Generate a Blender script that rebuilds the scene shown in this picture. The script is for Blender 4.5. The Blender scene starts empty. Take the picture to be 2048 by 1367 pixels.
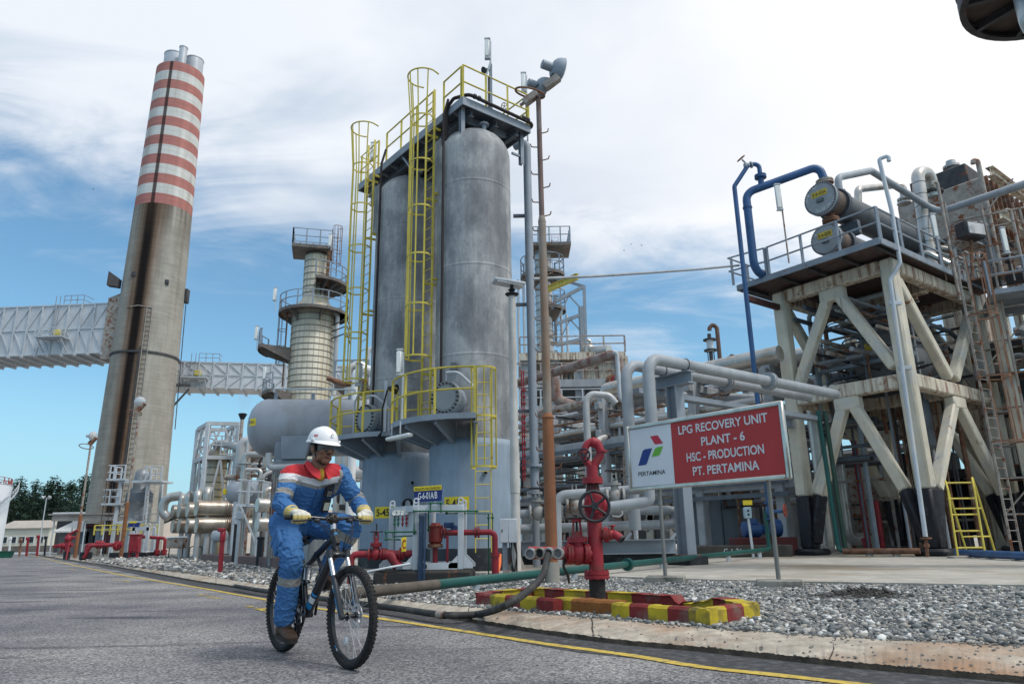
import bpy,math,random
import numpy as np
from mathutils import Vector,Matrix
random.seed(7)
SC = bpy.context.scene
COL = SC.collection
PI = math.pi
rad = math.radians

# ------------------------------------------------------------------ camera
FOC,PITCH,ROLL,CAMH = 1430.0,rad(15.5),rad(0.93),0.8
_r0 = Vector((1,0,0)); CF = Vector((0,math.cos(PITCH),math.sin(PITCH))); _u0 = Vector((0,-math.sin(PITCH),math.cos(PITCH)))
CR = _r0 * math.cos(ROLL) - _u0 * math.sin(ROLL)
CU = _u0 * math.cos(ROLL) + _r0 * math.sin(ROLL)
CPOS = Vector((0,0,CAMH))
cam = bpy.data.cameras.new('camera'); camo = bpy.data.objects.new('camera',cam); COL.objects.link(camo)
cam.sensor_width = 36.0; cam.lens = FOC / 2048 * 36.0; cam.clip_start = 0.05; cam.clip_end = 6000
camo.matrix_world = Matrix(((CR.x,CU.x,-CF.x,0),(CR.y,CU.y,-CF.y,0),(CR.z,CU.z,-CF.z,CAMH),(0,0,0,1)))
SC.camera = camo
SC.view_settings.view_transform = 'Standard'; SC.view_settings.look = 'None'
SC.view_settings.exposure = 0.42; SC.view_settings.gamma = 1.0

def ray(px,py): return CF + CR * ((px - 1024) / FOC) + CU * ((683 - py) / FOC)
def at(px,py,Y):                       # a point at forward distance Y seen at a pixel of the 2048 wide photograph
 d = ray(px,py); return CPOS + d * (Y / d.y)
def gnd(px,py,z=0.0):                  # a point at height z
 d = ray(px,py); return CPOS + d * ((z - CAMH) / d.z)
def onplane(px,py,p,n):               # a point on the plane through p with normal n
 d = ray(px,py); return CPOS + d * (((Vector(p) - CPOS).dot(n)) / d.dot(n))

# ------------------------------------------------------------------ world and sun
SUN_EL,SUN_AZ = rad(56),rad(118)       # azimuth clockwise from +Y
W = bpy.data.worlds.new('World'); SC.world = W; W.use_nodes = True
wn,wl = W.node_tree.nodes,W.node_tree.links
wn.clear()
def N(t,nt=None,**kw):
 n = (nt or wn).new(t)
 for k,v in kw.items(): setattr(n,k,v)
 return n
def world_sky():
 out = N('ShaderNodeOutputWorld'); bg = N('ShaderNodeBackground'); bg.inputs['Strength'].default_value = 0.1
 sky = N('ShaderNodeTexSky'); sky.sky_type = 'NISHITA'; sky.sun_disc = False
 sky.sun_elevation = SUN_EL; sky.sun_rotation = SUN_AZ; sky.air_density = 1.0; sky.dust_density = 1.6; sky.ozone_density = 1.5
 tc = N('ShaderNodeTexCoord'); sep = N('ShaderNodeSeparateXYZ'); wl.new(tc.outputs['Generated'],sep.inputs[0])
 def math_(op,a,b=None,clamp=False):
  m = N('ShaderNodeMath',operation=op); m.use_clamp = clamp
  for i,v in enumerate((a,b)):
   if v is None: continue
   if isinstance(v,(int,float)): m.inputs[i].default_value = v
   else: wl.new(v,m.inputs[i])
  return m.outputs[0]
 zc = math_('ADD',math_('MAXIMUM',sep.outputs[2],0.0),0.16)
 comb = N('ShaderNodeCombineXYZ')
 wl.new(math_('DIVIDE',sep.outputs[0],zc),comb.inputs[0]); wl.new(math_('DIVIDE',sep.outputs[1],zc),comb.inputs[1])
 comb.inputs[2].default_value = 3.7
 def noise(scale,detail,rough,dist,sx=1,sy=1,rot=0,off=0):
  mp = N('ShaderNodeMapping'); mp.inputs['Scale'].default_value = (sx,sy,1); mp.inputs['Rotation'].default_value = (0,0,rot)
  mp.inputs['Location'].default_value = (off,off * .7,0)
  wl.new(comb.outputs[0],mp.inputs[0])
  n = N('ShaderNodeTexNoise'); n.inputs['Scale'].default_value = scale; n.inputs['Detail'].default_value = detail
  n.inputs['Roughness'].default_value = rough; n.inputs['Distortion'].default_value = dist
  wl.new(mp.outputs[0],n.inputs['Vector']); return n.outputs['Fac']
 n1 = noise(0.9,6,.55,.6,1,1.25,.35,SKY1)      # big banks
 n2 = noise(2.6,8,.62,1.0,.55,1.5,.5,2.0)      # wisps
 # elevation, with the clear band climbing towards the left
 el = math_('ADD',sep.outputs[2],math_('MULTIPLY',sep.outputs[0],.19))
 a = math_('MULTIPLY',math_('SUBTRACT',el,SKYEL),5.0)
 b = math_('MULTIPLY',math_('SUBTRACT',n1,.5),2.6)
 c = math_('MULTIPLY',math_('SUBTRACT',n2,.5),1.7)
 mask = math_('ADD',math_('ADD',a,b),c)
 ramp = N('ShaderNodeMapRange'); ramp.interpolation_type = 'SMOOTHSTEP'
 ramp.inputs['From Min'].default_value = -.35; ramp.inputs['From Max'].default_value = .75
 wl.new(mask,ramp.inputs['Value'])
 # clear sky: the sky texture, a little bluer; paler towards the horizon
 tint = N('ShaderNodeMix',data_type='RGBA',blend_type='MULTIPLY'); tint.inputs['Factor'].default_value = 1.0
 wl.new(sky.outputs[0],tint.inputs['A']); tint.inputs['B'].default_value = SKYTINT
 # cloud colour: white with soft blue grey hollows, brighter to the right (towards the sun)
 n3 = noise(1.7,5,.5,.5,1,1.2,.2,5.3)
 cr = N('ShaderNodeValToRGB'); cr.color_ramp.elements[0].position = .36; cr.color_ramp.elements[1].position = .58
 cr.color_ramp.elements[0].color = (.44,.56,.72,1); cr.color_ramp.elements[1].color = (.84,.89,.96,1)
 wl.new(n3,cr.inputs[0])
 br = N('ShaderNodeMapRange'); br.inputs['From Min'].default_value = -.2; br.inputs['From Max'].default_value = .65
 br.inputs['To Min'].default_value = 0; br.inputs['To Max'].default_value = 1
 wl.new(math_('ADD',sep.outputs[0],math_('MULTIPLY',sep.outputs[2],.35)),br.inputs['Value'])
 cm = N('ShaderNodeMix',data_type='RGBA'); wl.new(br.outputs[0],cm.inputs['Factor'])
 wl.new(cr.outputs[0],cm.inputs['A']); cm.inputs['B'].default_value = (.99,1.0,1.03,1)
 sc = N('ShaderNodeVectorMath',operation='SCALE'); sc.inputs['Scale'].default_value = 7.7
 wl.new(cm.outputs['Result'],sc.inputs[0])
 mx = N('ShaderNodeMix',data_type='RGBA'); wl.new(ramp.outputs[0],mx.inputs['Factor'])
 hz_ = N('ShaderNodeMapRange'); hz_.inputs['From Max'].default_value = .20; hz_.inputs['To Min'].default_value = .85; hz_.inputs['To Max'].default_value = 0.0
 wl.new(sep.outputs[2],hz_.inputs['Value']); pale = N('ShaderNodeMix',data_type='RGBA'); wl.new(hz_.outputs[0],pale.inputs['Factor'])
 wl.new(tint.outputs['Result'],pale.inputs['A']); pale.inputs['B'].default_value = (3.2,5.4,6.9,1)
 wl.new(pale.outputs['Result'],mx.inputs['A']); wl.new(sc.outputs[0],mx.inputs['B'])
 wl.new(mx.outputs['Result'],bg.inputs['Color']); wl.new(bg.outputs[0],out.inputs[0])
SKY1,SKYEL,SKYTINT = 0.0,.330,(.92,1.28,1.30,1)
world_sky()
sun = bpy.data.lights.new('sun','SUN'); sun.energy = 1.5; sun.angle = rad(12); sun.color = (1,.965,.91)
suno = bpy.data.objects.new('sun',sun); COL.objects.link(suno)
_sd = Vector((math.sin(SUN_AZ) * math.cos(SUN_EL),math.cos(SUN_AZ) * math.cos(SUN_EL),math.sin(SUN_EL)))
suno.rotation_euler = _sd.to_track_quat('Z','Y').to_euler()
suno.location = (20,-10,40)

# ------------------------------------------------------------------ mesh builder
def frame_of(d):
 d = Vector(d).normalized()
 u = Vector((0,0,1)) if abs(d.z) < .95 else Vector((1,0,0))
 a = u.cross(d).normalized(); b = d.cross(a).normalized()
 return a,b,d
class MB:
 def __init__(s): s.v = []; s.f = []; s.m = []; s.mi = 0
 def add(s,vs,fs):
  b = len(s.v); s.v.extend([tuple(v) for v in vs]); s.f.extend([tuple(i + b for i in f) for f in fs]); s.m.extend([s.mi] * len(fs)); return s
 def box(s,c,sz,rz=0,R=None):
  c = Vector(c); hx,hy,hz = sz[0] / 2,sz[1] / 2,sz[2] / 2
  if R is None: R = Matrix.Rotation(rz,3,'Z')
  vs = [c + R @ Vector((x * hx,y * hy,z * hz)) for z in (-1,1) for y in (-1,1) for x in (-1,1)]
  return s.add(vs,[(0,2,3,1),(4,5,7,6),(0,1,5,4),(2,6,7,3),(0,4,6,2),(1,3,7,5)])
 def bbox(s,c,sz,b=.02,rz=0,R=None):      # box with chamfered edges
  c = Vector(c)
  if R is None: R = Matrix.Rotation(rz,3,'Z')
  h = [sz[0] / 2,sz[1] / 2,sz[2] / 2]; b = min(b,*[x * .9 for x in h]); vs = []; idx = {}
  for sx in (-1,1):
   for sy in (-1,1):
    for sz_ in (-1,1):
     sg = (sx,sy,sz_)
     for ax in range(3):
      p = [sg[k] * (h[k] if k == ax else h[k] - b) for k in range(3)]
      idx[(sg,ax)] = len(vs); vs.append(c + R @ Vector(p))
  fs = []
  for ax in range(3):
   o = [k for k in range(3) if k != ax]
   for sg in (-1,1):
    q = []
    for a_,b_ in ((-1,-1),(1,-1),(1,1),(-1,1)):
     t = [0,0,0]; t[ax] = sg; t[o[0]] = a_; t[o[1]] = b_; q.append(idx[(tuple(t),ax)])
    fs.append(q)
  for ax in range(3):
   o = [k for k in range(3) if k != ax]
   for a_ in (-1,1):
    for b_ in (-1,1):
     t0 = [0,0,0]; t0[ax] = -1; t0[o[0]] = a_; t0[o[1]] = b_; t1 = list(t0); t1[ax] = 1
     fs.append([idx[(tuple(t0),o[0])],idx[(tuple(t1),o[0])],idx[(tuple(t1),o[1])],idx[(tuple(t0),o[1])]])
  for sx in (-1,1):
   for sy in (-1,1):
    for sz_ in (-1,1): fs.append([idx[((sx,sy,sz_),k)] for k in range(3)])
  return s.add(vs,fs)
 def bar(s,p0,p1,w,h=None,up=None,ch=0):   # solid rectangular bar: h along up, w sideways
  p0,p1 = Vector(p0),Vector(p1); h = h or w; d = (p1 - p0)
  if d.length < 1e-6: return s
  d.normalize(); up = Vector(up) if up else (Vector((0,0,1)) if abs(d.z) < .95 else Vector((0,1,0)))
  a = up.cross(d).normalized(); b = d.cross(a).normalized()
  R = Matrix((a,d,b)).transposed()
  L = (p1 - p0).length
  return s.bbox((p0 + p1) / 2,(w,L,h),ch,R=R) if ch else s.box((p0 + p1) / 2,(w,L,h),R=R)
 def ibeam(s,p0,p1,w,h,t=.02,up=None):
  p0,p1 = Vector(p0),Vector(p1); d = (p1 - p0).normalized()
  up = Vector(up) if up else (Vector((0,0,1)) if abs(d.z) < .95 else Vector((0,1,0)))
  a = up.cross(d).normalized(); b = d.cross(a).normalized()
  s.bar(p0 + b * (h - t) / 2,p1 + b * (h - t) / 2,w,t,b); s.bar(p0 - b * (h - t) / 2,p1 - b * (h - t) / 2,w,t,b)
  return s.bar(p0,p1,t,h - 2 * t,b)
 def tube(s,pts,r,n=10,bend=0,cap=True,closed=False,bn=5):
  pts = [Vector(p) for p in pts]
  if bend and len(pts) > 2:
   q = [pts[0]]
   for i in range(1,len(pts) - 1):
    p,a,b = pts[i],pts[i - 1],pts[i + 1]
    u,v = (a - p),(b - p); lu,lv = u.length,v.length; u.normalize(); v.normalize()
    ang = u.angle(v)
    if ang > PI - .05: q.append(p); continue
    t = min(bend / math.tan(ang / 2),lu * .49,lv * .49)
    A,B = p + u * t,p + v * t
    rr = t * math.tan(ang / 2); cdir = (u + v).normalized(); cen = p + cdir * math.hypot(t,rr)
    a0,b0 = (A - cen).normalized(),(B - cen).normalized(); th = a0.angle(b0)
    for k in range(bn + 1):
     f = k / bn
     q.append(cen + (a0 * math.sin((1 - f) * th) + b0 * math.sin(f * th)) / math.sin(th) * rr if th > .01 else p)
   q.append(pts[-1]); pts = q
  m = len(pts); rs = r if isinstance(r,(list,tuple)) else [r] * m
  if len(rs) != m: rs = [rs[0]] * m
  tang = []
  for i in range(m):
   if closed: d = pts[(i + 1) % m] - pts[i - 1]
   else: d = pts[min(i + 1,m - 1)] - pts[max(i - 1,0)]
   tang.append(d.normalized() if d.length > 1e-9 else Vector((0,0,1)))
  a,b,_ = frame_of(tang[0]); vs = []
  for i in range(m):
   if i:
    q = tang[i - 1].rotation_difference(tang[i]); a = q @ a; a = (a - tang[i] * a.dot(tang[i])).normalized(); b = tang[i].cross(a)
   for k in range(n):
    th = 2 * PI * k / n; vs.append(pts[i] + (a * math.cos(th) + b * math.sin(th)) * rs[i])
  fs = []
  for i in range(m if closed else m - 1):
   j = (i + 1) % m
   for k in range(n): fs.append((i * n + k,i * n + (k + 1) % n,j * n + (k + 1) % n,j * n + k))
  if cap and not closed: fs.append(tuple(reversed(range(n)))); fs.append(tuple((m - 1) * n + k for k in range(n)))
  return s.add(vs,fs)
 def cyl(s,p0,p1,r,r2=None,n=16,cap=True):
  return s.tube([p0,p1],[r,r if r2 is None else r2],n,cap=cap)
 def lathe(s,p0,axis,prof,n=24,cap=True):
  p0 = Vector(p0); a,b,d = frame_of(axis); vs = []
  for t,r in prof:
   for k in range(n):
    th = 2 * PI * k / n; vs.append(p0 + d * t + (a * math.cos(th) + b * math.sin(th)) * max(r,1e-4))
  fs = []
  for i in range(len(prof) - 1):
   for k in range(n): fs.append((i * n + k,i * n + (k + 1) % n,(i + 1) * n + (k + 1) % n,(i + 1) * n + k))
  if cap: fs.append(tuple(reversed(range(n)))); fs.append(tuple((len(prof) - 1) * n + k for k in range(n)))
  return s.add(vs,fs)
 def arc(s,c,axis,R,r,a0=0,a1=2 * PI,n=24,m=8,ref=None):
  a,b,d = frame_of(axis)
  if ref is not None: a = (Vector(ref) - d * Vector(ref).dot(d)).normalized(); b = d.cross(a)
  full = abs(a1 - a0) >= 2 * PI - 1e-6; c = Vector(c)
  pts = [c + (a * math.cos(a0 + (a1 - a0) * i / n) + b * math.sin(a0 + (a1 - a0) * i / n)) * R for i in range(n if full else n + 1)]
  return s.tube(pts,r,m,closed=full)
 def ball(s,c,r,n=12,m=8,R=None):
  r = Vector(r) if not isinstance(r,(int,float)) else Vector((r,r,r)); c = Vector(c); vs = []
  for i in range(m + 1):
   ph = PI * i / m
   for k in range(n):
    p = Vector((math.sin(ph) * math.cos(2 * PI * k / n) * r.x,math.sin(ph) * math.sin(2 * PI * k / n) * r.y,math.cos(ph) * r.z))
    vs.append(c + (R @ p if R else p))
  fs = [(i * n + k,(i + 1) * n + k,(i + 1) * n + (k + 1) % n,i * n + (k + 1) % n) for i in range(m) for k in range(n)]
  return s.add(vs,fs)
 def prism(s,poly,ext):          # polygon (3d points) pushed along ext
  poly = [Vector(p) for p in poly]; ext = Vector(ext); n = len(poly)
  return s.add(poly + [p + ext for p in poly],[tuple(reversed(range(n))),tuple(range(n,2 * n))] + [(i,(i + 1) % n,n + (i + 1) % n,n + i) for i in range(n)])
 def strip(s,rows):               # rows of points of equal length
  n = len(rows[0]); vs = [p for r in rows for p in r]
  return s.add(vs,[(i * n + k,i * n + k + 1,(i + 1) * n + k + 1,(i + 1) * n + k) for i in range(len(rows) - 1) for k in range(n - 1)])
 def flange(s,c,axis,r,t=.04,nb=10,n=18,br=None):
  c = Vector(c); a,b,d = frame_of(axis); s.cyl(c - d * t / 2,c + d * t / 2,r,n=n)
  br = br or r * .075
  for k in range(nb):
   th = 2 * PI * k / nb; p = c + (a * math.cos(th) + b * math.sin(th)) * r * .86
   s.cyl(p - d * (t * .5 + br * 1.3),p + d * (t * .5 + br * 1.3),br,n=6)
  return s
 def wheel(s,c,axis,R,r,spokes=6,hub=None,dish=0):   # hand wheel
  c = Vector(c); a,b,d = frame_of(axis); s.arc(c,axis,R,r,n=28,m=8); hub = hub or R * .18
  s.cyl(c - d * (r * 1.2 + dish),c + d * r * 1.2,hub,n=12)
  for k in range(spokes):
   th = 2 * PI * k / spokes; e = (a * math.cos(th) + b * math.sin(th))
   s.tube([c + e * hub * .8 - d * dish,c + e * R],r * .8,6)
  return s
 def build(s,name,mat,parent=None,sm=40,local=False,label=None):
  me = bpy.data.meshes.new(name); me.from_pydata(s.v,[],s.f)
  if parent is not None and not local:
   o = root_loc(parent)
   if o.length > 0: me.transform(Matrix.Translation(-o))
  mats = mat if isinstance(mat,(list,tuple)) else [mat]
  for m in mats: me.materials.append(m)
  if len(mats) > 1: me.polygons.foreach_set('material_index',s.m)
  me.validate(); me.update()
  import bmesh
  bm = bmesh.new(); bm.from_mesh(me); bmesh.ops.recalc_face_normals(bm,faces=bm.faces); bm.to_mesh(me); bm.free()
  if sm:
   me.polygons.foreach_set('use_smooth',[True] * len(me.polygons)); me.set_sharp_from_angle(angle=rad(sm))
  ob = bpy.data.objects.new(name,me); COL.objects.link(ob)
  if parent is not None: ob.parent = parent
  if label: ob['label'] = label
  return ob
LOCS = {}
def root_loc(o):
 while o.parent is not None: o = o.parent
 return LOCS.get(o.name,Vector((0,0,0)))
def thing(name,label,cat,loc=(0,0,0),group=None):
 o = bpy.data.objects.new(name,None); COL.objects.link(o); o.location = loc; o.empty_display_size = .2
 LOCS[o.name] = Vector(loc); return tag(o,label,cat,group)
def tag(o,label=None,cat=None,group=None,kind=None):
 for k,v in (('label',label),('category',cat),('group',group),('kind',kind)):
  if v: o[k] = v
 return o
KIDS = {}
def dup(root,loc,rz=0,label=None,scale=None):
 def cp(o,par):
  c = o.copy(); COL.objects.link(c); c.parent = par
  for ch in list(o.children): cp(ch,c)
  return c
 r = cp(root,None); r.location = loc; r.rotation_euler = (0,0,rz); LOCS[r.name] = Vector(loc)
 if scale: r.scale = (scale,) * 3 if isinstance(scale,(int,float)) else scale
 if label: r['label'] = label
 return r
def lettering(txt,c,right,up,h,mat,parent,width=None,name='lettering',bold=0.0,ext=.002,align='CENTER'):
 cu = bpy.data.curves.new('txt','FONT'); cu.body = txt; cu.align_x = align; cu.align_y = 'CENTER'; cu.size = 1; cu.offset = bold; cu.extrude = 0
 to = bpy.data.objects.new('txt',cu); me = bpy.data.meshes.new_from_object(to)
 bpy.data.objects.remove(to); bpy.data.curves.remove(cu)
 co = np.empty(len(me.vertices) * 3); me.vertices.foreach_get('co',co); co = co.reshape(-1,3)
 lo,hi = co.min(0),co.max(0)
 k = h / (hi[1] - lo[1]); kx = (width / (hi[0] - lo[0])) if width else k
 right,up = Vector(right).normalized(),Vector(up).normalized(); nn = right.cross(up)
 cx = (lo[0] + hi[0]) / 2 if align == 'CENTER' else lo[0]; cy = (lo[1] + hi[1]) / 2
 mb = MB(); c = Vector(c)
 mb.add([c + right * ((x - cx) * kx) + up * ((y - cy) * k) + nn * ext for x,y,z in co],[tuple(p.vertices) for p in me.polygons])
 bpy.data.meshes.remove(me)
 return mb.build(name,mat,parent,sm=0)

# ------------------------------------------------------------------ materials
MATS = {}
def mat(name,col,rough=.55,metal=0.0,var=.14,vs=2.5,col2=None,c2=.0,c2s=1.2,c2z=1.0,rust=0.0,rs=1.6,streak=0.0,bump=0.0,bs=40,coord='Object',rustcol=(.17,.06,.025),spec=.4,grime=0.0):
 if name in MATS: return MATS[name]
 m = bpy.data.materials.new(name); m.use_nodes = True; nt = m.node_tree; nd,lk = nt.nodes,nt.links
 bs_ = nd['Principled BSDF']; bs_.inputs['Roughness'].default_value = rough; bs_.inputs['Metallic'].default_value = metal
 bs_.inputs['Specular IOR Level'].default_value = spec
 tc = nd.new('ShaderNodeTexCoord'); src = tc.outputs[coord]
 oi = nd.new('ShaderNodeObjectInfo'); ad = nd.new('ShaderNodeVectorMath'); ad.operation = 'ADD'
 mu = nd.new('ShaderNodeMath'); mu.operation = 'MULTIPLY'; mu.inputs[1].default_value = 37.0; lk.new(oi.outputs['Random'],mu.inputs[0])
 lk.new(src,ad.inputs[0]); lk.new(mu.outputs[0],ad.inputs[1]); src = ad.outputs[0]
 def noise(scale,det=4,sz=1.0,off=0,rgh=.55):
  mp = nd.new('ShaderNodeMapping'); mp.inputs['Scale'].default_value = (1,1,sz); mp.inputs['Location'].default_value = (off,off * 2,off)
  lk.new(src,mp.inputs[0]); n = nd.new('ShaderNodeTexNoise'); n.inputs['Scale'].default_value = scale; n.inputs['Detail'].default_value = det
  n.inputs['Roughness'].default_value = rgh; lk.new(mp.outputs[0],n.inputs['Vector']); return n.outputs['Fac']
 def mr(x,a,b,c=0.,d=1.):
  r = nd.new('ShaderNodeMapRange'); r.inputs['From Min'].default_value = a; r.inputs['From Max'].default_value = b
  r.inputs['To Min'].default_value = c; r.inputs['To Max'].default_value = d; lk.new(x,r.inputs['Value']); return r.outputs[0]
 def mixc(f,a,b,mode='MIX'):
  x = nd.new('ShaderNodeMix'); x.data_type = 'RGBA'; x.blend_type = mode
  for key,v in (('Factor',f),('A',a),('B',b)):
   if isinstance(v,(int,float)): x.inputs[key].default_value = v
   elif isinstance(v,(tuple,list)): x.inputs[key].default_value = (*v[:3],1)
   else: lk.new(v,x.inputs[key])
  return x.outputs['Result']
 lo = tuple(c * (1 - var) for c in col); hi = tuple(min(1,c * (1 + var)) for c in col)
 c = mixc(mr(noise(vs,6),.3,.7),lo,hi)
 if c2 > 0: c = mixc(mr(noise(c2s,5,c2z,3.1),.62 - c2 * .28,.78 - c2 * .22),c,col2)
 if grime > 0:
  c = mixc(mr(noise(3.0,6,.12,9.3,.65),.45,.8,0,grime),c,tuple(x * .35 for x in col))
 if streak > 0: c = mixc(mr(noise(7,6,.06,5.7,.65),.70 - streak * .36,.80 - streak * .26,0,.9),c,rustcol)
 rg = None
 if rust > 0:
  f = mr(noise(rs,9,1,1.7,.68),.70 - rust * .34,.76 - rust * .28)
  rc = mixc(mr(noise(14,5,1,2.2),.3,.7),tuple(x * .6 for x in rustcol),tuple(x * 1.7 for x in rustcol))
  c = mixc(f,c,rc); rg = mixc(f,(rough,) * 3,(.85,) * 3); lk.new(rg,bs_.inputs['Roughness'])
 lk.new(c,bs_.inputs['Base Color'])
 if bump > 0:
  b = nd.new('ShaderNodeBump'); b.inputs['Strength'].default_value = min(1,bump); b.inputs['Distance'].default_value = .01
  lk.new(noise(bs,5),b.inputs['Height']); lk.new(b.outputs[0],bs_.inputs['Normal'])
 MATS[name] = m; return m

# ------------------------------------------------------------------ materials used all over
M_STEEL = mat('grey_paint',(.25,.29,.34),.5,0,.16,1.5,rust=.14,streak=.0,bump=.15,bs=30)
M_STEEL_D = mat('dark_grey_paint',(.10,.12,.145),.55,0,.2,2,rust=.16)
M_PALE = mat('pale_grey_paint',(.48,.52,.56),.5,0,.12,2,rust=.06,grime=.25)
M_PIPE = mat('grey_pipe_paint',(.33,.36,.39),.48,0,.16,1.6,rust=.10,grime=.35)
M_PIPE_L = mat('pale_pipe_cladding',(.50,.51,.52),.42,.15,.16,1.4,rust=.06,grime=.5)
M_CLAD = mat('aluminium_cladding',(.52,.51,.49),.34,.65,.2,1.2,col2=(.38,.32,.25),c2=.35,c2s=1.6,rust=.10,grime=.3)
M_RUST = mat('rusty_steel',(.20,.10,.06),.85,0,.45,5,col2=(.30,.25,.22),c2=.35,c2s=3,bump=.4,bs=50)
M_RUSTP = mat('rust_worn_paint',(.33,.30,.27),.75,0,.25,3,rust=.55,rs=2.6,bump=.25)
M_ORANGE = mat('rust_orange_primer',(.26,.105,.045),.75,0,.2,4,col2=(.19,.085,.05),c2=.5,c2s=2,c2z=.3,bump=.2)
M_YEL = mat('yellow_paint',(.60,.49,.08),.55,0,.16,3,rust=.2,rs=5,grime=.3)
M_YELP = mat('yellow_plate',(.78,.60,.03),.5,0,.06)
M_RED = mat('red_paint',(.29,.018,.032),.5,0,.25,3,col2=(.17,.035,.03),c2=.4,c2s=5,rust=.24,rs=4,spec=.4,grime=.45,bump=.15,bs=60)
M_BLUEP = mat('blue_pipe_paint',(.035,.10,.24),.45,0,.2,2,rust=.08,grime=.3)
M_GREENP = mat('green_pipe_paint',(.012,.085,.076),.45,0,.18,2,rust=.06)
M_GREEN = mat('green_tube_paint',(.01,.10,.045),.45,0,.2,4,rust=.05)
M_BLACK = mat('black_paint',(.014,.016,.022),.5,0,.3,3,col2=(.06,.06,.065),c2=.2,c2s=5,bump=.2)
M_RUBBER = mat('black_rubber',(.016,.016,.017),.75,0,.25,8)
M_WHITE = mat('white_paint',(.74,.76,.78),.5,0,.06,3,rust=.03,grime=.2)
M_LAMP = mat('lamp_diffuser',(.80,.82,.80),.35,0,.06,4,grime=.3)
M_CABLE = mat('black_cable',(.012,.012,.014),.6,0,.1)
M_CONC = mat('concrete',(.34,.32,.28),.85,0,.16,1.6,col2=(.24,.21,.17),c2=.4,c2s=.9,bump=.3,bs=60,grime=.35)
M_CREAM = mat('cream_fireproofing',(.64,.595,.49),.75,0,.12,1.4,col2=(.52,.53,.52),c2=.35,c2s=1.1,streak=.26,rust=.16,rs=1.6,bump=.35,bs=26,grime=.3)
M_CREAMR = mat('cream_rust_streaked',(.62,.57,.47),.78,0,.14,1.6,streak=.62,rust=.40,rs=1.6,bump=.35,bs=26,grime=.45)
M_DARKST = mat('dark_rusty_steel',(.05,.05,.055),.7,0,.35,3,rust=.30,rs=2)  # rusty dark steel; its tone also paints shade behind rack and frame
M_BOLT = mat('bolt_steel',(.06,.055,.055),.55,.3,.3,20)
M_GLASS = mat('lamp_glass',(.55,.57,.58),.12,.3,.05)

def poly_strip(name,rows,m,kind='structure',sm=30):
 return tag(MB().strip(rows).build(name,m,sm=sm),kind=kind)

# asphalt
def asphalt():
 m = bpy.data.materials.new('asphalt'); m.use_nodes = True; nt = m.node_tree; nd,lk = nt.nodes,nt.links; B = nd['Principled BSDF']
 tc = nd.new('ShaderNodeTexCoord'); src = tc.outputs['Object']
 def nz(sc,det=4,sx=1,sy=1,ty='ShaderNodeTexNoise'):
  mp = nd.new('ShaderNodeMapping'); mp.inputs['Scale'].default_value = (sx,sy,1); lk.new(src,mp.inputs[0])
  n = nd.new(ty); n.inputs['Scale'].default_value = sc
  if ty == 'ShaderNodeTexNoise': n.inputs['Detail'].default_value = det
  lk.new(mp.outputs[0],n.inputs['Vector']); return n
 def ramp(x,stops):
  r = nd.new('ShaderNodeValToRGB'); e = r.color_ramp.elements
  while len(e) < len(stops): e.new(.5)
  for k,(p,c) in enumerate(stops): e[k].position = p; e[k].color = (*c,1)
  lk.new(x,r.inputs[0]); return r.outputs[0]
 def mix(f,a,b,mode='MIX'):
  x = nd.new('ShaderNodeMix'); x.data_type = 'RGBA'; x.blend_type = mode
  for k,v in (('Factor',f),('A',a),('B',b)):
   if isinstance(v,float): x.inputs[k].default_value = v
   elif isinstance(v,tuple): x.inputs[k].default_value = (*v,1)
   else: lk.new(v,x.inputs[k])
  return x.outputs['Result']
 v = nz(75,ty='ShaderNodeTexVoronoi'); vc = v.outputs['Color']
 sep = nd.new('ShaderNodeSeparateColor'); lk.new(vc,sep.inputs[0])
 stone = ramp(sep.outputs[0],[(0,(.07,.072,.076)),(.3,(.18,.182,.188)),(.65,(.275,.276,.28)),(.85,(.37,.37,.365)),(1,(.50,.49,.48))])
 big = ramp(nz(.55,5).outputs['Fac'],[(.38,(.62,.62,.66)),(.6,(1.08,1.06,1.04))])
 c = mix(1.0,stone,big,'MULTIPLY')
 dark = ramp(nz(.8,4,.35,2.6).outputs['Fac'],[(.60,(0,0,0)),(.68,(1,1,1))])
 c = mix(dark,c,mix(1.0,c,(.42,.43,.48),'MULTIPLY'))
 fine = ramp(nz(260,2).outputs['Fac'],[(.3,(.6,.6,.6)),(.7,(1.3,1.3,1.3))])
 c = mix(1.0,c,fine,'MULTIPLY')
 tr = ramp(nz(.16,5,1,1).outputs['Fac'],[(.42,(.80,.80,.83)),(.60,(1.10,1.09,1.07))]); c = mix(1.0,c,tr,'MULTIPLY')
 oil = ramp(nz(1.9,6,1,1.6).outputs['Fac'],[(.66,(1,1,1)),(.73,(.55,.55,.56))]); c = mix(1.0,c,oil,'MULTIPLY')
 lk.new(c,B.inputs['Base Color']); B.inputs['Roughness'].default_value = .85; B.inputs['Specular IOR Level'].default_value = .25
 bp = nd.new('ShaderNodeBump'); bp.inputs['Strength'].default_value = .9; bp.inputs['Distance'].default_value = .006
 inv = nd.new('ShaderNodeMath'); inv.operation = 'SUBTRACT'; inv.inputs[0].default_value = 1; lk.new(v.outputs['Distance'],inv.inputs[1])
 lk.new(inv.outputs[0],bp.inputs['Height']); lk.new(bp.outputs[0],B.inputs['Normal'])
 return m
M_ASPH = asphalt()
M_FRESH = mat('dark_asphalt',(.045,.047,.052),.85,0,.35,60,col2=(.11,.11,.115),c2=.5,c2s=14,bump=.8,bs=140)
M_KERB = mat('stained_kerb_concrete',(.42,.375,.31),.85,0,.28,9,col2=(.33,.20,.12),c2=.48,c2s=1.1,bump=.6,bs=45,grime=.6,rust=.12,rs=1.1)
M_LIP = mat('mossy_kerb_edge',(.05,.043,.033),.95,0,.5,12,bump=.8,bs=60)
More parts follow.
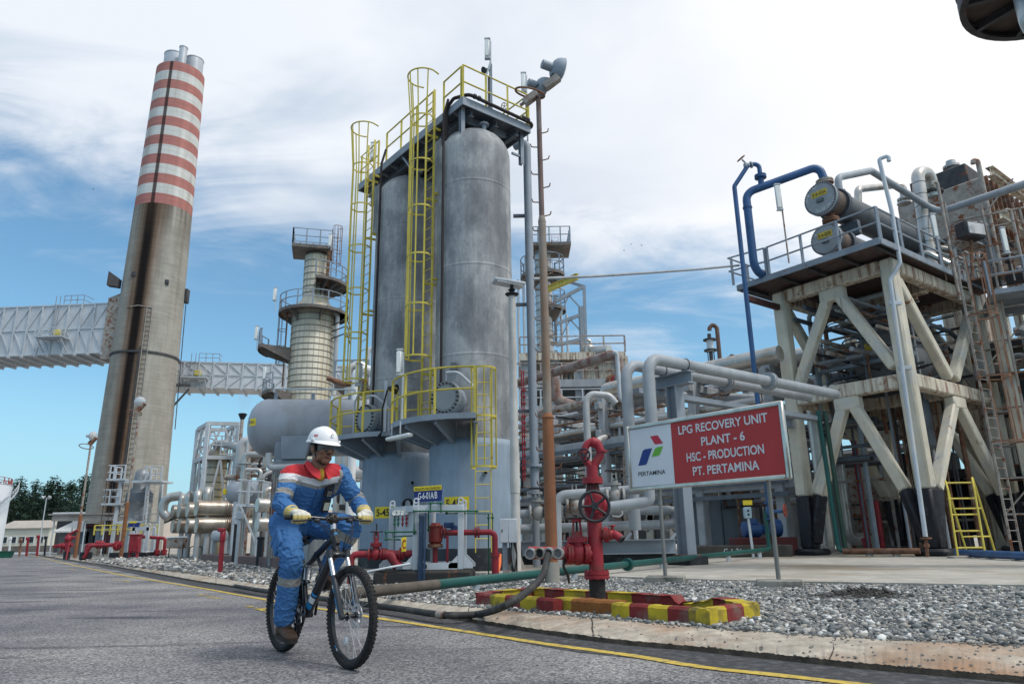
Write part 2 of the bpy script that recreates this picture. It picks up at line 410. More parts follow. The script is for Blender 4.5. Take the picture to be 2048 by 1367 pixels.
M_LINE = mat('yellow_road_paint',(.55,.40,.07),.75,0,.15,8,col2=(.16,.14,.09),c2=.42,c2s=16,bump=.4,bs=150)
M_SLAB = mat('stained_concrete_slab',(.42,.40,.355),.85,0,.18,1.4,col2=(.25,.20,.14),c2=.5,c2s=.28,bump=.35,bs=60,grime=.6)
M_GRAVB = mat('gravel_base',(.19,.185,.17),.95,0,.45,40,bump=1,bs=70)
M_GRASS = mat('grass_green',(.075,.11,.03),.9,0,.3,3)
M_EARTH = mat('dusty_ground',(.22,.21,.17),.95,0,.2,.05)

tag(MB().strip([[(-2500,-60,-.04),(2500,-60,-.04)],[(-2500,4000,-.04),(2500,4000,-.04)]]).build('ground',M_EARTH,sm=0),kind='structure')
tag(MB().strip([[(-260,-40,0),(60,-40,0)],[(-260,230,0),(60,230,0)]]).build('road',M_ASPH,sm=0),kind='structure')

def polyline(pts,z,step=.35,wob=0,seed=1):
 P = [gnd(x,y,z) for x,y in pts]; out = []; rg = random.Random(seed)
 for a,b in zip(P[:-1],P[1:]):
  n = max(1,min(60,int((b - a).length / step)))
  for k in range(n): out.append(a.lerp(b,k / n))
 out.append(P[-1])
 for _ in range(3): out = [out[0]] + [(out[i - 1] + out[i] * 2 + out[i + 1]) / 4 for i in range(1,len(out) - 1)] + [out[-1]]
 if wob: out = [p + Vector((rg.uniform(-wob,wob),rg.uniform(-wob,wob),0)) for p in out]
 return out
def resample(P,n):
 L = [0]
 for a,b in zip(P[:-1],P[1:]): L.append(L[-1] + (b - a).length)
 out = []; j = 0
 for k in range(n):
  t = L[-1] * (k / (n - 1)) ** 1.0
  while j < len(P) - 2 and L[j + 1] < t: j += 1
  f = (t - L[j]) / max(1e-9,L[j + 1] - L[j]); out.append(P[j].lerp(P[j + 1],min(1,max(0,f))))
 return out
KO = [(48,1103.4),(127,1117),(203,1128.7),(305,1146.5),(406,1165.5),(520,1182),(717,1207),(905,1238),(1042,1261),(1213,1286),(1400,1303),(1716,1337),(2048,1367),(2500,1408)]
KI = [(48,1101.3),(127,1113),(254,1131),(406,1149),(520,1166),(717,1189),(939,1212),(1200,1235),(1400,1252),(1606,1267),(1843,1279),(2048,1289),(2500,1312)]
_kx = [75 + 2425 * (i / 519) for i in range(520)]
def edge(P,z):
 xs,ys = [q[0] for q in P],[q[1] for q in P]; y = np.interp(_kx,xs,ys); k = np.ones(15) / 15
 y2 = np.convolve(np.pad(y,7,mode='reflect',reflect_type='odd'),k,mode='valid'); return [gnd(a_,b_,z) for a_,b_ in zip(_kx,y2)][::-1]
ko,ki = edge(KO,0.0),edge(KI,.10); kir = ki; NK = len(ko)
# from the near right end to the far left
rgk = random.Random(3)
lip_b = [p + Vector((0,0,-.01)) for p in ko]; lip_t = [p + Vector((.012,.016,.038 + rgk.uniform(-.004,.004))) for p in ko]
poly_strip('kerb_edge',[lip_b,lip_t],M_LIP)
rows = [[t.lerp(i,f) + Vector((0,0,(.012 * math.sin(f * PI) + (rgk.uniform(-.003,.003) if 0 < f < 1 else 0)))) for t,i in zip(lip_t,kir)] for f in (0,.12,.3,.5,.7,.88,1)]
poly_strip('kerb_strip',rows,M_KERB)
jm = MB(); acc = 0
for k in range(1,NK):
 acc += (ko[k] - ko[k - 1]).length
 if acc > 1.9 and ko[k].y < 30:
  acc = 0; dx_ = rgk.uniform(-.12,.12); a = [rows[j][min(NK - 1,k)] + Vector((dx_ * j / 6 + rgk.uniform(-.012,.012),0,.004)) for j in range(7)]; w = rgk.uniform(.005,.012); jm.strip([a,[p + Vector((w,-w * .3,0)) for p in a]])
tag(jm.build('kerb_joint',M_LIP,sm=0),kind='structure')
grit = MB()
for k in range(900):
 i = int(rgk.triangular(0,NK * .72,0)); f = rgk.choice([rgk.uniform(0,6),6 - abs(rgk.gauss(0,.8)),6 - abs(rgk.gauss(0,.5))]); f = max(0,min(5.99,f)); j = int(f); p = rows[j][i].lerp(rows[j + 1][i],f - j); r = rgk.uniform(.003,.011); grit.ball(p + Vector((rgk.uniform(-.05,.05),0,r * .4)),(r * 1.3,r,r * .7),5,3)
tag(grit.build('loose_grit',mat('grit',(.2,.195,.18),.9,0,.5,30)),'scattered loose grit stones lying on the sloping concrete kerb','grit',kind='stuff')
fresh_in = [p + Vector((0,0,.003)) for p in ko]
fresh_out = [p + Vector((-.26 - .05 * math.sin(p.x * 1.1),-.36 - .04 * math.sin(p.x * 1.9),.003)) for p in ko]
poly_strip('asphalt_patch',[fresh_in,fresh_out],M_FRESH)
YL = [(30,1099.5),(51,1106.6),(152,1130),(254,1150.5),(406,1175),(520,1195.5),(734,1231),(939,1262),(1093,1286),(1281,1311),(1400,1332),(1558,1348),(1716,1366),(2048,1401),(2400,1440)]
yl = polyline(YL,.006,.08)
ya,yb = [],[]
rgk = random.Random(5)
for i,p in enumerate(yl):
 d = (yl[min(i + 1,len(yl) - 1)] - yl[max(i - 1,0)]).normalized(); nn = Vector((-d.y,d.x,0))
 ya.append(p + nn * (.05 + rgk.uniform(-.006,.006))); yb.append(p - nn * (.05 + rgk.uniform(-.006,.006)))
poly_strip('road_marking',[ya,yb],M_LINE)
def paint_patch(pts,seed):
 rg = random.Random(seed); P = [gnd(x,y,.005) for x,y in pts]; mb = MB()
 (a,b) = P; d = (b - a); nn = Vector((-d.y,d.x,0)).normalized()
 for k in range(26):
  c = a.lerp(b,rg.random()) + nn * rg.gauss(0,.03); r = rg.uniform(.012,.05)
  mb.prism([c + Vector((math.cos(t) * r * rg.uniform(.5,1.4),math.sin(t) * r * rg.uniform(.5,1.4),0)) for t in [2 * PI * i / 7 for i in range(7)]],(0,0,.0005 + k * .00005))
 return tag(mb.build('worn_road_marking',M_LINE,sm=0),kind='structure')
paint_patch([(395,1187),(440,1196)],1); paint_patch([(492,1210),(545,1222)],2); paint_patch([(140,1136),(152,1139)],3); paint_patch([(230,1157),(262,1162)],4)

SF = [(2500,1178),(2048,1167),(1843,1164),(1606,1163),(1400,1158),(1127,1147),(900,1143),(720,1141),(600,1133),(480,1112),(330,1106.5),(100,1104)]
ZS = .14
sfr = polyline(SF,ZS,1.0)
tag(MB().add([(p.x,p.y,.10) for p in ki] + [(-120,160,.10),(120,160,.10),(60,2,.10)],[tuple(range(len(ki) + 3))]).build('gravel_bed',M_GRAVB,sm=0),kind='structure')
mb = MB(); mb.add([tuple(p) for p in sfr] + [(-60,150,ZS),(120,150,ZS),(120,sfr[0].y,ZS)],[tuple(range(len(sfr) + 3))])
mb.strip([[p + Vector((0,0,0)) for p in sfr],[Vector((p.x,p.y - .004,.05)) for p in sfr]])
tag(mb.build('concrete_pad',M_SLAB,sm=0),kind='structure')
# yellow edge line on the pad, far left
P0,P1 = gnd(325,1108.5,ZS + .004),gnd(492,1112.5,ZS + .004)
poly_strip('pad_marking',[[P0,P1],[P0 + Vector((0,.45,0)),P1 + Vector((0,.3,0))]],M_LINE)

def in_gravel(x,y):
 # between the kerb strip and the pad
 def yat(P,x):
  for a,b in zip(P[:-1],P[1:]):
   lo,hi = (a,b) if a.x < b.x else (b,a)
   if lo.x <= x <= hi.x and hi.x - lo.x > 1e-6: return lo.y + (hi.y - lo.y) * (x - lo.x) / (hi.x - lo.x)
  return None
 a,b = yat(ki,x),yat(sfr,x)
 return a is not None and b is not None and a - .03 < y < b - .01
def gravel():
 rg = np.random.default_rng(11); pts = []
 xs = np.linspace(-26,9.5,900); ya_ = np.interp(xs,[p.x for p in sorted(ki,key=lambda p: p.x)],[p.y for p in sorted(ki,key=lambda p: p.x)])
 ss = sorted(sfr,key=lambda p: p.x); yb_ = np.interp(xs,[p.x for p in ss],[p.y for p in ss])
 for lo,hi,den,s0 in ((-3.2,9.0,1350,.0125),(-9,-3.2,260,.024),(-24,-9,60,.042)):
  n = int((hi - lo) * 14 * den) if lo > -4 else int((hi - lo) * 26 * den)
  x = rg.uniform(lo,hi,n); u = rg.random(n)
  a = np.interp(x,xs,ya_) - .06; b = np.interp(x,xs,yb_) - .01
  span = np.clip(b - a,0,None); H_ = 14 if lo > -4 else 26
  y = a + u * H_; k = y < b; x,y = x[k],y[k]
  s = s0 * np.exp(np.clip(rg.normal(0,(.42),len(x)),-.9,1.0))
  pts.append(np.c_[x,y,s])
 P = np.vstack(pts); t = (1 + 5 ** .5) / 2
 ico = np.array([(-1,t,0),(1,t,0),(-1,-t,0),(1,-t,0),(0,-1,t),(0,1,t),(0,-1,-t),(0,1,-t),(t,0,-1),(t,0,1),(-t,0,-1),(-t,0,1)]) / 1.9
 F = np.array([(0,11,5),(0,5,1),(0,1,7),(0,7,10),(0,10,11),(1,5,9),(5,11,4),(11,10,2),(10,7,6),(7,1,8),(3,9,4),(3,4,2),(3,2,6),(3,6,8),(3,8,9),(4,9,5),(2,4,11),(6,2,10),(8,6,7),(9,8,1)])
 n = len(P); V = np.empty((n,12,3)); ang = rg.uniform(0,2 * PI,n); ca,sa = np.cos(ang),np.sin(ang)
 sc = np.c_[P[:,2] * rg.uniform(.9,1.5,n),P[:,2] * rg.uniform(.7,1.1,n),P[:,2] * rg.uniform(.45,.8,n)]
 jit = 1 + rg.normal(0,.13,(n,12,1)); q = ico[None] * jit * sc[:,None,:]
 tl = rg.uniform(-.5,.5,n); x_,z_ = q[:,:,0].copy(),q[:,:,2].copy()
 q[:,:,0] = x_ * np.cos(tl)[:,None] - z_ * np.sin(tl)[:,None]; q[:,:,2] = x_ * np.sin(tl)[:,None] + z_ * np.cos(tl)[:,None]
 mound = .07 * np.exp(-(((P[:,0] - gnd(1725,1190,.1).x) / .4) ** 2 + ((P[:,1] - gnd(1725,1190,.1).y) / .3) ** 2))
 V[:,:,0] = q[:,:,0] * ca[:,None] - q[:,:,1] * sa[:,None] + P[:,0:1]
 V[:,:,1] = q[:,:,0] * sa[:,None] + q[:,:,1] * ca[:,None] + P[:,1:2]
 V[:,:,2] = q[:,:,2] + .10 + (P[:,2] * rg.uniform(.0,.7,n) + mound)[:,None]
 me = bpy.data.meshes.new('gravel'); nf = n * 20
 me.vertices.add(n * 12); me.vertices.foreach_set('co',V.reshape(-1))
 me.loops.add(nf * 3); me.polygons.add(nf)
 me.loops.foreach_set('vertex_index',(F[None] + (np.arange(n) * 12)[:,None,None]).reshape(-1).astype(np.int32))
 me.polygons.foreach_set('loop_start',np.arange(0,nf * 3,3,dtype=np.int32))
 me.polygons.foreach_set('use_smooth',np.ones(nf,dtype=bool))
 m = bpy.data.materials.new('gravel_stones'); m.use_nodes = True; nd,lk = m.node_tree.nodes,m.node_tree.links; B = nd['Principled BSDF']
 g = nd.new('ShaderNodeNewGeometry'); r = nd.new('ShaderNodeValToRGB'); e = r.color_ramp.elements
 while len(e) < 6: e.new(.5)
 for k,(p,c) in enumerate([(0,(.06,.068,.072)),(.25,(.14,.152,.157)),(.5,(.23,.235,.23)),(.72,(.32,.29,.25)),(.88,(.46,.46,.44)),(1,(.72,.72,.70))]): e[k].position = p; e[k].color = (*c,1)
 lk.new(g.outputs['Random Per Island'],r.inputs[0])
 tc = nd.new('ShaderNodeTexCoord')
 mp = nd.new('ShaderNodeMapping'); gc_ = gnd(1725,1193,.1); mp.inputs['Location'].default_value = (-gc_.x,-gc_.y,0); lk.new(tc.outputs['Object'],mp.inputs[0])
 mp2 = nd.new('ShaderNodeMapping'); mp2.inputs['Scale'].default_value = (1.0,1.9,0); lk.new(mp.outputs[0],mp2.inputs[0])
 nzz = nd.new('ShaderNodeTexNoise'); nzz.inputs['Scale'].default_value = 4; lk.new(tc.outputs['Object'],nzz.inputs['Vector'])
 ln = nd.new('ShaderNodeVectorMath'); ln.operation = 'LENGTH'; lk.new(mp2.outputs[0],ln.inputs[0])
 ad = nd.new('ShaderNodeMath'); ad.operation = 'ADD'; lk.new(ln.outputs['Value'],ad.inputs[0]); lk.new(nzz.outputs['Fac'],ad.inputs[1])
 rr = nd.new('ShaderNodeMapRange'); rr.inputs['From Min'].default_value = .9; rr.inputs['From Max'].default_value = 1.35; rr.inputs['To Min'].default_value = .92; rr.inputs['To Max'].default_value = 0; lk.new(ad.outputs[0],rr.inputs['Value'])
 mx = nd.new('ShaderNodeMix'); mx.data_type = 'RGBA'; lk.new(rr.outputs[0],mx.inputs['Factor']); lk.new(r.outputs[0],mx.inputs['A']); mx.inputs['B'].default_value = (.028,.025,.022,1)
 lk.new(mx.outputs['Result'],B.inputs['Base Color']); B.inputs['Roughness'].default_value = .85
 me.materials.append(m); me.update(); me.validate()
 o = bpy.data.objects.new('gravel',me); COL.objects.link(o); tag(o,'loose grey and white gravel stones between the kerb and the concrete pad','gravel',kind='stuff')
gravel()

# ------------------------------------------------------------------ shared builders
def railing(parent,pts,h=1.05,m=None,r=.024,every=1.1,rails=(1.0,.52),toe=0,posts_as_parts=True,name='railing',square=True,post_r=None):
 m = m or M_YEL; pts = [Vector(p) for p in pts]; mb = MB()
 for k in rails:
  mb.tube([p + Vector((0,0,h * k)) for p in pts],r,8)
 if toe:
  for a,b in zip(pts[:-1],pts[1:]): mb.bar(a + Vector((0,0,toe / 2)),b + Vector((0,0,toe / 2)),.012,toe)
 L = [0]
 for a,b in zip(pts[:-1],pts[1:]): L.append(L[-1] + (b - a).length)
 n = max(1,round(L[-1] / every)); P = resample(pts,n + 1); pr = post_r or r * 1.15
 rl = None
 if posts_as_parts: rl = mb.build(name,m,parent)
 for p in P:
  q = MB() if posts_as_parts else mb
  q.box(p + Vector((0,0,h / 2)),(pr * 2,pr * 2,h)) if square else q.cyl(p,p + Vector((0,0,h)),pr,n=8)
  if posts_as_parts: q.build('post',m,rl)
 return rl or mb.build(name,m,parent)
def ladder(parent,c,rung,z0,z1,w=.40,m=None,cage=None,out=None,r=.022,step=.30,name='ladder',flat=True,cage_m=None,hoop_step=1.25,bars=5,flare=True,cage_r=.36):
 """c: plan centre, rung: plan direction of the rungs, out: plan direction the cage bulges to"""
 m = m or M_YEL; c = Vector((c[0],c[1],0)); rung = Vector((rung[0],rung[1],0)).normalized(); mb = MB()
 for s in (-1,1):
  p = c + rung * (s * w / 2)
  mb.bar(p + Vector((0,0,z0)),p + Vector((0,0,z1)),.022 if flat else .04,.06 if flat else .04,rung.cross(Vector((0,0,1))))
 k = 1
 while z0 + k * step < z1 - .1:
  z = z0 + k * step; mb.tube([c - rung * w / 2 + Vector((0,0,z)),c + rung * w / 2 + Vector((0,0,z))],.012,6); k += 1
 ld = mb.build(name,m,parent)
 if cage:
  out = Vector((out[0],out[1],0)).normalized(); cz0,cz1 = cage; q = MB(); n = max(2,round((cz1 - cz0) / hoop_step)); R = cage_r
  def hoop(z,R,s=1.0):
   pts = [c + rung * (-w / 2 * s)]
   for i in range(15):
    t = PI * i / 14; pts.append(c + out * (.22 + (R * 1.05) * math.sin(t) * 1.0) + rung * (-math.cos(t) * R))
   pts.append(c + rung * (w / 2 * s)); return [p + Vector((0,0,z)) for p in pts]
  def flat_hoop(z,R,s=1.0):
   P = hoop(z,R,s)
   for a,b in zip(P[:-1],P[1:]): q.bar(a,b + (b - a).normalized() * .006,.012,.045)
  zs = [cz0 + (cz1 - cz0) * i / n for i in range(n + 1)]
  for i,z in enumerate(zs):
   fl = flare and i >= n
   if fl: q.tube(hoop(z,R * 1.28,1.9),.022,8)
   else: flat_hoop(z,R)
  for i in range(bars):
   t = PI * (i + .5) / bars if bars > 3 else PI * i / (bars - 1)
   f = lambda R: c + out * (.22 + R * 1.05 * math.sin(t)) + rung * (-math.cos(t) * R)
   top = zs[-2] if flare else zs[-1]
   q.bar(f(R * .99) + Vector((0,0,zs[0])),f(R * .99) + Vector((0,0,top)),.010,.038,rung.lerp(out,.5))
   if flare: q.bar(f(R * .99) + Vector((0,0,top)),f(R * 1.27) + Vector((0,0,zs[-1])),.010,.036,rung.lerp(out,.5))
  q.build('cage',cage_m or m,ld)
 return ld
def ring_deck(parent,c,r0,r1,a0,a1,z,th=.10,m=None,n=26,name='deck'):
 mb = MB(); c = Vector(c); A = [a0 + (a1 - a0) * i / n for i in range(n + 1)]
 P = lambda r,a,zz: Vector((c.x + r * math.cos(a),c.y + r * math.sin(a),zz))
 rows = [[P(r0,a,z) for a in A],[P(r1,a,z) for a in A],[P(r1,a,z - th) for a in A],[P(r1 - .02,a,z - th) for a in A],[P(r1 - .02,a,z - .02) for a in A],[P(r0,a,z - .02) for a in A]]
 mb.strip(rows)
 for a in (a0,a1): mb.bar(P(r0,a,z - th / 2),P(r1,a,z - th / 2),.02,th)
 return mb.build(name,m or M_STEEL,parent,sm=30)
def arc_pts(c,r,a0,a1,z,n=24): return [Vector((c[0] + r * math.cos(a0 + (a1 - a0) * i / n),c[1] + r * math.sin(a0 + (a1 - a0) * i / n),z)) for i in range(n + 1)]
def tube_lamp(p,top,label,off=.22,kind='fluorescent_lamp',wid=.15,hgt=.75,facing=(0,-1,0),m_pole=None,gooseneck=True):
 """a fluorescent fitting on a bent pole: p foot, top = z of the fitting's centre"""
 p = Vector(p); t = thing(kind,label,'lamp',p); side = Vector((1,0,0)); z0 = top - hgt * .62
 q = p + Vector((off,0,0)) if gooseneck else p
 pts = [p,Vector((p.x,p.y,z0 - .45)),Vector((q.x,q.y,z0 - .05)),Vector((q.x,q.y,top + hgt * .42))]
 if z0 - .45 < p.z + .05: pts = [p,Vector((q.x,q.y,p.z + .25)),Vector((q.x,q.y,top + hgt * .42))]
 MB().tube(pts,.028,10,bend=.12).build('pole',m_pole or M_PALE,t)
 c = Vector((q.x - .085,q.y - .02,top)); f = MB().bbox(c,(wid,.10,hgt),.03)
 f.bbox(c + Vector((0,0,hgt / 2 + .015)),(wid + .02,.12,.05),.01).bbox(c - Vector((0,0,hgt / 2 + .015)),(wid + .02,.12,.05),.01)
 fx = f.build('housing',M_PALE,t)
 MB().bbox(c + Vector((-.02,-.055,0)),(wid * .8,.05,hgt * .9),.02).build('diffuser',M_LAMP,t)
 MB().bar(c + Vector((.05,0,.2)),(q.x,q.y,top + .2),.05,.05).bar(c + Vector((.05,0,-.2)),(q.x,q.y,top - .2),.05,.05).build('bracket',M_STEEL_D,t)
 return t

# ------------------------------------------------------------------ the two tall vessels
def shell_mat():
 m = bpy.data.materials.new('mottled_steel_shell'); m.use_nodes = True; nt = m.node_tree; nd,lk = nt.nodes,nt.links; B = nd['Principled BSDF']
 tc = nd.new('ShaderNodeTexCoord')
 def nz(s,sz,det,off,rg=.55):
  mp = nd.new('ShaderNodeMapping'); mp.inputs['Scale'].default_value = (1,1,sz); mp.inputs['Location'].default_value = (off,off,off); lk.new(tc.outputs['Object'],mp.inputs[0])
  n = nd.new('ShaderNodeTexNoise'); n.inputs['Scale'].default_value = s; n.inputs['Detail'].default_value = det; n.inputs['Roughness'].default_value = rg; lk.new(mp.outputs[0],n.inputs['Vector']); return n.outputs['Fac']
 def ramp(x,st):
  r = nd.new('ShaderNodeValToRGB'); e = r.color_ramp.elements
  while len(e) < len(st): e.new(.5)
  for k,(p,c) in enumerate(st): e[k].position = p; e[k].color = (*c,1)
  lk.new(x,r.inputs[0]); return r.outputs[0]
 def mul(a,b,f=1.0):
  x = nd.new('ShaderNodeMix'); x.data_type = 'RGBA'; x.blend_type = 'MULTIPLY'; x.inputs['Factor'].default_value = f; lk.new(a,x.inputs['A']); lk.new(b,x.inputs['B']); return x.outputs['Result']
 base = ramp(nz(1.15,.62,6,2.3,.6),[(.36,(.150,.160,.175)),(.50,(.245,.255,.268)),(.60,(.37,.38,.385))])
 st = ramp(nz(6,.055,6,7.1,.6),[(.32,(.82,.82,.84)),(.52,(1,1,1)),(.68,(1.17,1.16,1.14))])
 fine = ramp(nz(22,.4,4,1.1),[(.35,(.9,.9,.9)),(.65,(1.08,1.08,1.08))])
 c = mul(mul(base,st),fine)
 r = nd.new('ShaderNodeMix'); r.data_type = 'RGBA'; r.inputs['B'].default_value = (.20,.15,.11,1)
 lk.new(ramp(nz(2.2,.22,7,4.4,.66),[(.66,(0,0,0)),(.78,(.45,.45,.45))]),r.inputs['Factor']); lk.new(c,r.inputs['A'])
 lk.new(r.outputs['Result'],B.inputs['Base Color']); B.inputs['Roughness'].default_value = .58; B.inputs['Metallic'].default_value = .0
 return m
M_SHELL = shell_mat()
M_SKIRT = mat('pale_blue_skirt_paint',(.245,.315,.395),.6,0,.14,1.3,col2=(.30,.36,.42),c2=.4,c2s=1.0,c2z=.3,grime=.45,rust=.04,streak=.07)
AX,BX = Vector((-1.0,18.2,ZS)),Vector((-3.2,20.8,ZS))
RS,RK = 1.02,1.14
UD = Vector((-.622,.783,0)); VD = Vector((.783,.622,0))
def uv(u,v,z): return Vector((AX.x,AX.y,0)) + UD * u + VD * v + Vector((0,0,z))
def vessel(c,label,plate,nozzle_a,pipe):
 t = thing('pressure_vessel',label,'vessel',c,'pair of tall grey pressure vessels'); x,y = c.x,c.y
 prof = [(3.0,RS)]
 for z in (5.3,7.7,10.1): prof += [(z - .06,RS),(z - .02,RS),(z - .008,RS + .006),(z + .008,RS + .006),(z + .02,RS),(z + .06,RS)]
 prof += [(11.1,RS),(11.15,RS)]
 prof += [(11.15 + .87 * math.sin(a),RS * math.cos(a) ** .85) for a in [PI / 2 * i / 12 for i in range(1,12)]] + [(12.02,.01)]
 MB().lathe((x,y,0),(0,0,1),prof,64).build('shell',M_SHELL,t,sm=50)
 sk = MB().lathe((x,y,0),(0,0,1),[(ZS + .5,RK),(3.02,RK),(3.10,RK - .02),(3.16,RS + .05),(3.20,RS + .01)],64).build('skirt',M_SKIRT,t,sm=30)
 MB().lathe((x,y,0),(0,0,1),[(ZS,RK + .03),(ZS + .40,RK + .03),(ZS + .50,RK + .004)],64).build('skirt_base',M_BLACK,t,sm=30)
 d = Vector((x,y,0)); dv = Vector((-x,-y,0)).normalized()            # towards the road
 # manhole
 ma = Vector((math.cos(nozzle_a),math.sin(nozzle_a),0)); mc = Vector((x,y,4.13))
 mh = MB().cyl(mc + ma * .85,mc + ma * 1.32,.33,n=28).cyl(mc + ma * 1.27,mc + ma * 1.35,.40,n=32).build('manhole',M_STEEL,t)
 q = MB().cyl(mc + ma * 1.36,mc + ma * 1.43,.40,n=36).cyl(mc + ma * 1.428,mc + ma * 1.44,.29,n=36)
 q.build('manhole_cover',mat('cover_paint',(.27,.30,.315),.5,0,.08,3),mh)
 b = MB(); a1,b1,_ = frame_of(ma)
 for k in range(22):
  th = 2 * PI * k / 22; p = mc + (a1 * math.cos(th) + b1 * math.sin(th)) * .355; b.cyl(p + ma * 1.38,p + ma * 1.485,.026,n=6).cyl(p + ma * 1.22,p + ma * 1.26,.026,n=6)
 b.build('bolts',M_BOLT,mh)
 sw = ma.cross(Vector((0,0,1)))
 MB().tube([mc + ma * 1.1 - sw * .62 + Vector((0,0,-.5)),mc + ma * 1.1 - sw * .62 + Vector((0,0,.25)),mc + ma * 1.36 - sw * .3 + Vector((0,0,.62)),mc + ma * 1.4 + Vector((0,0,.62))],.035,8,bend=.25).cyl(mc + ma * 1.4 + Vector((0,0,.62)),mc + ma * 1.4 + Vector((0,0,.42)),.012,n=6).build('davit',M_PALE,mh)
 # platform with brackets and railing
 a0,a1_ = rad(168),rad(274); zd = 3.62; dk = ring_deck(t,(x,y,0),RS + .02,2.12,a0,a1_,zd,.13)
 for k in range(5):
  a = a0 + (a1_ - a0) * k / 4; e = Vector((math.cos(a),math.sin(a),0))
  P = [d + e * 1.0 + Vector((0,0,zd - .02)),d + e * 2.06 + Vector((0,0,zd - .02)),d + e * 2.06 + Vector((0,0,zd - .2)),d + e * 1.0 + Vector((0,0,zd - .62))]
  s = Vector((-e.y,e.x,0)); m2 = MB().prism([p - s * .008 for p in P],s * .016); m2.bar(P[2],P[3],.09,.014,e.cross(s)); m2.build('bracket',M_STEEL,t)
 railing(t,arc_pts((x,y),2.09,a0 + .02,a1_ - .01,zd),1.08,M_YEL,.024,1.05)
 sd = Vector((math.cos(a0),math.sin(a0),0)); railing(t,[d + sd * 1.05 + Vector((0,0,zd)),d + sd * 1.98 + Vector((0,0,zd))],1.0,M_YEL,.022,.6,name='side_railing')
 # ports in the skirt
 def port(ax_,z,r,k=True):
  e = Vector((math.cos(ax_),math.sin(ax_),0)); p = d + e * (RK - .03) + Vector((0,0,z)); o = MB()
  o.lathe(p,e,[(0,r),(.10,r),(.10,r * .82),(.02,r * .8)],24,cap=False); o.build('port_sleeve',M_STEEL,t)
  MB().cyl(p + e * .035,p + e * .04,r * .82,n=24).build('port_opening',M_CABLE,t)
 fa = math.atan2(dv.y,dv.x)
 port(fa + .22,2.35,.055)
 if pipe:
  port(fa + .13,1.78,.19); e = Vector((math.cos(fa + .13),math.sin(fa + .13),0)); p = d + e * 1.1 + Vector((0,0,1.85))
  n_ = MB().tube([p,p + e * .10 + Vector((0,0,-.05)),p + e * .34 + Vector((-.05,0,-.40))],.075,12); n_.flange(p + e * .34 + Vector((-.05,0,-.40)),e * .34 + Vector((-.05,0,-.35)),.15,.05,8)
  n_.build('nozzle',M_PIPE,t)
 # yellow number plate
 pa = plate[1]; e = Vector((math.cos(pa),math.sin(pa),0)); s = Vector((-e.y,e.x,0)); up = Vector((0,0,1)); pc = d + up * plate[2]
 rows = [[d + Vector((math.cos(pa + k * .32 / RK),math.sin(pa + k * .32 / RK),0)) * (RK + .006) + up * (plate[2] + z) for k in np.linspace(-1,1,9)] for z in (-.15,.15)]
 pl = MB().strip(rows).build('number_plate',M_YELP,t,sm=30)
 lettering(plate[0],d + e * (RK + .022) + up * plate[2],s,up,.19,M_BLACK,pl,.50,bold=.015)
 # ladder up the left side, with a cage
 base = Vector((x,y,0)) + UD * .55 - VD * 1.12
 ladder(t,base,UD,zd,13.25,.42,M_YEL,cage=(5.35,13.65),out=-VD,hoop_step=1.32,cage_r=.36)
 for z in (5,7.5,10,12): MB().bar(base + UD * .21 + Vector((0,0,z)),base + UD * .15 + VD * .35 + Vector((0,0,z)),.05,.06).bar(base - UD * .21 + Vector((0,0,z)),base - UD * .21 + VD * .2 + Vector((0,0,z)),.05,.06).build('ladder_bracket',M_YEL,t)
 # insulation clips: side plate and conduit down the shell
 pp = Vector((x,y,0)) - VD * .93 + UD * -.10
 MB().tube([pp + Vector((0,0,3.7)) - VD * .16,pp + Vector((0,0,12.2)) - VD * .16,pp - VD * .02 + Vector((0,0,12.75))],.036,10,bend=.2).build('riser_pipe',mat('black_brown_pipe',(.022,.015,.016),.6,0,.3,5),t)
 MB().bbox(pp + UD * .55 + VD * .02 + Vector((0,0,10.9)),(.10,.34,1.7),.05,rz=math.atan2(UD.y,UD.x) - PI / 2).build('lug_plate',M_SHELL,t)
 # top nozzle
 n_ = MB().cyl((x + .3,y - .3,11.7),(x + .3,y - .3,12.2),.07).flange((x + .3,y - .3,12.16),(0,0,1),.15,.05,8); n_.build('top_nozzle',M_STEEL,t)
 return t
vA = vessel(AX,'nearer of the two tall grey vessels, with the larger round yellow platform',('5-45A',rad(251),1.66),rad(244),False)
vB = vessel(BX,'farther of the two tall grey vessels, its 45B plate beside the cyclist',('5-45B',rad(256),1.58),rad(230),True)
# lower access ladder of vessel A
lx = at(966,850,16.72); ladder(vA,(lx.x,lx.y),(1,.12),.55,4.72,.36,M_YEL,cage=(2.42,4.72),out=(.1,-1),hoop_step=1.15,flare=False,cage_r=.30,name='access_ladder')
# small black device plates and nozzle stub on the shell of A
pn = at(908,732,17.2); MB().bbox(pn,(.17,.06,.2),.01,rz=rad(-10)).build('name_plate',M_STEEL_D,vA)

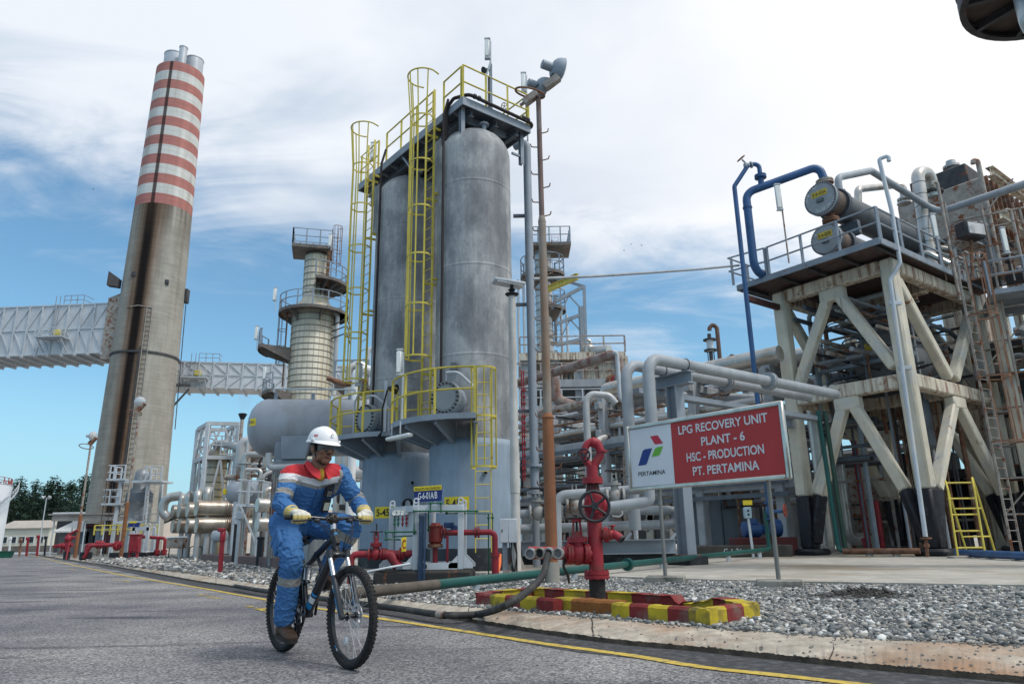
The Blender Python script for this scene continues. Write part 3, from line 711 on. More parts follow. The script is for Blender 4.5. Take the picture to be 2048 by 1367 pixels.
# ------------------------------------------------------------------ service deck across both vessels
dk = thing('service_deck','steel deck with yellow railing across the tops of the two tall vessels','platform',uv(2.4,.3,12.3))
ud0,ud1,vd0,vd1,ZD = -.72,5.55,-.88,1.52,12.42
def quad(u0,u1,v0,v1,z): return [uv(u0,v0,z),uv(u1,v0,z),uv(u1,v1,z),uv(u0,v1,z)]
MB().prism(quad(ud0,ud1,vd0,vd1,ZD),(0,0,.06)).build('deck_plate',M_STEEL_D,dk)
fr = MB()
for a,b in ((quad(ud0,ud1,vd0,vd1,ZD)[i],quad(ud0,ud1,vd0,vd1,ZD)[(i + 1) % 4]) for i in range(4)): fr.bar(a,b,.03,.24)
fr.build('edge_frame',M_STEEL,dk)
for u in np.linspace(ud0 + .55,ud1 - .3,10): MB().prism([uv(u,vd0 + .03,ZD),uv(u,vd1 - .03,ZD),uv(u,vd1 - .03,ZD - .07),uv(u,vd1 - .6,ZD - .22),uv(u,vd0 + .6,ZD - .22),uv(u,vd0 + .03,ZD - .07)],UD * .03).build('joist',M_STEEL,dk)
for v in (-.5,.35,1.1): MB().ibeam(uv(ud0 + .1,v,ZD - .20),uv(ud1 - .1,v,ZD - .20),.14,.2,.02).build('girder',M_STEEL_D,dk)
for u,v,L,br in ((-.45,-.72,1.1,0),(2.15,-.78,1.0,1),(-.40,1.42,1.05,0),(4.6,-.78,1.0,0)):
 q = MB().ibeam(uv(u,v,ZD - .02),uv(u,v,ZD - L),.12,.12,.014,UD)
 if br: q.bar(uv(u,v,ZD - L * .8),uv(u + .6,v,ZD - .05),.05,.05)
 q.bar(uv(u,v,ZD - L * .75),uv(u,v + (.35 if v < 0 else -.35),ZD - L * .75),.06,.06)
 q.build('hanger',M_STEEL,dk)
zt = ZD + .06
railing(dk,[uv(ud0 + .03,vd0 + .03,zt),uv(ud0 + .03,vd1 - .03,zt)],1.1,M_YEL,.024,.8)
railing(dk,[uv(ud0 + .12,vd0 + .03,zt),uv(.28,vd0 + .03,zt)],1.1,M_YEL,.024,.9)
railing(dk,[uv(.85,vd0 + .03,zt),uv(3.65,vd0 + .03,zt)],1.1,M_YEL,.024,.95)
railing(dk,[uv(4.2,vd0 + .03,zt),uv(ud1 - .03,vd0 + .03,zt),uv(ud1 - .03,vd1 - .03,zt),uv(ud0 + .12,vd1 - .03,zt)],1.1,M_YEL,.024,1.3)
MB().tube([uv(.0,vd0 - .05,ZD - .9),uv(.0,vd0 - .05,ZD + .12),uv(-.35,vd0 - .05,ZD + .24),uv(ud0 - .09,vd0 + .15,ZD + .2),uv(ud0 - .09,vd1 + .08,ZD + .14),uv(ud0 + .5,vd1 + .08,ZD + .1)],.05,10,bend=.18).build('drench_pipe',MATS['black_brown_pipe'],dk)
for v in (-.55,-.4,1.2,1.35): MB().ball(uv(ud0 - .1,v,ZD + .2),.075,8,6).build('pipe_clamp',M_BLACK,dk)
def mini_valve(t,p,k=1.0):
 MB().cyl(p,p + Vector((0,0,.32 * k)),.045).flange(p + Vector((0,0,.04)),(0,0,1),.09,.03,6).flange(p + Vector((0,0,.2 * k)),(0,0,1),.08,.03,6).cyl(p + Vector((0,0,.3 * k)),p + Vector((0,0,.5 * k)),.015).build('vent_valve',M_RUSTP,t)
for v in (.2,.95): mini_valve(dk,uv(ud0 + .35,v,zt),.9)
w_ = MB().wheel(uv(ud0 + .2,.72,zt + .5),UD + Vector((0,0,.4)),.10,.012,5); w_.build('hand_wheel',M_RUSTP,dk)
tube_lamp(uv(ud0 + .02,-.05,ZD),14.45,'highest fluorescent lamp, on a bent pole at the near corner of the vessel deck',.12,hgt=.62)
hs = thing('siren_horn','dark horn on a short grey post beside the highest lamp on the service deck','siren',uv(ud0 + .05,.12,ZD))
p = uv(ud0 + .05,.12,ZD); MB().bar(p,p + Vector((0,0,1.62)),.09,.07).build('post',M_STEEL,hs); MB().tube([p + Vector((-.05,-.03,.1)),p + Vector((-.05,-.03,1.2))],.03,8).build('conduit',M_CABLE,hs)
MB().lathe(p + Vector((-.05,-.03,1.42)),(-.8,-.5,-.5),[(0,.04),(.08,.05),(.2,.11)],14).build('horn',M_BLACK,hs)
pr_ = at(1056,300,19.2); tube_lamp((pr_.x,pr_.y,ZD),at(1056,165,19.2).z,'fluorescent lamp standing at the right end of the service deck beside the floodlights',.05,hgt=.62,gooseneck=False)
pr_ = at(748,390,21.5); tube_lamp((pr_.x,pr_.y,ZD),at(738,303,21.5).z,'fluorescent lamp at the far deck end, seen through the farther ladder cage',-.02,hgt=.6,gooseneck=False)
pr_ = at(803,858,17.6); tube_lamp((pr_.x,pr_.y,3.6),at(800,724,17.6).z,'fluorescent lamp on a thin post on the larger round yellow platform',.02,hgt=.62,gooseneck=False)
pr_ = at(706,880,20.4); tube_lamp((pr_.x,pr_.y,3.6),at(720,748,20.4).z,'fluorescent lamp on a bent post at the platform of the farther vessel',.16,hgt=.62)
# lamp hung below platform A
c0,c1 = at(775,878,17.3),at(822,868,16.6); fl = thing('hanging_lamp','long white fluorescent lamp hung beneath the left edge of the nearer round platform','lamp',(c0 + c1) / 2)
MB().bar(c0,c1,.16,.09,ch=.03).build('housing',M_LAMP,fl); MB().bar(c0 + Vector((.1,0,.02)),c0 + Vector((.1,-0,.35)),.03,.03).bar(c1 + Vector((-.25,0,.02)),c1 + Vector((-.25,0,.32)),.03,.03).build('hanger',M_PALE,fl)
# small camera post at the platform's left end
cp = at(769,862,18.6); ph = thing('platform_horn','black horn with hanging cables on a flat post of the larger round platform','siren',cp)
MB().bar(cp,cp + Vector((0,0,1.35)),.07,.05).build('post',M_PALE,ph); MB().lathe(cp + Vector((.08,-.05,1.15)),(.9,-.35,-.25),[(0,.05),(.1,.07),(.24,.14)],12).build('horn',M_BLACK,ph)
MB().tube([cp + Vector((.05,-.04,1.1)),cp + Vector((-.07,-.04,.6)),cp + Vector((-.05,-.05,.0)),cp + Vector((-.3,0,-.3)),cp + Vector((-.55,.2,-.15))],.022,6,bend=.2).tube([cp + Vector((-.05,-.03,.05)),cp + Vector((-.2,0,-.45)),cp + Vector((.02,0,-.55)),cp + Vector((.1,0,-.1))],.015,6,bend=.15).build('cable',M_CABLE,ph)

# ------------------------------------------------------------------ masts and posts in front
def floodlight(t,p,aim,r=.2,m=None,name='floodlight'):
 aim = Vector(aim).normalized(); p = Vector(p)
 f = MB().lathe(p - aim * r * 1.9,aim,[(0,r * .3),(r * .06,r * .42),(r * 1.0,r * .42),(r * 1.02,r * .52),(r * 1.12,r * .74),(r * 1.35,r * .98),(r * 1.65,r * 1.12),(r * 1.9,r * 1.16),(r * 2.0,r * 1.2)],20).build(name,m or M_STEEL,t)
 MB().lathe(p + aim * r * .09,aim,[(0,r * 1.14),(r * .15,r * .95),(r * .28,r * .5),(r * .32,.01)],20).build('lens',M_GLASS,f)
 return f
mp_ = gnd(1105,1165,.10); mt = thing('light_mast','tall rusty climbing mast with bent steps and two floodlights on top','light mast',mp_)
zz = lambda y,x=1085: at(x,y,mp_.y).z
MB().cyl(mp_,mp_ + Vector((0,0,.34)),.125,n=20).build('concrete_foot',M_CONC,mt)
MB().cyl(mp_ + Vector((0,0,.30)),(mp_.x,mp_.y,zz(835)),.104,.100,n=20).cyl((mp_.x,mp_.y,zz(835)),(mp_.x,mp_.y,zz(826)),.115,.08,n=20).build('lower_pole',M_ORANGE,mt)
MB().cyl((mp_.x,mp_.y,zz(828)),(mp_.x,mp_.y,zz(440)),.078,.074,n=18).cyl((mp_.x,mp_.y,zz(444)),(mp_.x,mp_.y,zz(432)),.078,.055,n=18).build('middle_pole',mat('mast_worn_paint',(.26,.22,.19),.75,0,.2,3,col2=(.22,.12,.06),c2=.5,c2s=1.6,c2z=.2,rust=.22),mt)
MB().cyl((mp_.x,mp_.y,zz(436)),(mp_.x,mp_.y,zz(190)),.052,.05,n=16).build('upper_pole',mat('mast_red_rust',(.15,.10,.09),.75,0,.3,3,col2=(.2,.2,.21),c2=.3,c2s=1.5,rust=.3),mt)
z = 1.7; k = 0
while z < zz(260):
 s = 1 if k % 2 else -1; r0 = .1 if z < zz(828) else .06; q = Vector((mp_.x,mp_.y,z)); e = Vector((s * .86,-.5 * s * .3,0))
 MB().tube([q + e * r0 * .8,q + e * (r0 + .13) + Vector((0,0,.02)),q + e * (r0 + .15) + Vector((0,0,.09))],.012,6,bend=.03).build('step',M_RUST,mt)
 z += .30; k += 1
top = Vector((mp_.x,mp_.y,zz(190)))
MB().arc(top + Vector((-.17,-.05,.02)),(.25,-.3,1),.30,.022,n=30).build('guard_ring',M_RUST,mt)
e = Vector((.78,-.2,.52)).normalized()
for a,b in ((-.35,-.02),(.16,.52)): MB().bar(top + e * a + Vector((0,0,.06)),top + e * b + Vector((0,0,.06)),.15,.16,ch=.015).build('ballast_box',M_RUSTP,mt)
MB().bar(top + e * -.45 + Vector((0,.08,.13)),top + e * .6 + Vector((0,.08,.13)),.05,.05).build('cross_arm',M_RUST,mt)
MB().tube([top + e * .5 + Vector((0,0,.3)),top + e * .35 + Vector((-.05,-.05,.12)),top + e * .2 + Vector((0,0,.1))],.012,6).tube([top + e * -.02 + Vector((.05,0,.3)),top + e * -.1 + Vector((-.05,-.05,.1)),top + Vector((0,-.06,-.1))],.012,6).build('cable',M_CABLE,mt)
for k in (.02,.5): MB().bar(top + e * k + Vector((.03,.08,.1)),top + e * k + Vector((.05,.09,.36)),.03,.07).build('yoke',M_RUST,mt)
floodlight(mt,top + e * .52 + Vector((.04,.1,.28)),(.9,.35,-.15),.22,M_STEEL); floodlight(mt,top + e * .0 + Vector((.12,.16,.28)),(.9,.4,-.12),.19,M_STEEL)

wp = gnd(1033,1150,.10); wt = thing('white_post','weathered white post with insulator and flat floodlight in front of the nearer vessel','lamp post',wp)
zz2 = lambda y: at(1033,y,wp.y).z
MB().bbox(wp + Vector((0,0,.05)),(.55,.5,.12),.02).build('base_plate',M_RUSTP,wt)
MB().cyl(wp,(wp.x,wp.y,zz2(592)),.10,.085,n=20).cyl((wp.x,wp.y,zz2(905)),(wp.x,wp.y,zz2(985)),.106,n=20).build('pole',mat('weathered_white_pole',(.50,.49,.47),.6,0,.15,3,col2=(.30,.26,.22),c2=.35,c2s=1.6,c2z=.15,rust=.12,grime=.4),wt)
tp = Vector((wp.x,wp.y,zz2(592))); MB().lathe(tp,(0,0,1),[(0,.08),(.03,.14),(.06,.16),(.09,.08),(.12,.05),(.16,.09),(.2,.04),(.26,.04)],18).build('insulator',M_BLACK,wt)
c0,c1 = tp + Vector((-.42,-.1,.36)),tp + Vector((.28,.1,.30)); MB().bar(c0,c1,.34,.07,ch=.02).build('lamp_head',M_PALE,wt); MB().bar(c0 + Vector((.05,0,-.045)),c1 + Vector((-.05,0,-.045)),.28,.025).build('lamp_glass',M_GLASS,wt)
for k in range(3):
 a = 2 * PI * k / 3 + .6; e = Vector((math.cos(a),math.sin(a),0)); s = Vector((-e.y,e.x,0))
 MB().prism([wp + e * .09 + Vector((0,0,.11)),wp + e * .24 + Vector((0,0,.11)),wp + e * .09 + Vector((0,0,.45))],s * .015).build('gusset',M_RUSTP,wt)
cb = at(1017,1060,wp.y - .25); ct = thing('switch_cabinet','pale grey two-door switch cabinet mounted on a stand beside the white post','cabinet',(cb.x,cb.y,.1))
MB().bbox(cb,(.36,.2,.48),.012).build('case',M_PALE,ct)
for s in (-1,1): MB().bbox(cb + Vector((s * .0885,-.105,0)),(.170,.012,.46),.004).build('door',M_PALE,ct)
MB().bbox(cb + Vector((-.13,-.115,0)),(.02,.02,.05),.003).build('latch',M_BLACK,ct)
MB().bar((cb.x - .08,cb.y + .05,.1),(cb.x - .08,cb.y + .05,cb.z - .2),.10,.05).build('stand',M_STEEL,ct)
MB().bbox((cb.x - .08,cb.y + .05,.13),(.3,.25,.06),.01).build('foot',M_RUSTP,ct)
q = MB(); rr = random.Random(4)
for k in range(6):
 x0 = cb.x + .02 + k * .025; q.tube([(x0,cb.y,cb.z - .2),(x0 + rr.uniform(-.04,.08),cb.y - .03,cb.z - .5),(cb.x + .12 + rr.uniform(-.05,.06),cb.y + .02,.12)],.012,6,bend=.2)
q.build('cable',M_CABLE,ct)
oh = at(996,1120,15.0); hp = thing('orange_conduit','bright orange flexible conduit curving down into the gravel beside the switch cabinet','conduit',(oh.x,oh.y,.1))
MB().tube([at(1000,1108,15.2),at(999,1130,15.0),at(990,1158,14.2)],.035,10,bend=.4).build('tube',mat('orange_plastic',(.75,.17,.05),.5),hp)

pz = 19.4; P = [at(1050,288,pz),at(1059,600,pz),at(1074,985,pz)]; base = Vector((P[2].x,pz,ZS)); gp = thing('riser_pipe','tall straight grey pipe rising to the service deck on the right of the vessels','pipe',base)
xg = (P[0].x + P[2].x) / 2
MB().tube([(xg - .35,pz + .3,P[0].z + .1),(xg,pz,P[0].z + .1),(xg,pz,P[2].z)],.12,16,bend=.3).build('pipe',M_STEEL,gp)
MB().flange((xg,pz,at(1070,930,pz).z),(0,0,1),.21,.07,10).build('flange',M_STEEL,gp); MB().cyl((xg,pz,P[2].z),(xg,pz,ZS),.10).flange((xg,pz,P[2].z),(0,0,1),.2,.05,8).build('foot',M_PIPE,gp)
for y in (428,606,820): zc = at(1060,y,pz).z; MB().bar((xg - .45,pz + .1,zc),(xg + .1,pz + .1,zc),.10,.08).build('pipe_clip',M_STEEL_D,gp)

# ------------------------------------------------------------------ bicycle and rider
BO = gnd(569,1303); BF = gnd(706,1339); BD = (BF - BO).normalized(); BL_ = Vector((-BD.y,BD.x,0))
BM = Matrix(((BD.x,BL_.x,0,BO.x),(BD.y,BL_.y,0,BO.y),(0,0,1,0),(0,0,0,1)))
def XB(mb,M=None):
 M = M or BM; mb.v = [tuple(M @ Vector(v)) for v in mb.v]; return mb
M_BIKE = mat('gloss_black_frame',(.012,.014,.020),.25,0,.1,3,spec=.6)
M_DECB = mat('bike_blue_decal',(.03,.25,.55),.35,0,.05)
M_DECW = mat('bike_white_decal',(.72,.74,.76),.35,0,.05)
M_ALU = mat('bare_aluminium',(.55,.56,.58),.3,.85,.1,8)
M_TYRE = mat('tyre_rubber',(.018,.018,.019),.85,0,.3,30,bump=.4,bs=90)
M_SPOKE = mat('spoke_steel',(.55,.56,.58),.35,.7,.05)
bike = thing('bicycle','black full-suspension mountain bicycle ridden along the road','bicycle',BM @ Vector((.5,0,0)))
WR = .328
def bike_wheel(hx,front):
 c = Vector((hx,0,WR)); Yv = Vector((0,1,0)); w = MB()
 w.arc(c,Yv,WR - .028,.027,n=72,m=12); rg = random.Random(3)
 for k in range(72):
  th = 2 * PI * (k + .5) / 72; e = Vector((math.cos(th),0,math.sin(th))); tn = Vector((-math.sin(th),0,math.cos(th)))
  R = Matrix((tn,Yv,e)).transposed()
  if k % 2: w.box(c + e * (WR - .004),(.013,.020,.010),R=R)
  else:
   for s in (-1,1): w.box(c + e * (WR - .006) + Yv * s * .010,(.013,.012,.010),R=R)
  for s in (-1,1): w.box(c + e * (WR - .014) + Yv * s * .022,(.012,.010,.012),R=Matrix((tn,(Yv * .7 + e * s * .7 * -1).normalized(),(e * .7 + Yv * s * .7).normalized())).transposed())
 t = XB(w).build('wheel',M_TYRE,bike,sm=35)
 XB(MB().lathe(c - Yv * .013,Yv,[(0,.283),(0,.268),(.013,.262),(.026,.268),(.026,.283),(.013,.279),(0,.283)],60,cap=False)).build('rim',M_BIKE,t)
 s_ = MB()
 for k in range(32):
  a = 2 * PI * k / 32; sd = 1 if k % 2 else -1; b = a + (.55 if (k // 2) % 2 else -.55)
  s_.tube([c + Vector((math.cos(b) * .024,sd * .030,math.sin(b) * .024)),c + Vector((math.cos(a) * .264,sd * .003,math.sin(a) * .264))],.0014,5)
 XB(s_).build('spokes',M_SPOKE,t)
 XB(MB().lathe(c - Yv * .055,Yv,[(0,.012),(.02,.014),(.022,.028),(.028,.028),(.032,.016),(.078,.016),(.082,.028),(.088,.028),(.09,.014),(.11,.012)],18)).build('hub',M_BIKE,t)
 XB(MB().lathe(c + Yv * .040,Yv,[(0,.078),(0,.060),(.003,.060),(.003,.078),(0,.078)],32,cap=False).cyl(c + Yv * .039,c + Yv * .044,.035,n=16)).build('brake_disc',M_SPOKE,t)
 q = MB()
 for k in range(6):
  e = Vector((math.cos(k * PI / 3 + .3),0,math.sin(k * PI / 3 + .3))); q.bar(c + Yv * .0415 + e * .03,c + Yv * .0415 + e * .064,.003,.012,Yv)
 XB(q).build('disc_arms',M_SPOKE,t)
 if front:
  e = Vector((math.cos(-1.95),0,math.sin(-1.95))); XB(MB().bbox(c + e * .17,(.05,.012,.045),.006)).build('reflector',M_DECW,t)
  for a_,m_ in ((-2.28,M_DECB),(-2.20,M_DECW)):
   rows = [[c + Vector((math.cos(a_ + d) * r,-.0145 - .0005,math.sin(a_ + d) * r)) for d in (-.05,0,.05)] for r in (.267,.284)]
   XB(MB().strip(rows)).build('rim_decal',m_,t,sm=0)
 return t
FHX,RHX = 1.06,-.05
bike_wheel(FHX,True); bike_wheel(RHX,False)
bb = Vector((.36,0,.30)); hb = Vector((.795,0,.745)); ht = Vector((.735,0,.895)); sc_ = Vector((.25,0,.62))
f = MB()
f.tube([hb,ht],.024,16).tube([bb,bb.lerp(hb + Vector((0,0,.03)),.9),hb + Vector((-.005,0,.03))],[.036,.030,.030],16)
f.tube([ht - Vector((-.012,0,.05)),sc_ + Vector((.02,0,.0))],.024,14).tube([bb,sc_ + Vector((-.03,0,.07))],.020,14).tube([Vector((.36,-.04,.30)),Vector((.36,.04,.30))],.028,16)
f.tube([sc_.lerp(ht,.42),bb.lerp(hb,.62)],.014,10)
frame = XB(f).build('frame',M_BIKE,bike)
f = MB()
for s in (-1,1):
 f.tube([bb + Vector((-.03,s * .035,.02)),Vector((RHX,s * .062,WR))],.013,10).tube([Vector((RHX,s * .062,WR)),Vector((.16,s * .045,.50)),Vector((.235,s * .035,.545))],.012,10).tube([Vector((.16,s * .045,.50)),Vector((.27,s * .03,.52)),Vector((.33,s * .02,.52))],.010,8)
XB(f).build('rear_triangle',M_BIKE,bike)
def along_decal(a,b,r,t0,t1,m,span=(-1.0,1.3)):
 d = (b - a).normalized(); u = Vector((0,-1,0)); v = d.cross(u).normalized(); rows = []
 for t in np.linspace(t0,t1,4):
  p = a.lerp(b,t); rows.append([p + (u * math.cos(w) + v * math.sin(w)) * (r + .0012) for w in np.linspace(span[0],span[1],8)])
 return XB(MB().strip(rows)).build('decal',m,frame,sm=40)
along_decal(bb,hb,.0345,.12,.20,M_DECB); along_decal(bb,hb,.0340,.215,.30,M_DECW); along_decal(bb,hb,.0335,.32,.36,M_DECB); along_decal(bb,hb,.0325,.62,.86,M_DECB,(-1.35,-1.0)); along_decal(bb,hb,.0330,.40,.60,M_DECW,(-1.35,-1.15))
XB(MB().ball(ht.lerp(hb,.25) + Vector((.024,0,0)),(.004,.016,.02),14,8)).build('head_badge',M_DECB,frame)
XB(MB().cyl(hb + Vector((0,0,-.005)),hb + Vector((.012,0,-.04)),.03,n=18)).build('headset_cup',mat('worn_brass',(.10,.085,.05),.4,.5,.2,20),bike)
sh = MB(); a,b = sc_.lerp(ht,.20) + Vector((0,0,-.02)),Vector((.33,0,.52))
sh.cyl(a,b,.011,n=10)
for k in range(9): p = a.lerp(b,.25 + k * .07); sh.arc(p,b - a,.024,.006,n=16,m=6)
XB(sh).build('shock',M_ALU,bike); XB(MB().ball(a.lerp(b,.08),(.03,.022,.03),12,8)).build('shock_reservoir',M_ALU,bike)
# fork
fd = (Vector((FHX,0,WR)) - hb).normalized(); cr_ = Vector((.825,0,.705)); fk = MB()
for s in (-1,1):
 top = cr_ + Vector((0,s * .065,.02)); bot = Vector((FHX - .012,s * .065,WR + .0)); m1 = top.lerp(bot,.36)
 fk.tube([m1,m1.lerp(bot,.05),bot.lerp(m1,.06),bot],[.024,.022,.020,.017],14).cyl(bot + Vector((0,-.012,0)),bot + Vector((0,.012,0)),.022,n=14)
a_,b_ = [(cr_ + Vector((0,s * .065,.02))).lerp(Vector((FHX - .012,s * .065,WR)),.40) for s in (-1,1)]
fk.tube([a_,a_ + Vector((.05,.012,.055)),(a_ + b_) / 2 + Vector((.065,0,.075)),b_ + Vector((.05,-.012,.055)),b_],.011,10,bend=.03)
fork = XB(fk).build('fork',mat('fork_grey',(.020,.026,.036),.3,0,.1,spec=.6),bike)
cm = MB().bbox(cr_ + Vector((-.0,0,.02)),(.05,.17,.045),.018)
for s in (-1,1): cm.cyl(cr_ + Vector((-.006,s * .065,.052)),cr_ + Vector((.006,s * .065,-.005)),.026,n=14)
XB(cm).build('fork_crown',M_BIKE,fork)
for s in (-1,1):
 top = cr_ + Vector((0,s * .065,.02)); bot = Vector((FHX - .012,s * .065,WR)); XB(MB().cyl(top.lerp(bot,.04),top.lerp(bot,.37),.016,n=14)).build('stanchion',M_ALU,fork)
 d = (bot - top).normalized(); u = Vector((0,-1,0)); v = d.cross(u)
 for t0,t1,m_ in ((.50,.56,M_DECW),(.565,.62,M_DECB),(.70,.92,M_DECB)):
  rows = [[top.lerp(bot,t) + (u * math.cos(w) + v * math.sin(w)) * (.0232 - .003 * (t - .4)) for w in np.linspace(-.2,.7,6)] for t in (t0,t1)]
  XB(MB().strip(rows)).build('decal',m_,fork,sm=40)
# cockpit
bar_c = Vector((.715,0,.972))
def barp(y): return Vector((.715 - .055 * max(0,(abs(y) - .06)) / .28,y,.972 + .012 * min(1,max(0,abs(y) - .05) / .12)))
XB(MB().tube([barp(y) for y in (-.335,-.2,-.14,-.06,0,.06,.14,.2,.335)],.0125,12)).build('handlebar',M_BIKE,bike)
XB(MB().tube([ht,ht + Vector((-.012,0,.055))],.021,14).tube([ht + Vector((-.012,0,.045)),bar_c],.02,14).cyl(bar_c - Vector((0,.028,0)),bar_c + Vector((0,.028,0)),.024,n=16)).build('stem',M_ALU,bike)
for s in (-1,1):
 XB(MB().tube([barp(s * .215),barp(s * .338)],.0165,12).cyl(barp(s * .335),barp(s * .343),.019,n=14)).build('grip',M_RUBBER,bike)
 lv = MB().bbox(barp(s * .175) + Vector((.012,0,-.012)),(.04,.035,.032),.01).tube([barp(s * .18) + Vector((.03,0,-.015)),barp(s * .22) + Vector((.052,0,-.022)),barp(s * .31) + Vector((.052,0,-.026))],.007,8)
 lv.bbox(barp(s * .13) + Vector((.02,0,-.02)),(.05,.045,.03),.01)
 XB(lv).build('brake_lever',M_BIKE,bike)
cb_ = MB(); rg = random.Random(8)
for s,o in ((-1,.0),(1,.0),(-1,.03),(1,.025),(1,.05)):
 p0 = barp(s * .14) + Vector((.03,0,-.02)); cb_.tube([p0,p0 + Vector((.09,-s * .03,-.03 - o)),Vector((.84 + o,s * .05,.86 - o * 2)),Vector((.80,s * .045,.74)),Vector((.70,s * .02,.68))],.003,6,bend=.09)
XB(cb_).build('brake_cable',M_CABLE,bike)
lk = MB()
for k in range(9): lk.arc(bar_c + Vector((.012 + .005 * rg.random(),-.035 + .008 * k,.0 + .012 * math.sin(k * 2))),(rg.uniform(-1,1),rg.uniform(.2,1),rg.uniform(-.5,.5)),.026,.006,n=16,m=6)
lk.tube([bar_c + Vector((.02,0,0)),bar_c + Vector((.012,0,-.07)),hb + Vector((.02,0,.05))],.017,8)
XB(lk).build('cable_lock',mat('dark_lock_coating',(.045,.04,.032),.4,.2,.3,20),bike)
# saddle
XB(MB().tube([sc_ + Vector((-.03,0,.06)),Vector((.165,0,.82))],.0145,12)).build('seat_post',M_ALU,bike)
sd = MB(); rows = []
for t in np.linspace(0,1,10):
 w = .075 * (1 - t) ** .8 + .02; x = .05 + .26 * t; rows.append([Vector((x,w * s,.845 + .012 * math.cos(s * 1.3) + .01 * (1 - t) - .02 * abs(s) ** 3)) for s in np.linspace(-1,1,9)])
sd.strip(rows); sd.strip([[p + Vector((0,0,-.035)) for p in r] for r in rows]); XB(sd).build('saddle',M_RUBBER,bike)
# drivetrain
ca = rad(-96)                 # right crank points down
XB(MB().lathe(bb + Vector((0,-.052,0)),(0,1,0),[(0,.088),(0,.062),(.004,.062),(.004,.088),(0,.088)],40,cap=False).arc(bb + Vector((0,-.060,0)),(0,1,0),.10,.006,n=40,m=6)).build('chainring',M_BIKE,bike)
q = MB()
for k in range(5): e = Vector((math.cos(k * 1.2566),0,math.sin(k * 1.2566))); q.bar(bb + Vector((0,-.05,0)),bb + Vector((0,-.05,0)) + e * .066,.02,.006,(0,1,0))
XB(q).build('chainring_spider',M_ALU,bike)
for s,a in ((-1,ca),(1,ca + PI)):
 e = Vector((math.cos(a),0,math.sin(a))); p0 = bb + Vector((0,s * .068,0)); p1 = p0 + e * .17 + Vector((0,s * .01,0))
 XB(MB().bar(p0 - e * .015,p1 + e * .012,.014,.026,e.cross(Vector((0,1,0))),ch=.004)).build('crank',M_BIKE,bike)
 XB(MB().bbox(p1 + Vector((0,s * .058,0)),(.085,.085,.022),.006).cyl(p1,p1 + Vector((0,s * .1,0)),.008,n=8)).build('pedal',M_BIKE,bike)
rh = Vector((RHX,-.045,WR)); XB(MB().tube([bb + Vector((0,-.05,.088)),rh + Vector((0,0,.05))],.005,6).tube([bb + Vector((0,-.05,-.088)),Vector((RHX + .05,-.05,.17))],.005,6)).build('chain',M_BOLT,bike)
XB(MB().lathe(rh,(0,1,0),[(0,.03),(.006,.03),(.006,.04),(.012,.04),(.012,.05),(.02,.055),(.022,.02)],24)).build('cassette',M_BOLT,bike)
XB(MB().bbox(Vector((RHX + .02,-.07,.26)),(.04,.03,.06),.01).bar(Vector((RHX + .02,-.065,.25)),Vector((RHX + .055,-.065,.16)),.02,.03).cyl((RHX + .06,-.075,.165),(RHX + .06,-.055,.165),.022,n=14).tube([Vector((RHX + .02,-.07,.28)),Vector((RHX - .06,-.075,.33)),Vector((.04,-.07,.40))],.004,6,bend=.05)).build('rear_derailleur',M_BIKE,bike)

# ---------------------------------------------------------------- the rider
def limb(mb,pts,rr,ref=(0,1,0),n=20,sub=5):
 """lofted limb: rr are radii or (side, depth) pairs; ref is the side direction"""
 P = [Vector(p) for p in pts]; R = [(r,r) if isinstance(r,(int,float)) else r for r in rr]; Q = []; S = []
 for i in range(len(P) - 1):
  p0,p1,p2,p3 = P[max(i - 1,0)],P[i],P[i + 1],P[min(i + 2,len(P) - 1)]
  for k in range(sub):
   t = k / sub; t2,t3 = t * t,t * t * t
   Q.append(.5 * ((2 * p1) + (p2 - p0) * t + (2 * p0 - 5 * p1 + 4 * p2 - p3) * t2 + (3 * p1 - p0 - 3 * p2 + p3) * t3))
   s = t2 * (3 - 2 * t); S.append((R[i][0] + (R[i + 1][0] - R[i][0]) * s,R[i][1] + (R[i + 1][1] - R[i][1]) * s))
 Q.append(P[-1]); S.append(R[-1]); rows = []
 for i,q in enumerate(Q):
  d = (Q[min(i + 1,len(Q) - 1)] - Q[max(i - 1,0)]).normalized(); a = Vector(ref); a = (a - d * a.dot(d)).normalized(); b = d.cross(a)
  rows.append((q,a,b,d,S[i]))
 ext = []
 for e,sg in ((rows[0],-1),(rows[-1],1)):
  q,a,b,d,s = e; ext.append([(q + d * sg * min(s) * .5 * math.sin(t),a,b,d,(s[0] * math.cos(t),s[1] * math.cos(t))) for t in (.5,1.0,1.35)])
 rows = list(reversed(ext[0])) + rows + ext[1]
 vs = [q + a * math.cos(2 * PI * k / n) * s[0] + b * math.sin(2 * PI * k / n) * s[1] for q,a,b,d,s in rows for k in range(n)]; m = len(rows)
 fs = [(i * n + k,i * n + (k + 1) % n,(i + 1) * n + (k + 1) % n,(i + 1) * n + k) for i in range(m - 1) for k in range(n)]
 fs += [tuple(reversed(range(n))),tuple((m - 1) * n + k for k in range(n))]
 return mb.add(vs,fs)
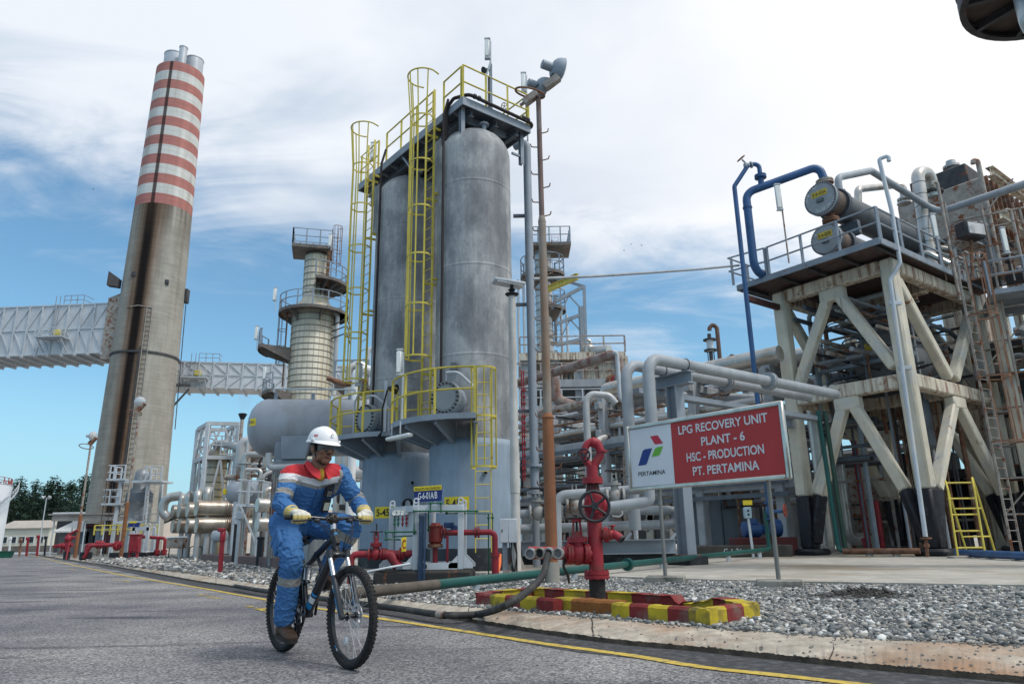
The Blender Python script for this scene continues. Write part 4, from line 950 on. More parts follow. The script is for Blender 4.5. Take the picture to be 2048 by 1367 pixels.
def fuse(mb,voxel,smooth=4,M=None,disp=None):
 """join overlapping closed shapes into one continuous surface; returns a MB in the same coordinates"""
 me = bpy.data.meshes.new('tmp'); me.from_pydata(mb.v,[],mb.f); me.update()
 import bmesh
 bm = bmesh.new(); bm.from_mesh(me); bmesh.ops.recalc_face_normals(bm,faces=bm.faces); bm.to_mesh(me); bm.free()
 ob = bpy.data.objects.new('tmp',me); COL.objects.link(ob)
 r = ob.modifiers.new('r','REMESH'); r.mode = 'VOXEL'; r.voxel_size = voxel
 if smooth: s = ob.modifiers.new('s','SMOOTH'); s.iterations = smooth; s.factor = .5
 dg = bpy.context.evaluated_depsgraph_get(); ev = ob.evaluated_get(dg); m2 = ev.to_mesh()
 V = np.empty(len(m2.vertices) * 3,dtype=np.float32); m2.vertices.foreach_get('co',V); V = V.reshape(-1,3).astype(float)
 NN = np.empty(len(m2.vertices) * 3,dtype=np.float32); m2.vertices.foreach_get('normal',NN); NN = NN.reshape(-1,3)
 F = [tuple(p.vertices) for p in m2.polygons]; ev.to_mesh_clear(); bpy.data.objects.remove(ob); bpy.data.meshes.remove(me)
 if disp is not None: V = V + NN * disp(V)[:,None]
 out = MB(); out.add([tuple(v) for v in V],F); return out
from mathutils import noise as mnoise
def wrinkle(amp,foci):
 def fn(V):
  out = np.zeros(len(V))
  for i,v in enumerate(V):
   p = Vector(v); w = .30
   for c,r in foci: w += 1.0 * math.exp(-((p - c).length / r) ** 2)
   q = Vector((p.x * 13,p.y * 13,p.z * 24)); n1 = mnoise.noise(q + mnoise.noise_vector(p * 9) * .9); q2 = Vector((p.x * 30,p.y * 28,p.z * 48)); n2 = mnoise.noise(q2)
   out[i] = amp * min(w,1.3) * (1.5 * max(0,1 - abs(n1) * 4.2) ** 1.4 - .45 + n2 * .4)
  return out
 return fn
J = dict(hipR=(.07,-.10,.95),kneeR=(.41,-.165,.70),ankR=(.285,-.14,.22),hipL=(.08,.10,.95),kneeL=(.50,.25,.915),ankL=(.36,.135,.57),
  shR=(.335,-.185,1.305),elR=(.44,-.285,1.09),wrR=(.635,-.262,1.005),shL=(.42,.185,1.315),elL=(.43,.335,1.12),wrL=(.645,.300,1.015))
J = {k: Vector(v) for k,v in J.items()}
HC = Vector((.475,.0,1.515)); HYAW,HPIT = rad(9),rad(7)
HR = Matrix.Rotation(HYAW,3,'Z') @ Matrix.Rotation(HPIT,3,'Y')
def hd(x,y,z): return HC + HR @ Vector((x,y,z))
HM = Matrix.Translation(HC) @ HR.to_4x4()
person_loc = BM @ Vector((.3,0,.1))
def head_shapes(b):
 t = MB()
 t.ball((-.012,0,.030),(.098,.077,.088),24,16).ball((.022,0,-.040),(.068,.060,.075),24,16).ball((.058,0,-.098),(.030,.034,.024),16,10)
 for s in (-1,1):
  t.ball((.055,s * .040,-.022),(.036,.024,.030),14,10).ball((.020,s * .050,-.075),(.040,.018,.030),14,10).ball((.0955,s * .014,-.034),(.013,.0105,.009),10,8)
  t.ball((-.008,s * .080,-.012),(.021,.010,.034),14,10,R=Matrix.Rotation(-s * .25,3,'Z') @ Matrix.Rotation(-.2,3,'Y'))
 t.ball((.078,0,.022),(.018,.052,.014),16,10)
 limb(t,[(.084,0,.014),(.094,0,-.006),(.104,0,-.024),(.101,0,-.034)],[(.010,.010),(.011,.011),(.0155,.013),(.012,.009)])
 t.ball((.086,0,-.0585),(.012,.026,.0075),14,8).ball((.084,0,-.0715),(.012,.022,.0085),14,8).ball((.075,0,-.062),(.016,.032,.022),14,8)
 for f_ in t.f: b.f.append(tuple(i + len(b.v) for i in f_))
 b.m.extend([0] * len(t.f)); b.v.extend([tuple(HM @ Vector(v)) for v in t.v])
bd = MB(); head_shapes(bd)
nb = Vector((.415,0,1.355))
limb(bd,[hd(-.025,0,-.03),hd(-.02,0,-.09),nb,nb + Vector((-.06,0,-.06))],[(.056,.060),(.058,.060),(.064,.062),(.085,.07)])
tors = [((.06,0,.86),(.16,.12)),((.09,0,.95),(.178,.138)),((.13,0,1.05),(.165,.130)),((.215,0,1.16),(.178,.128)),((.305,0,1.255),(.195,.122)),((.365,.005,1.325),(.165,.095)),((.41,.003,1.37),(.082,.075))]
limb(bd,[p for p,r in tors],[(r[0] * .86,r[1] * .84) for p,r in tors],n=28)
for s in 'RL':
 sh,el,wr = J['sh' + s],J['el' + s],J['wr' + s]; sg = -1 if s == 'R' else 1
 limb(bd,[Vector((sh.x + .01,sg * .06,sh.z + .005)),sh,sh.lerp(el,.5),el,el.lerp(wr,.3),wr],[.055,.055,.047,.039,.040,.027])
 bpt = barp(sg * (.252 if s == 'R' else .285)); bd.ball(wr.lerp(bpt,.5) + Vector((0,0,.012)),(.04,.035,.018),12,8)
 hp,kn,an = J['hip' + s],J['knee' + s],J['ank' + s]
 limb(bd,[hp,hp.lerp(kn,.5),kn,kn.lerp(an,.35),an],[.085,.075,.056,.055,.036])
 limb(bd,[an + Vector((-.03,0,-.01)),an + Vector((.03,0,-.05)),an + Vector((.12,0,-.075))],[.035,.036,.025])
M_SKIN = mat('skin',(.215,.108,.068),.5,0,.08,6,spec=.35); M_LIPS = mat('lips',(.14,.055,.048),.45,0,.06)
b2 = fuse(bd,.0050,2)
hi = HM.inverted(); b2.m = []
for f_ in b2.f:
 c = hi @ Vector([sum(b2.v[i][k] for i in f_) / len(f_) for k in range(3)])
 lip = (c.x > .078 and abs(c.y) < .026 - max(0,abs(c.z + .065) - .004) * 1.6 and -.080 < c.z < -.051)
 b2.m.append(1 if lip else 0)
person = XB(b2).build('person',[M_SKIN,M_LIPS],None,sm=180)
person.data.transform(Matrix.Translation(-person_loc)); person.location = person_loc; LOCS[person.name] = Vector(person_loc)
tag(person,'person in white hard hat and blue and red coverall riding the bicycle','person')
# coverall
cv = MB(); limb(cv,[p for p,r in tors[:-1]] + [(.40,.003,1.352)],[r for p,r in tors[:-1]] + [(.092,.080)],n=30)
limb(cv,[(.04,0,.87),(.12,0,.87)],[(.17,.10),(.15,.09)])
for s in 'RL':
 sh,el,wr = J['sh' + s],J['el' + s],J['wr' + s]; sg = -1 if s == 'R' else 1
 limb(cv,[Vector((sh.x + .005,sg * .05,sh.z - .005)),Vector((sh.x + .005,sg * .13,sh.z + .006)),sh,sh.lerp(el,.5),el,el.lerp(wr,.45),el.lerp(wr,.86)],[(.09,.09),(.086,.08),(.079,.079),(.071,.071),(.063,.064),(.060,.060),(.050,.050)])
 limb(cv,[Vector((.27,sg * .10,1.20)),sh.lerp(el,.25)],[(.09,.09),(.07,.07)])
 hp,kn,an = J['hip' + s],J['knee' + s],J['ank' + s]
 limb(cv,[hp + Vector((-.03,-sg * .02,.02)),hp.lerp(kn,.4),kn + Vector((.0,0,.0)),kn.lerp(an,.25),kn.lerp(an,.6),kn.lerp(an,.93)],[(.128,.120),(.112,.110),(.083,.085),(.080,.086),(.076,.084),(.070,.078)])
foci = [(J['elR'],.10),(J['elL'],.10),(J['kneeR'],.13),(J['kneeL'],.13),(J['ankR'] + Vector((0,0,.1)),.12),(Vector((.15,0,1.02)),.16),(J['hipR'] + Vector((.08,0,-.05)),.14),(J['shR'],.08),(J['shL'],.08)]
c2_ = fuse(cv,.0055,2,disp=wrinkle(.0095,foci))
def seg_t(p,a,b):
 d = b - a; t = max(0,min(1,(p - a).dot(d) / d.length_squared)); return t,(p - (a + d * t)).length
c2_.m = []
for f_ in c2_.f:
 p = Vector([sum(c2_.v[i][k] for i in f_) / len(f_) for k in range(3)]); m_ = 0
 seg = {k: seg_t(p,J[a],J[b]) for k,a,b in (('uR','shR','elR'),('fR','elR','wrR'),('uL','shL','elL'),('fL','elL','wrL'),('lR','kneeR','ankR'),('lL','kneeL','ankL'))}
 near = min(seg,key=lambda k: seg[k][1]); t,dist = seg[near]
 on = dist < .098
 zb = 1.272 + .045 * min(1,abs(p.y) / .2)
 sl_l = near in ('uL','fL') and on and p.y > .165
 if p.z > 1.0 and not sl_l and (abs(p.y) < .165 or near in ('uR',) or p.y < 0):
  if p.z > zb: m_ = 1
  elif p.z > zb - .046: m_ = 2
  elif p.z > zb - .070: m_ = 3
 if p.z > 1.0 and .140 < p.y < .168 and p.z < 1.352 and p.z > 1.17 and p.x > .38: m_ = 3
 if on and near == 'uR' and .62 < t < .80: m_ = 3
 if on and near == 'uL' and t > .80: m_ = 3
 if on and near == 'fL' and t < .14: m_ = 3
 if on and near == 'lR' and .26 < t < .38: m_ = 3
 if on and near == 'lL' and .10 < t < .26: m_ = 3
 c2_.m.append(m_)
def cloth(name,col,d=.75):
 return mat(name,col,.85,0,.12,5,col2=tuple(c * .78 for c in col),c2=.25,c2s=9,bump=.25,bs=160,spec=.15)
M_BLUE,M_REDC,M_WHC,M_REFL = cloth('coverall_blue',(.058,.160,.36)),cloth('coverall_red',(.52,.045,.055)),cloth('coverall_white',(.70,.70,.72)),cloth('reflective_tape',(.27,.26,.245))
cov = XB(c2_).build('coverall',[M_BLUE,M_REDC,M_WHC,M_REFL],person,sm=180)
# collar, placket, pocket flaps
def patch(pts,th,m,name,par=cov):
 q = MB(); P = [Vector(p) for p in pts]; n_ = (P[1] - P[0]).cross(P[2] - P[0]).normalized(); q.prism([p - n_ * th / 2 for p in P],n_ * th); return XB(q).build(name,m,par,sm=20)
tp = J['hipR'].lerp(J['kneeR'],.58) + Vector((.0,-.088,.01)); td = (J['kneeR'] - J['hipR']).normalized(); ts_ = Vector((0,-1,0)); tu = td.cross(ts_).normalized(); Rp = Matrix((td,-ts_,tu)).transposed()
pk_ = XB(MB().bbox(tp,(.17,.035,.15),.012,R=Rp)).build('cargo_pocket',M_BLUE,cov); XB(MB().bbox(tp - td * .06 + ts_ * .006,(.06,.036,.156),.010,R=Rp)).build('pocket_flap',M_BLUE,pk_)
for dy_ in (.004,): XB(MB().tube([(.425,dy_,1.26),(.405,dy_,1.18),(.345,dy_,1.10),(.285,dy_,1.03)],.004,6)).build('placket_seam',cloth('seam_blue',(.03,.10,.27)),cov)
nk = nb + Vector((.0,0,.0))
for s in (-1,1):
 rows = []
 for a in np.linspace(.25,PI - .05,12):
  ca_,sa_ = math.cos(a),math.sin(a); up = .052 if a > .8 else .028 + .02 * a
  p = nk + Vector((ca_ * .078 - .005,s * sa_ * .074,-.035 * max(0,ca_) * 1.8 + .01)); o = Vector((ca_ * .5,s * sa_ * .5,0)) * .05
  fl_ = Vector((ca_,s * sa_,0)) * (.020 + .018 * max(0,ca_)); dn = .026 + .040 * max(0,ca_)
  rows.append([p - Vector((0,0,.02)),p + o * .3 + Vector((0,0,up)),p + o * .55 + Vector((0,0,up + .003)),p + o * .6 + fl_ + Vector((.0,0,up - dn))])
 q = MB().strip(rows); q2 = MB().strip([[v + Vector((.004,0,-.004)) for v in r] for r in rows]); q.add(q2.v,q2.f); XB(q).build('collar',M_REDC,cov,sm=60)
XB(MB().ball(nk + Vector((.055,0,-.045)),(.03,.035,.05),14,10)).build('undershirt',mat('yellow_shirt',(.45,.25,.03),.85),cov)
# boots
M_BOOT = mat('brown_leather',(.060,.032,.020),.6,0,.2,12,col2=(.11,.065,.04),c2=.3,c2s=14,bump=.4,bs=60); M_SOLE = mat('boot_sole',(.03,.024,.02),.8)
for s,pz,tip in (('R',.142,.02),('L',.482,-.02)):
 an = J['ank' + s]; sg = -1 if s == 'R' else 1; b = MB(); y0 = an.y
 gx = (.335 if s == 'R' else .375); pts = Vector((gx,y0,pz))
 yaw = rad(-6 * -sg) * .5
 limb(b,[an + Vector((.0,0,.05)),an + Vector((-.005,0,-.01)),Vector((an.x - .02,y0,pz + .045))],[(.052,.060),(.050,.056),(.046,.052)])
 limb(b,[Vector((gx - .105,y0,pz + .05)),Vector((gx - .04,y0,pz + .058)),Vector((gx + .04,y0,pz + .042 - tip * .3)),Vector((gx + .10,y0,pz + .034 - tip)),Vector((gx + .125,y0,pz + .03 - tip))],[(.042,.045),(.044,.052),(.050,.040),(.047,.033),(.036,.026)])
 bt = XB(fuse(b,.006,3)).build('boot',M_BOOT,person,sm=180)
 so = MB(); rows = []
 for x,w in ((-.135,.022),(-.115,.040),(-.06,.042),(.0,.043),(.06,.051),(.11,.046),(.14,.026)): rows.append((x,w))
 top = [Vector((gx + x,y0 + w,pz + .022 - tip * max(0,x) * 7)) for x,w in rows] + [Vector((gx + x,y0 - w,pz + .022 - tip * max(0,x) * 7)) for x,w in reversed(rows)]
 so.prism(top,(0,0,-.028)); XB(so).build('sole',M_SOLE,bt)
 la = MB()
 for k in range(5):
  c = an.lerp(Vector((gx + .01,y0,pz + .10)),k / 4) + Vector((.060 - .004 * k,0,.02 - .012 * k)); sw = .024
  la.tube([c + Vector((-.006,-sw,.0)),c + Vector((.006,0,.008)),c + Vector((-.006,sw,-.006))],.0035,6); la.tube([c + Vector((-.006,sw,.0)),c + Vector((.006,0,.008)),c + Vector((-.006,-sw,-.006))],.0035,6)
 XB(la).build('lace',mat('lace_dark',(.035,.025,.018),.8),bt)
# gloves
M_GLW,M_GLY = cloth('glove_white',(.62,.60,.54)),cloth('glove_yellow',(.55,.44,.17))
for s in 'RL':
 sg = -1 if s == 'R' else 1; wr,el = J['wr' + s],J['el' + s]; yc = sg * (.250 if s == 'R' else .285); bc = barp(yc); g = MB()
 d_ = (wr - el).normalized(); kn_c = bc + Vector((.028,0,.030))
 limb(g,[wr - d_ * .055,wr - d_ * .02,wr + d_ * .012],[(.058,.054),(.050,.046),(.040,.034)])
 limb(g,[wr,wr.lerp(kn_c,.45) + Vector((0,0,.008)),kn_c + Vector((-.004,0,0))],[(.038,.030),(.048,.026),(.050,.022)])
 for k in range(4):
  y = yc + (k - 1.5) * .0255 * (1 if s == 'R' else -1); ln = (.92,1.04,1.0,.86)[k]; bp_ = Vector((barp(y).x,y,barp(y).z))
  limb(g,[bp_ + Vector((.010,0,.034)),bp_ + Vector((.034 * ln,0,.020)),bp_ + Vector((.041 * ln,0,-.008)),bp_ + Vector((.026 * ln,0,-.034 * ln)),bp_ + Vector((-.002,0,-.032 * ln))],[.0145,.0145,.0135,.0130,.0115],n=12)
 yi = yc - sg * .050
 limb(g,[wr.lerp(kn_c,.5) + Vector((0,-sg * .025,-.004)),Vector((barp(yi).x - .006,yi,barp(yi).z + .024)),Vector((barp(yi).x + .016,yi - sg * .012,barp(yi).z + .016)),Vector((barp(yi).x + .032,yi - sg * .020,barp(yi).z - .004))],[.019,.0165,.015,.012],n=12)
 gg = fuse(g,.0042,2,disp=wrinkle(.0022,[(wr,.06)])); gg.m = []
 for f_ in gg.f:
  p = Vector([sum(gg.v[i][k] for i in f_) / len(f_) for k in range(3)]); t = (p - wr).dot(d_)
  gg.m.append(1 if (t < .002 or (p.x > bc.x + .020 and p.z < bc.z + .012) or p.z < bc.z - .012) else 0)
 XB(gg).build('glove',[M_GLW,M_GLY],person,sm=180)
# hard hat, hair, glasses, strap (head coordinates)
def XH(mb): mb.v = [tuple(BM @ (HM @ Vector(v))) for v in mb.v]; return mb
hh = MB(); rows = []; nA = 48; HB = .040
for i in range(13):
 ph = PI / 2 * i / 12; rows.append([])
 for k in range(nA + 1):
  a = 2 * PI * k / nA; ca_,sa_ = math.cos(a),math.sin(a); r = math.cos(ph) ** .82 if i < 12 else 0
  ridge = .006 * math.exp(-(sa_ * .1 * 0 + (sa_ * math.cos(ph) * .112) / .016) ** 2) * (1 if i > 2 else .3)
  rows[-1].append(Vector((-.008 + ca_ * .132 * r,sa_ * .112 * r,HB + .122 * math.sin(ph) ** .95 + ridge * math.sin(ph))))
hh.strip(rows)
brim = [[],[],[],[]]
for k in range(nA + 1):
 a = 2 * PI * k / nA; ca_,sa_ = math.cos(a),math.sin(a); pk = max(0,ca_) ** 1.6
 base = Vector((-.008 + ca_ * .132,sa_ * .112,HB)); o = Vector((ca_,sa_,0))
 w = .007 + .030 * pk; dz = -.006 - .012 * pk
 brim[0].append(base + Vector((0,0,.012))); brim[1].append(base + o * .008 + Vector((0,0,.004))); brim[2].append(base + o * w + Vector((0,0,dz))); brim[3].append(base - o * .004 + Vector((0,0,-.004)))
hh.strip(brim)
M_HAT = mat('helmet_plastic',(.78,.79,.80),.3,0,.03,spec=.5)
hat = XH(hh).build('hard_hat',M_HAT,person,sm=50)
for s in (-1,1): XH(MB().bbox((.03,s * .118,HB + .016),(.04,.016,.022),.004)).build('accessory_slot',M_HAT,hat)
def on_hat(a,z,du=0,dz=0,off=.0015):
 a2 = a + du / .12; s = min(1,max(0,(z + dz - HB) / .122)); ph = math.asin(s ** (1 / .95)); r = math.cos(ph) ** .82
 return Vector((-.008 + math.cos(a2) * (.132 * r + off),math.sin(a2) * (.112 * r + off),z + dz))
def hat_quad(a,z,pts,m,name='emblem'): return XH(MB().add([on_hat(a,z,u,w,.0022) for u,w in pts],[tuple(range(len(pts)))])).build(name,m,hat,sm=0)
M_LR,M_LB,M_LG = mat('emblem_red',(.50,.03,.06),.5,0,0),mat('emblem_blue',(.015,.045,.22),.5,0,0),mat('emblem_green',(.14,.42,.045),.5,0,0)
ea = -.02; ez = HB + .058
hat_quad(ea,ez,[(-.017,-.014),(-.009,-.014),(-.001,.004),(-.009,.004)],M_LB); hat_quad(ea,ez,[(.003,-.004),(.010,-.004),(.015,.006),(.007,.006)],M_LG); hat_quad(ea,ez,[(.000,.017),(.009,.017),(.015,.009),(.006,.009)],M_LR)
hat_quad(ea,ez,[(-.018,-.022),(.014,-.022),(.014,-.0185),(-.018,-.0185)],M_LB)
for du in (-.016,-.004,.008): hat_quad(-1.2,HB + .050,[(du,-.007),(du + .010,-.007),(du + .010,.006),(du + .002,.006)],M_LR)
hat_quad(-1.2,HB + .050,[(-.017,-.012),(.018,-.012),(.018,-.010),(-.017,-.010)],M_LR)
hr = MB(); rows = []
for i in range(8):
 z = .045 - .075 * i / 7; row = []
 for k in range(25):
  a = 1.15 + (2 * PI - 2.3) * k / 24; q_ = math.sqrt(max(0.05,1 - ((z - .03) / .094) ** 2)); row.append(Vector((-.012 + math.cos(a) * .102 * q_,math.sin(a) * .0805 * q_,z)))
 rows.append(row)
hr.strip(rows); hr.strip([[v * .96 for v in r] for r in rows]); XH(hr).build('hair',mat('black_hair',(.008,.007,.007),.7,0,.4,40),person)
gl = MB(); rows = []
for i in range(7):
 u = i / 6; z = .020 - .042 * u; rows.append([Vector((.004 + .104 * math.cos(a) * (1 - .03 * (u - .4) ** 2),.079 * math.sin(a),z + (.010 * max(0,.20 - abs(a)) / .20 if u > .55 else 0) * u)) for a in np.linspace(-1.15,1.15,27)])
gl.strip(rows)
gm = mat('smoked_lens',(.035,.038,.042),.08,0,.0,spec=.8)
g_ = XH(gl).build('safety_glasses',gm,person,sm=60)
tm = MB()
for s in (-1,1): tm.tube([(.045,s * .073,.012),(-.01,s * .083,.014),(-.035,s * .080,.0)],.0032,6)
tm.tube([Vector((.006 + .104 * math.cos(a),.080 * math.sin(a),.021)) for a in np.linspace(-1.15,1.15,20)],.0025,6)
XH(tm).build('glasses_frame',M_BLACK,g_)
st = MB()
for s in (-1,1): st.tube([(.012,s * .090,.045),(.020,s * .0815,-.01),(.024,s * .072,-.06),(.035,s * .050,-.105),(.045,s * .02,-.124),(.045,0,-.126)],.005,6,bend=.02)
XH(st).build('chin_strap',M_CABLE,person)
for s in (-1,1): XH(MB().ball((.078,s * .031,-.002),(.012,.015,.008),12,8)).build('eye',M_BLACK,person)
XH(MB().ball((.0935,0,-.0475),(.004,.022,.003),12,6)).build('moustache',MATS['black_hair'],person)
# two-way radio on the chest and its card pouch
rm = BM @ Vector((.43,.095,1.205)); ax_u = Vector((.36,.05,.93)).normalized(); ax_n = Vector((.93,.12,-.36)).normalized(); ax_s = ax_u.cross(ax_n)
Rm = BM.to_3x3() @ Matrix((ax_n,-ax_s,ax_u)).transposed()
rd = thing('two_way_radio','black two-way radio with keypad clipped to the chest of the coverall','radio',rm)
def rl(x,y,z): return rm + Rm @ Vector((x,y,z))
MB().bbox(rm,(.036,.060,.125),.008,R=Rm).build('body',M_RUBBER,rd)
MB().cyl(rl(0,-.018,.06),rl(0,-.018,.115),.007,n=10).build('antenna',M_RUBBER,rd)
MB().cyl(rl(0,.016,.06),rl(0,.016,.078),.008,n=10).build('knob',M_RUBBER,rd)
MB().bbox(rl(.018,0,.008),(.004,.040,.022),.001,R=Rm).build('screen',M_BLACK,rd)
for i in range(4):
 for j in range(3): MB().bbox(rl(.0195,(j - 1) * .013,-.014 - i * .011),(.004,.009,.006),.001,R=Rm).build('key',mat('key_grey',(.22,.22,.21),.5),rd)
cp_ = BM @ Vector((.375,.10,1.085)); pc = thing('card_pouch','black card pouch with a pale card hanging beneath the two-way radio','pouch',cp_)
MB().bbox(cp_,(.02,.065,.105),.005,R=Rm).build('pouch',M_RUBBER,pc); MB().bbox(cp_ + Rm @ Vector((.0105,0,-.005)),(.004,.044,.062),.001,R=Rm).build('card',mat('card_paper',(.45,.44,.36),.6),pc)

# ------------------------------------------------------------------ signboard
SA,SB = Vector((2.0,12.6,0)),Vector((3.93,10.3,0)); SR = (SB - SA).normalized(); SU = Vector((0,0,1)); SN = SR.cross(SU)   # SN faces the road
SZ0,SZ1 = 1.585,2.70; SW = (SB - SA).length
sg = thing('signboard','large red and white company signboard in a chrome frame on two steel posts','sign',(SA + SB) / 2)
def sb(s,z,n=0.0): return SA + SR * s + SU * z + SN * n
def sbp(px,py):
 p = onplane(px,py,SA,SN); return (p - SA).dot(SR),p.z
M_SRED = mat('sign_red',(.42,.035,.035),.45,0,.06,1.5,grime=.18); M_SWH = mat('sign_white',(.66,.69,.73),.45,0,.05,2,grime=.15); M_CHROME = mat('brushed_steel',(.56,.54,.50),.28,.9,.12,6,grime=.4)
M_SLET = mat('sign_silver_letter',(.62,.62,.65),.45,0,.03)
sc0,_ = sbp(1346,905)
MB().prism([sb(.04,SZ0 + .04,-.03),sb(sc0,SZ0 + .04,-.03),sb(sc0,SZ1 - .04,-.03),sb(.04,SZ1 - .04,-.03)],SN * .04).build('white_panel',M_SWH,sg,sm=0)
MB().prism([sb(sc0 + .002,SZ0 + .04,-.03),sb(SW - .04,SZ0 + .04,-.03),sb(SW - .04,SZ1 - .04,-.03),sb(sc0 + .002,SZ1 - .04,-.03)],SN * .04).build('red_panel',M_SRED,sg,sm=0)
MB().prism([sb(.03,SZ0 + .03,-.06),sb(SW - .03,SZ0 + .03,-.06),sb(SW - .03,SZ1 - .03,-.06),sb(.03,SZ1 - .03,-.06)],SN * .025).build('backing',M_STEEL_D,sg,sm=0)
fr = MB(); c4 = [sb(.03,SZ0 + .03),sb(SW - .03,SZ0 + .03),sb(SW - .03,SZ1 - .03),sb(.03,SZ1 - .03)]
for i in range(4):
 a,b = c4[i],c4[(i + 1) % 4]; d = (b - a).normalized(); fr.bar(a - d * .035,b + d * (.035 if i % 2 else -.036),.08 if i % 2 else .079,.072,SN.cross(d) if i % 2 else None,ch=.018)
fr.build('frame',M_CHROME,sg)
for px,Yp in ((1311,12.05),(1530,10.75)):
 s,_ = sbp(px,975); p = sb(s,0,-.10); top = SZ1 - .2
 MB().cyl((p.x,p.y,.19),(p.x,p.y,top),.032,n=18).build('post',mat('dull_steel_post',(.23,.225,.21),.45,.5,.15,4,grime=.4),sg)
 MB().bbox((p.x,p.y,.13),(.62,.42,.16),.02,rz=math.atan2(SR.y,SR.x) + .6).build('footing',mat('tarred_concrete',(.26,.25,.22),.85,0,.2,3,col2=(.02,.02,.02),c2=.5,c2s=3.5,bump=.4),sg)
def sletter(txt,l,r,h,m,bold):
 (s0,z0),(s1,z1) = sbp(*l),sbp(*r)
 lettering(txt,sb((s0 + s1) / 2,(z0 + z1) / 2,.0135),SR,SU,h,m,sg,abs(s1 - s0),bold=bold)
sletter('LPG RECOVERY UNIT',(1357.8,860.8),(1536,832.7),.140,M_SLET,.021)
sletter('PLANT - 6',(1403.4,881.5),(1490.4,870.5),.140,M_SLET,.021)
sletter('HSC - PRODUCTION',(1374.4,914.4),(1529,896),.140,M_SLET,.021)
sletter('PT. PERTAMINA',(1387,941.7),(1519.4,928.5),.140,M_SLET,.021)
sletter('PERTAMINA',(1277.8,946.8),(1331.7,942.4),.072,M_BLACK,.006)
for nm,m,poly in (('emblem_red',M_LR,[(348,522),(425,508),(437,512),(495,600),(410,613),(398,607)]),('emblem_green',M_LG,[(365,755),(400,665),(425,645),(497,632),(460,725),(440,742)]),('emblem_blue',M_LB,[(213,855),(262,690),(285,668),(370,655),(312,828),(297,846)])):
 MB().add([sb(*sbp(1240 + x / 5.69,780 + y / 5.69),.0135) for x,y in poly],[tuple(range(len(poly)))]).build('emblem',m,sg,sm=0)

# ------------------------------------------------------------------ fire hydrant with hose
HY = 7.7; hp0 = at(1196,1205,HY); hx = hp0.x
hz = lambda y,x=1190: at(x,y,HY).z
hy = thing('fire_hydrant','tall red fire hydrant with black hand wheels and four hose outlets','hydrant',(hx,HY,.10))
def hv(px,py,dy=0): return at(px,py,HY + dy)
M_REDR = mat('red_paint_rusty',(.26,.016,.025),.5,0,.25,3,rust=.30,rs=3)
X3 = lambda z,dx=0,dy=0: Vector((hx + dx,HY + dy,z))
MB().cyl(X3(.08),X3(hz(1153)),.083,n=22).build('wrapped_base',mat('tar_wrap',(.016,.015,.015),.7,0,.3,12,bump=.8,bs=18),hy)
f = MB(); f.flange(X3(hz(1152)),(0,0,1),.128,.035,10,24).flange(X3(hz(1144)),(0,0,1),.128,.035,10,24); f.build('base_flange',M_REDR,hy)
MB().cyl(X3(hz(1146)),X3(hz(1030)),.077,n=24).build('riser',M_RED,hy)
vb = X3(hz(1012)); q = MB().ball(vb,(.105,.10,.135),22,14).cyl(vb - Vector((0,.15,0)),vb,.075,n=20).flange(vb - Vector((0,.10,0)),(0,1,0),.112,.03,8).cyl(X3(hz(1034)),X3(hz(985)),.10,.09,n=22)
q.flange(vb + Vector((.12,0,.0)),(1,0,0),.1,.03,8); q.build('main_valve',M_RED,hy)
MB().cyl(X3(hz(990)),X3(hz(965)),.085,.060,n=20).cyl(X3(hz(985)),X3(hz(960)),.06,n=16).build('neck',mat('dark_rust_red',(.06,.018,.016),.75,0,.4,8,rust=.3),hy)
wc = hv(1189,1011,-.23); MB().cyl(wc + Vector((0,-.02,0)),(hx,HY - .1,vb.z),.022,n=10).build('valve_stem',M_BLACK,hy)
MB().wheel(wc,(-.03,1,-.06),.150,.017,5,.038).build('hand_wheel',M_BLACK,hy)
MB().flange(X3(hz(963)),(0,0,1),.108,.03,8,22).flange(X3(hz(957)),(0,0,1),.108,.03,8,22).build('upper_flange',M_REDR,hy)
top = MB().cyl(X3(hz(958)),X3(hz(930)),.060,n=18)
t0 = X3(hz(936)); L1,L2 = hv(1166,912),hv(1203,905); T1,T2 = hv(1172,889),hv(1194,884)
top.tube([t0,L1,T1,hv(1184,881)],.040,14,bend=.09).tube([t0,L2,T2,hv(1184,881)],.046,14,bend=.09).ball(hv(1187,884),.055,14,10)
top.flange(L2 + Vector((0,0,.02)),(.1,0,1),.062,.02,0).flange(L1 + Vector((0,0,.04)),(-.1,0,1),.058,.02,0)
top.build('monitor_body',M_RED,hy)
w2 = hv(1167,909,-.12); MB().wheel(w2,(.35,1,0),.066,.010,5,.018).cyl(w2,w2 + Vector((.04,.12,0)),.012,n=8).build('hand_wheel',M_BLACK,hy)
MB().tube([hv(1192,885),hv(1200,877,.1),hv(1212,872,.35)],[.036,.033,.028],14).build('monitor_nozzle',M_CLAD,hy)
MB().cyl(hv(1211,872,.33),hv(1216,871,.42),.034,n=14).build('nozzle_tip',M_BLACK,hy)
# left manifold
mz = hv(1160,1107); mf = MB(); ax0 = X3(mz.z); axl = hv(1062,1104,-.10); dl = (axl - ax0).normalized()
mf.cyl(ax0,ax0 + dl * .17,.062,n=18).flange(ax0 + dl * .088,dl,.105,.026,8).flange(ax0 + dl * .116,dl,.105,.026,8)
gv = ax0 + dl * .19; mf.ball(gv,(.09,.09,.115),18,12).flange(ax0 + dl * .265,dl,.108,.026,8).flange(ax0 + dl * .294,dl,.108,.026,8)
mf.cyl(gv,gv + Vector((0,0,.16)),.066,n=16).flange(gv + Vector((0,0,.125)),(0,0,1),.105,.022,8).flange(gv + Vector((0,0,.15)),(0,0,1),.105,.022,8).cyl(gv + Vector((0,0,.15)),gv + Vector((0,0,.22)),.06,.04,n=14)
for s in (-1,1): mf.bar(gv + Vector((s * .045,0,.18)),gv + Vector((s * .03,0,.34)),.02,.04)
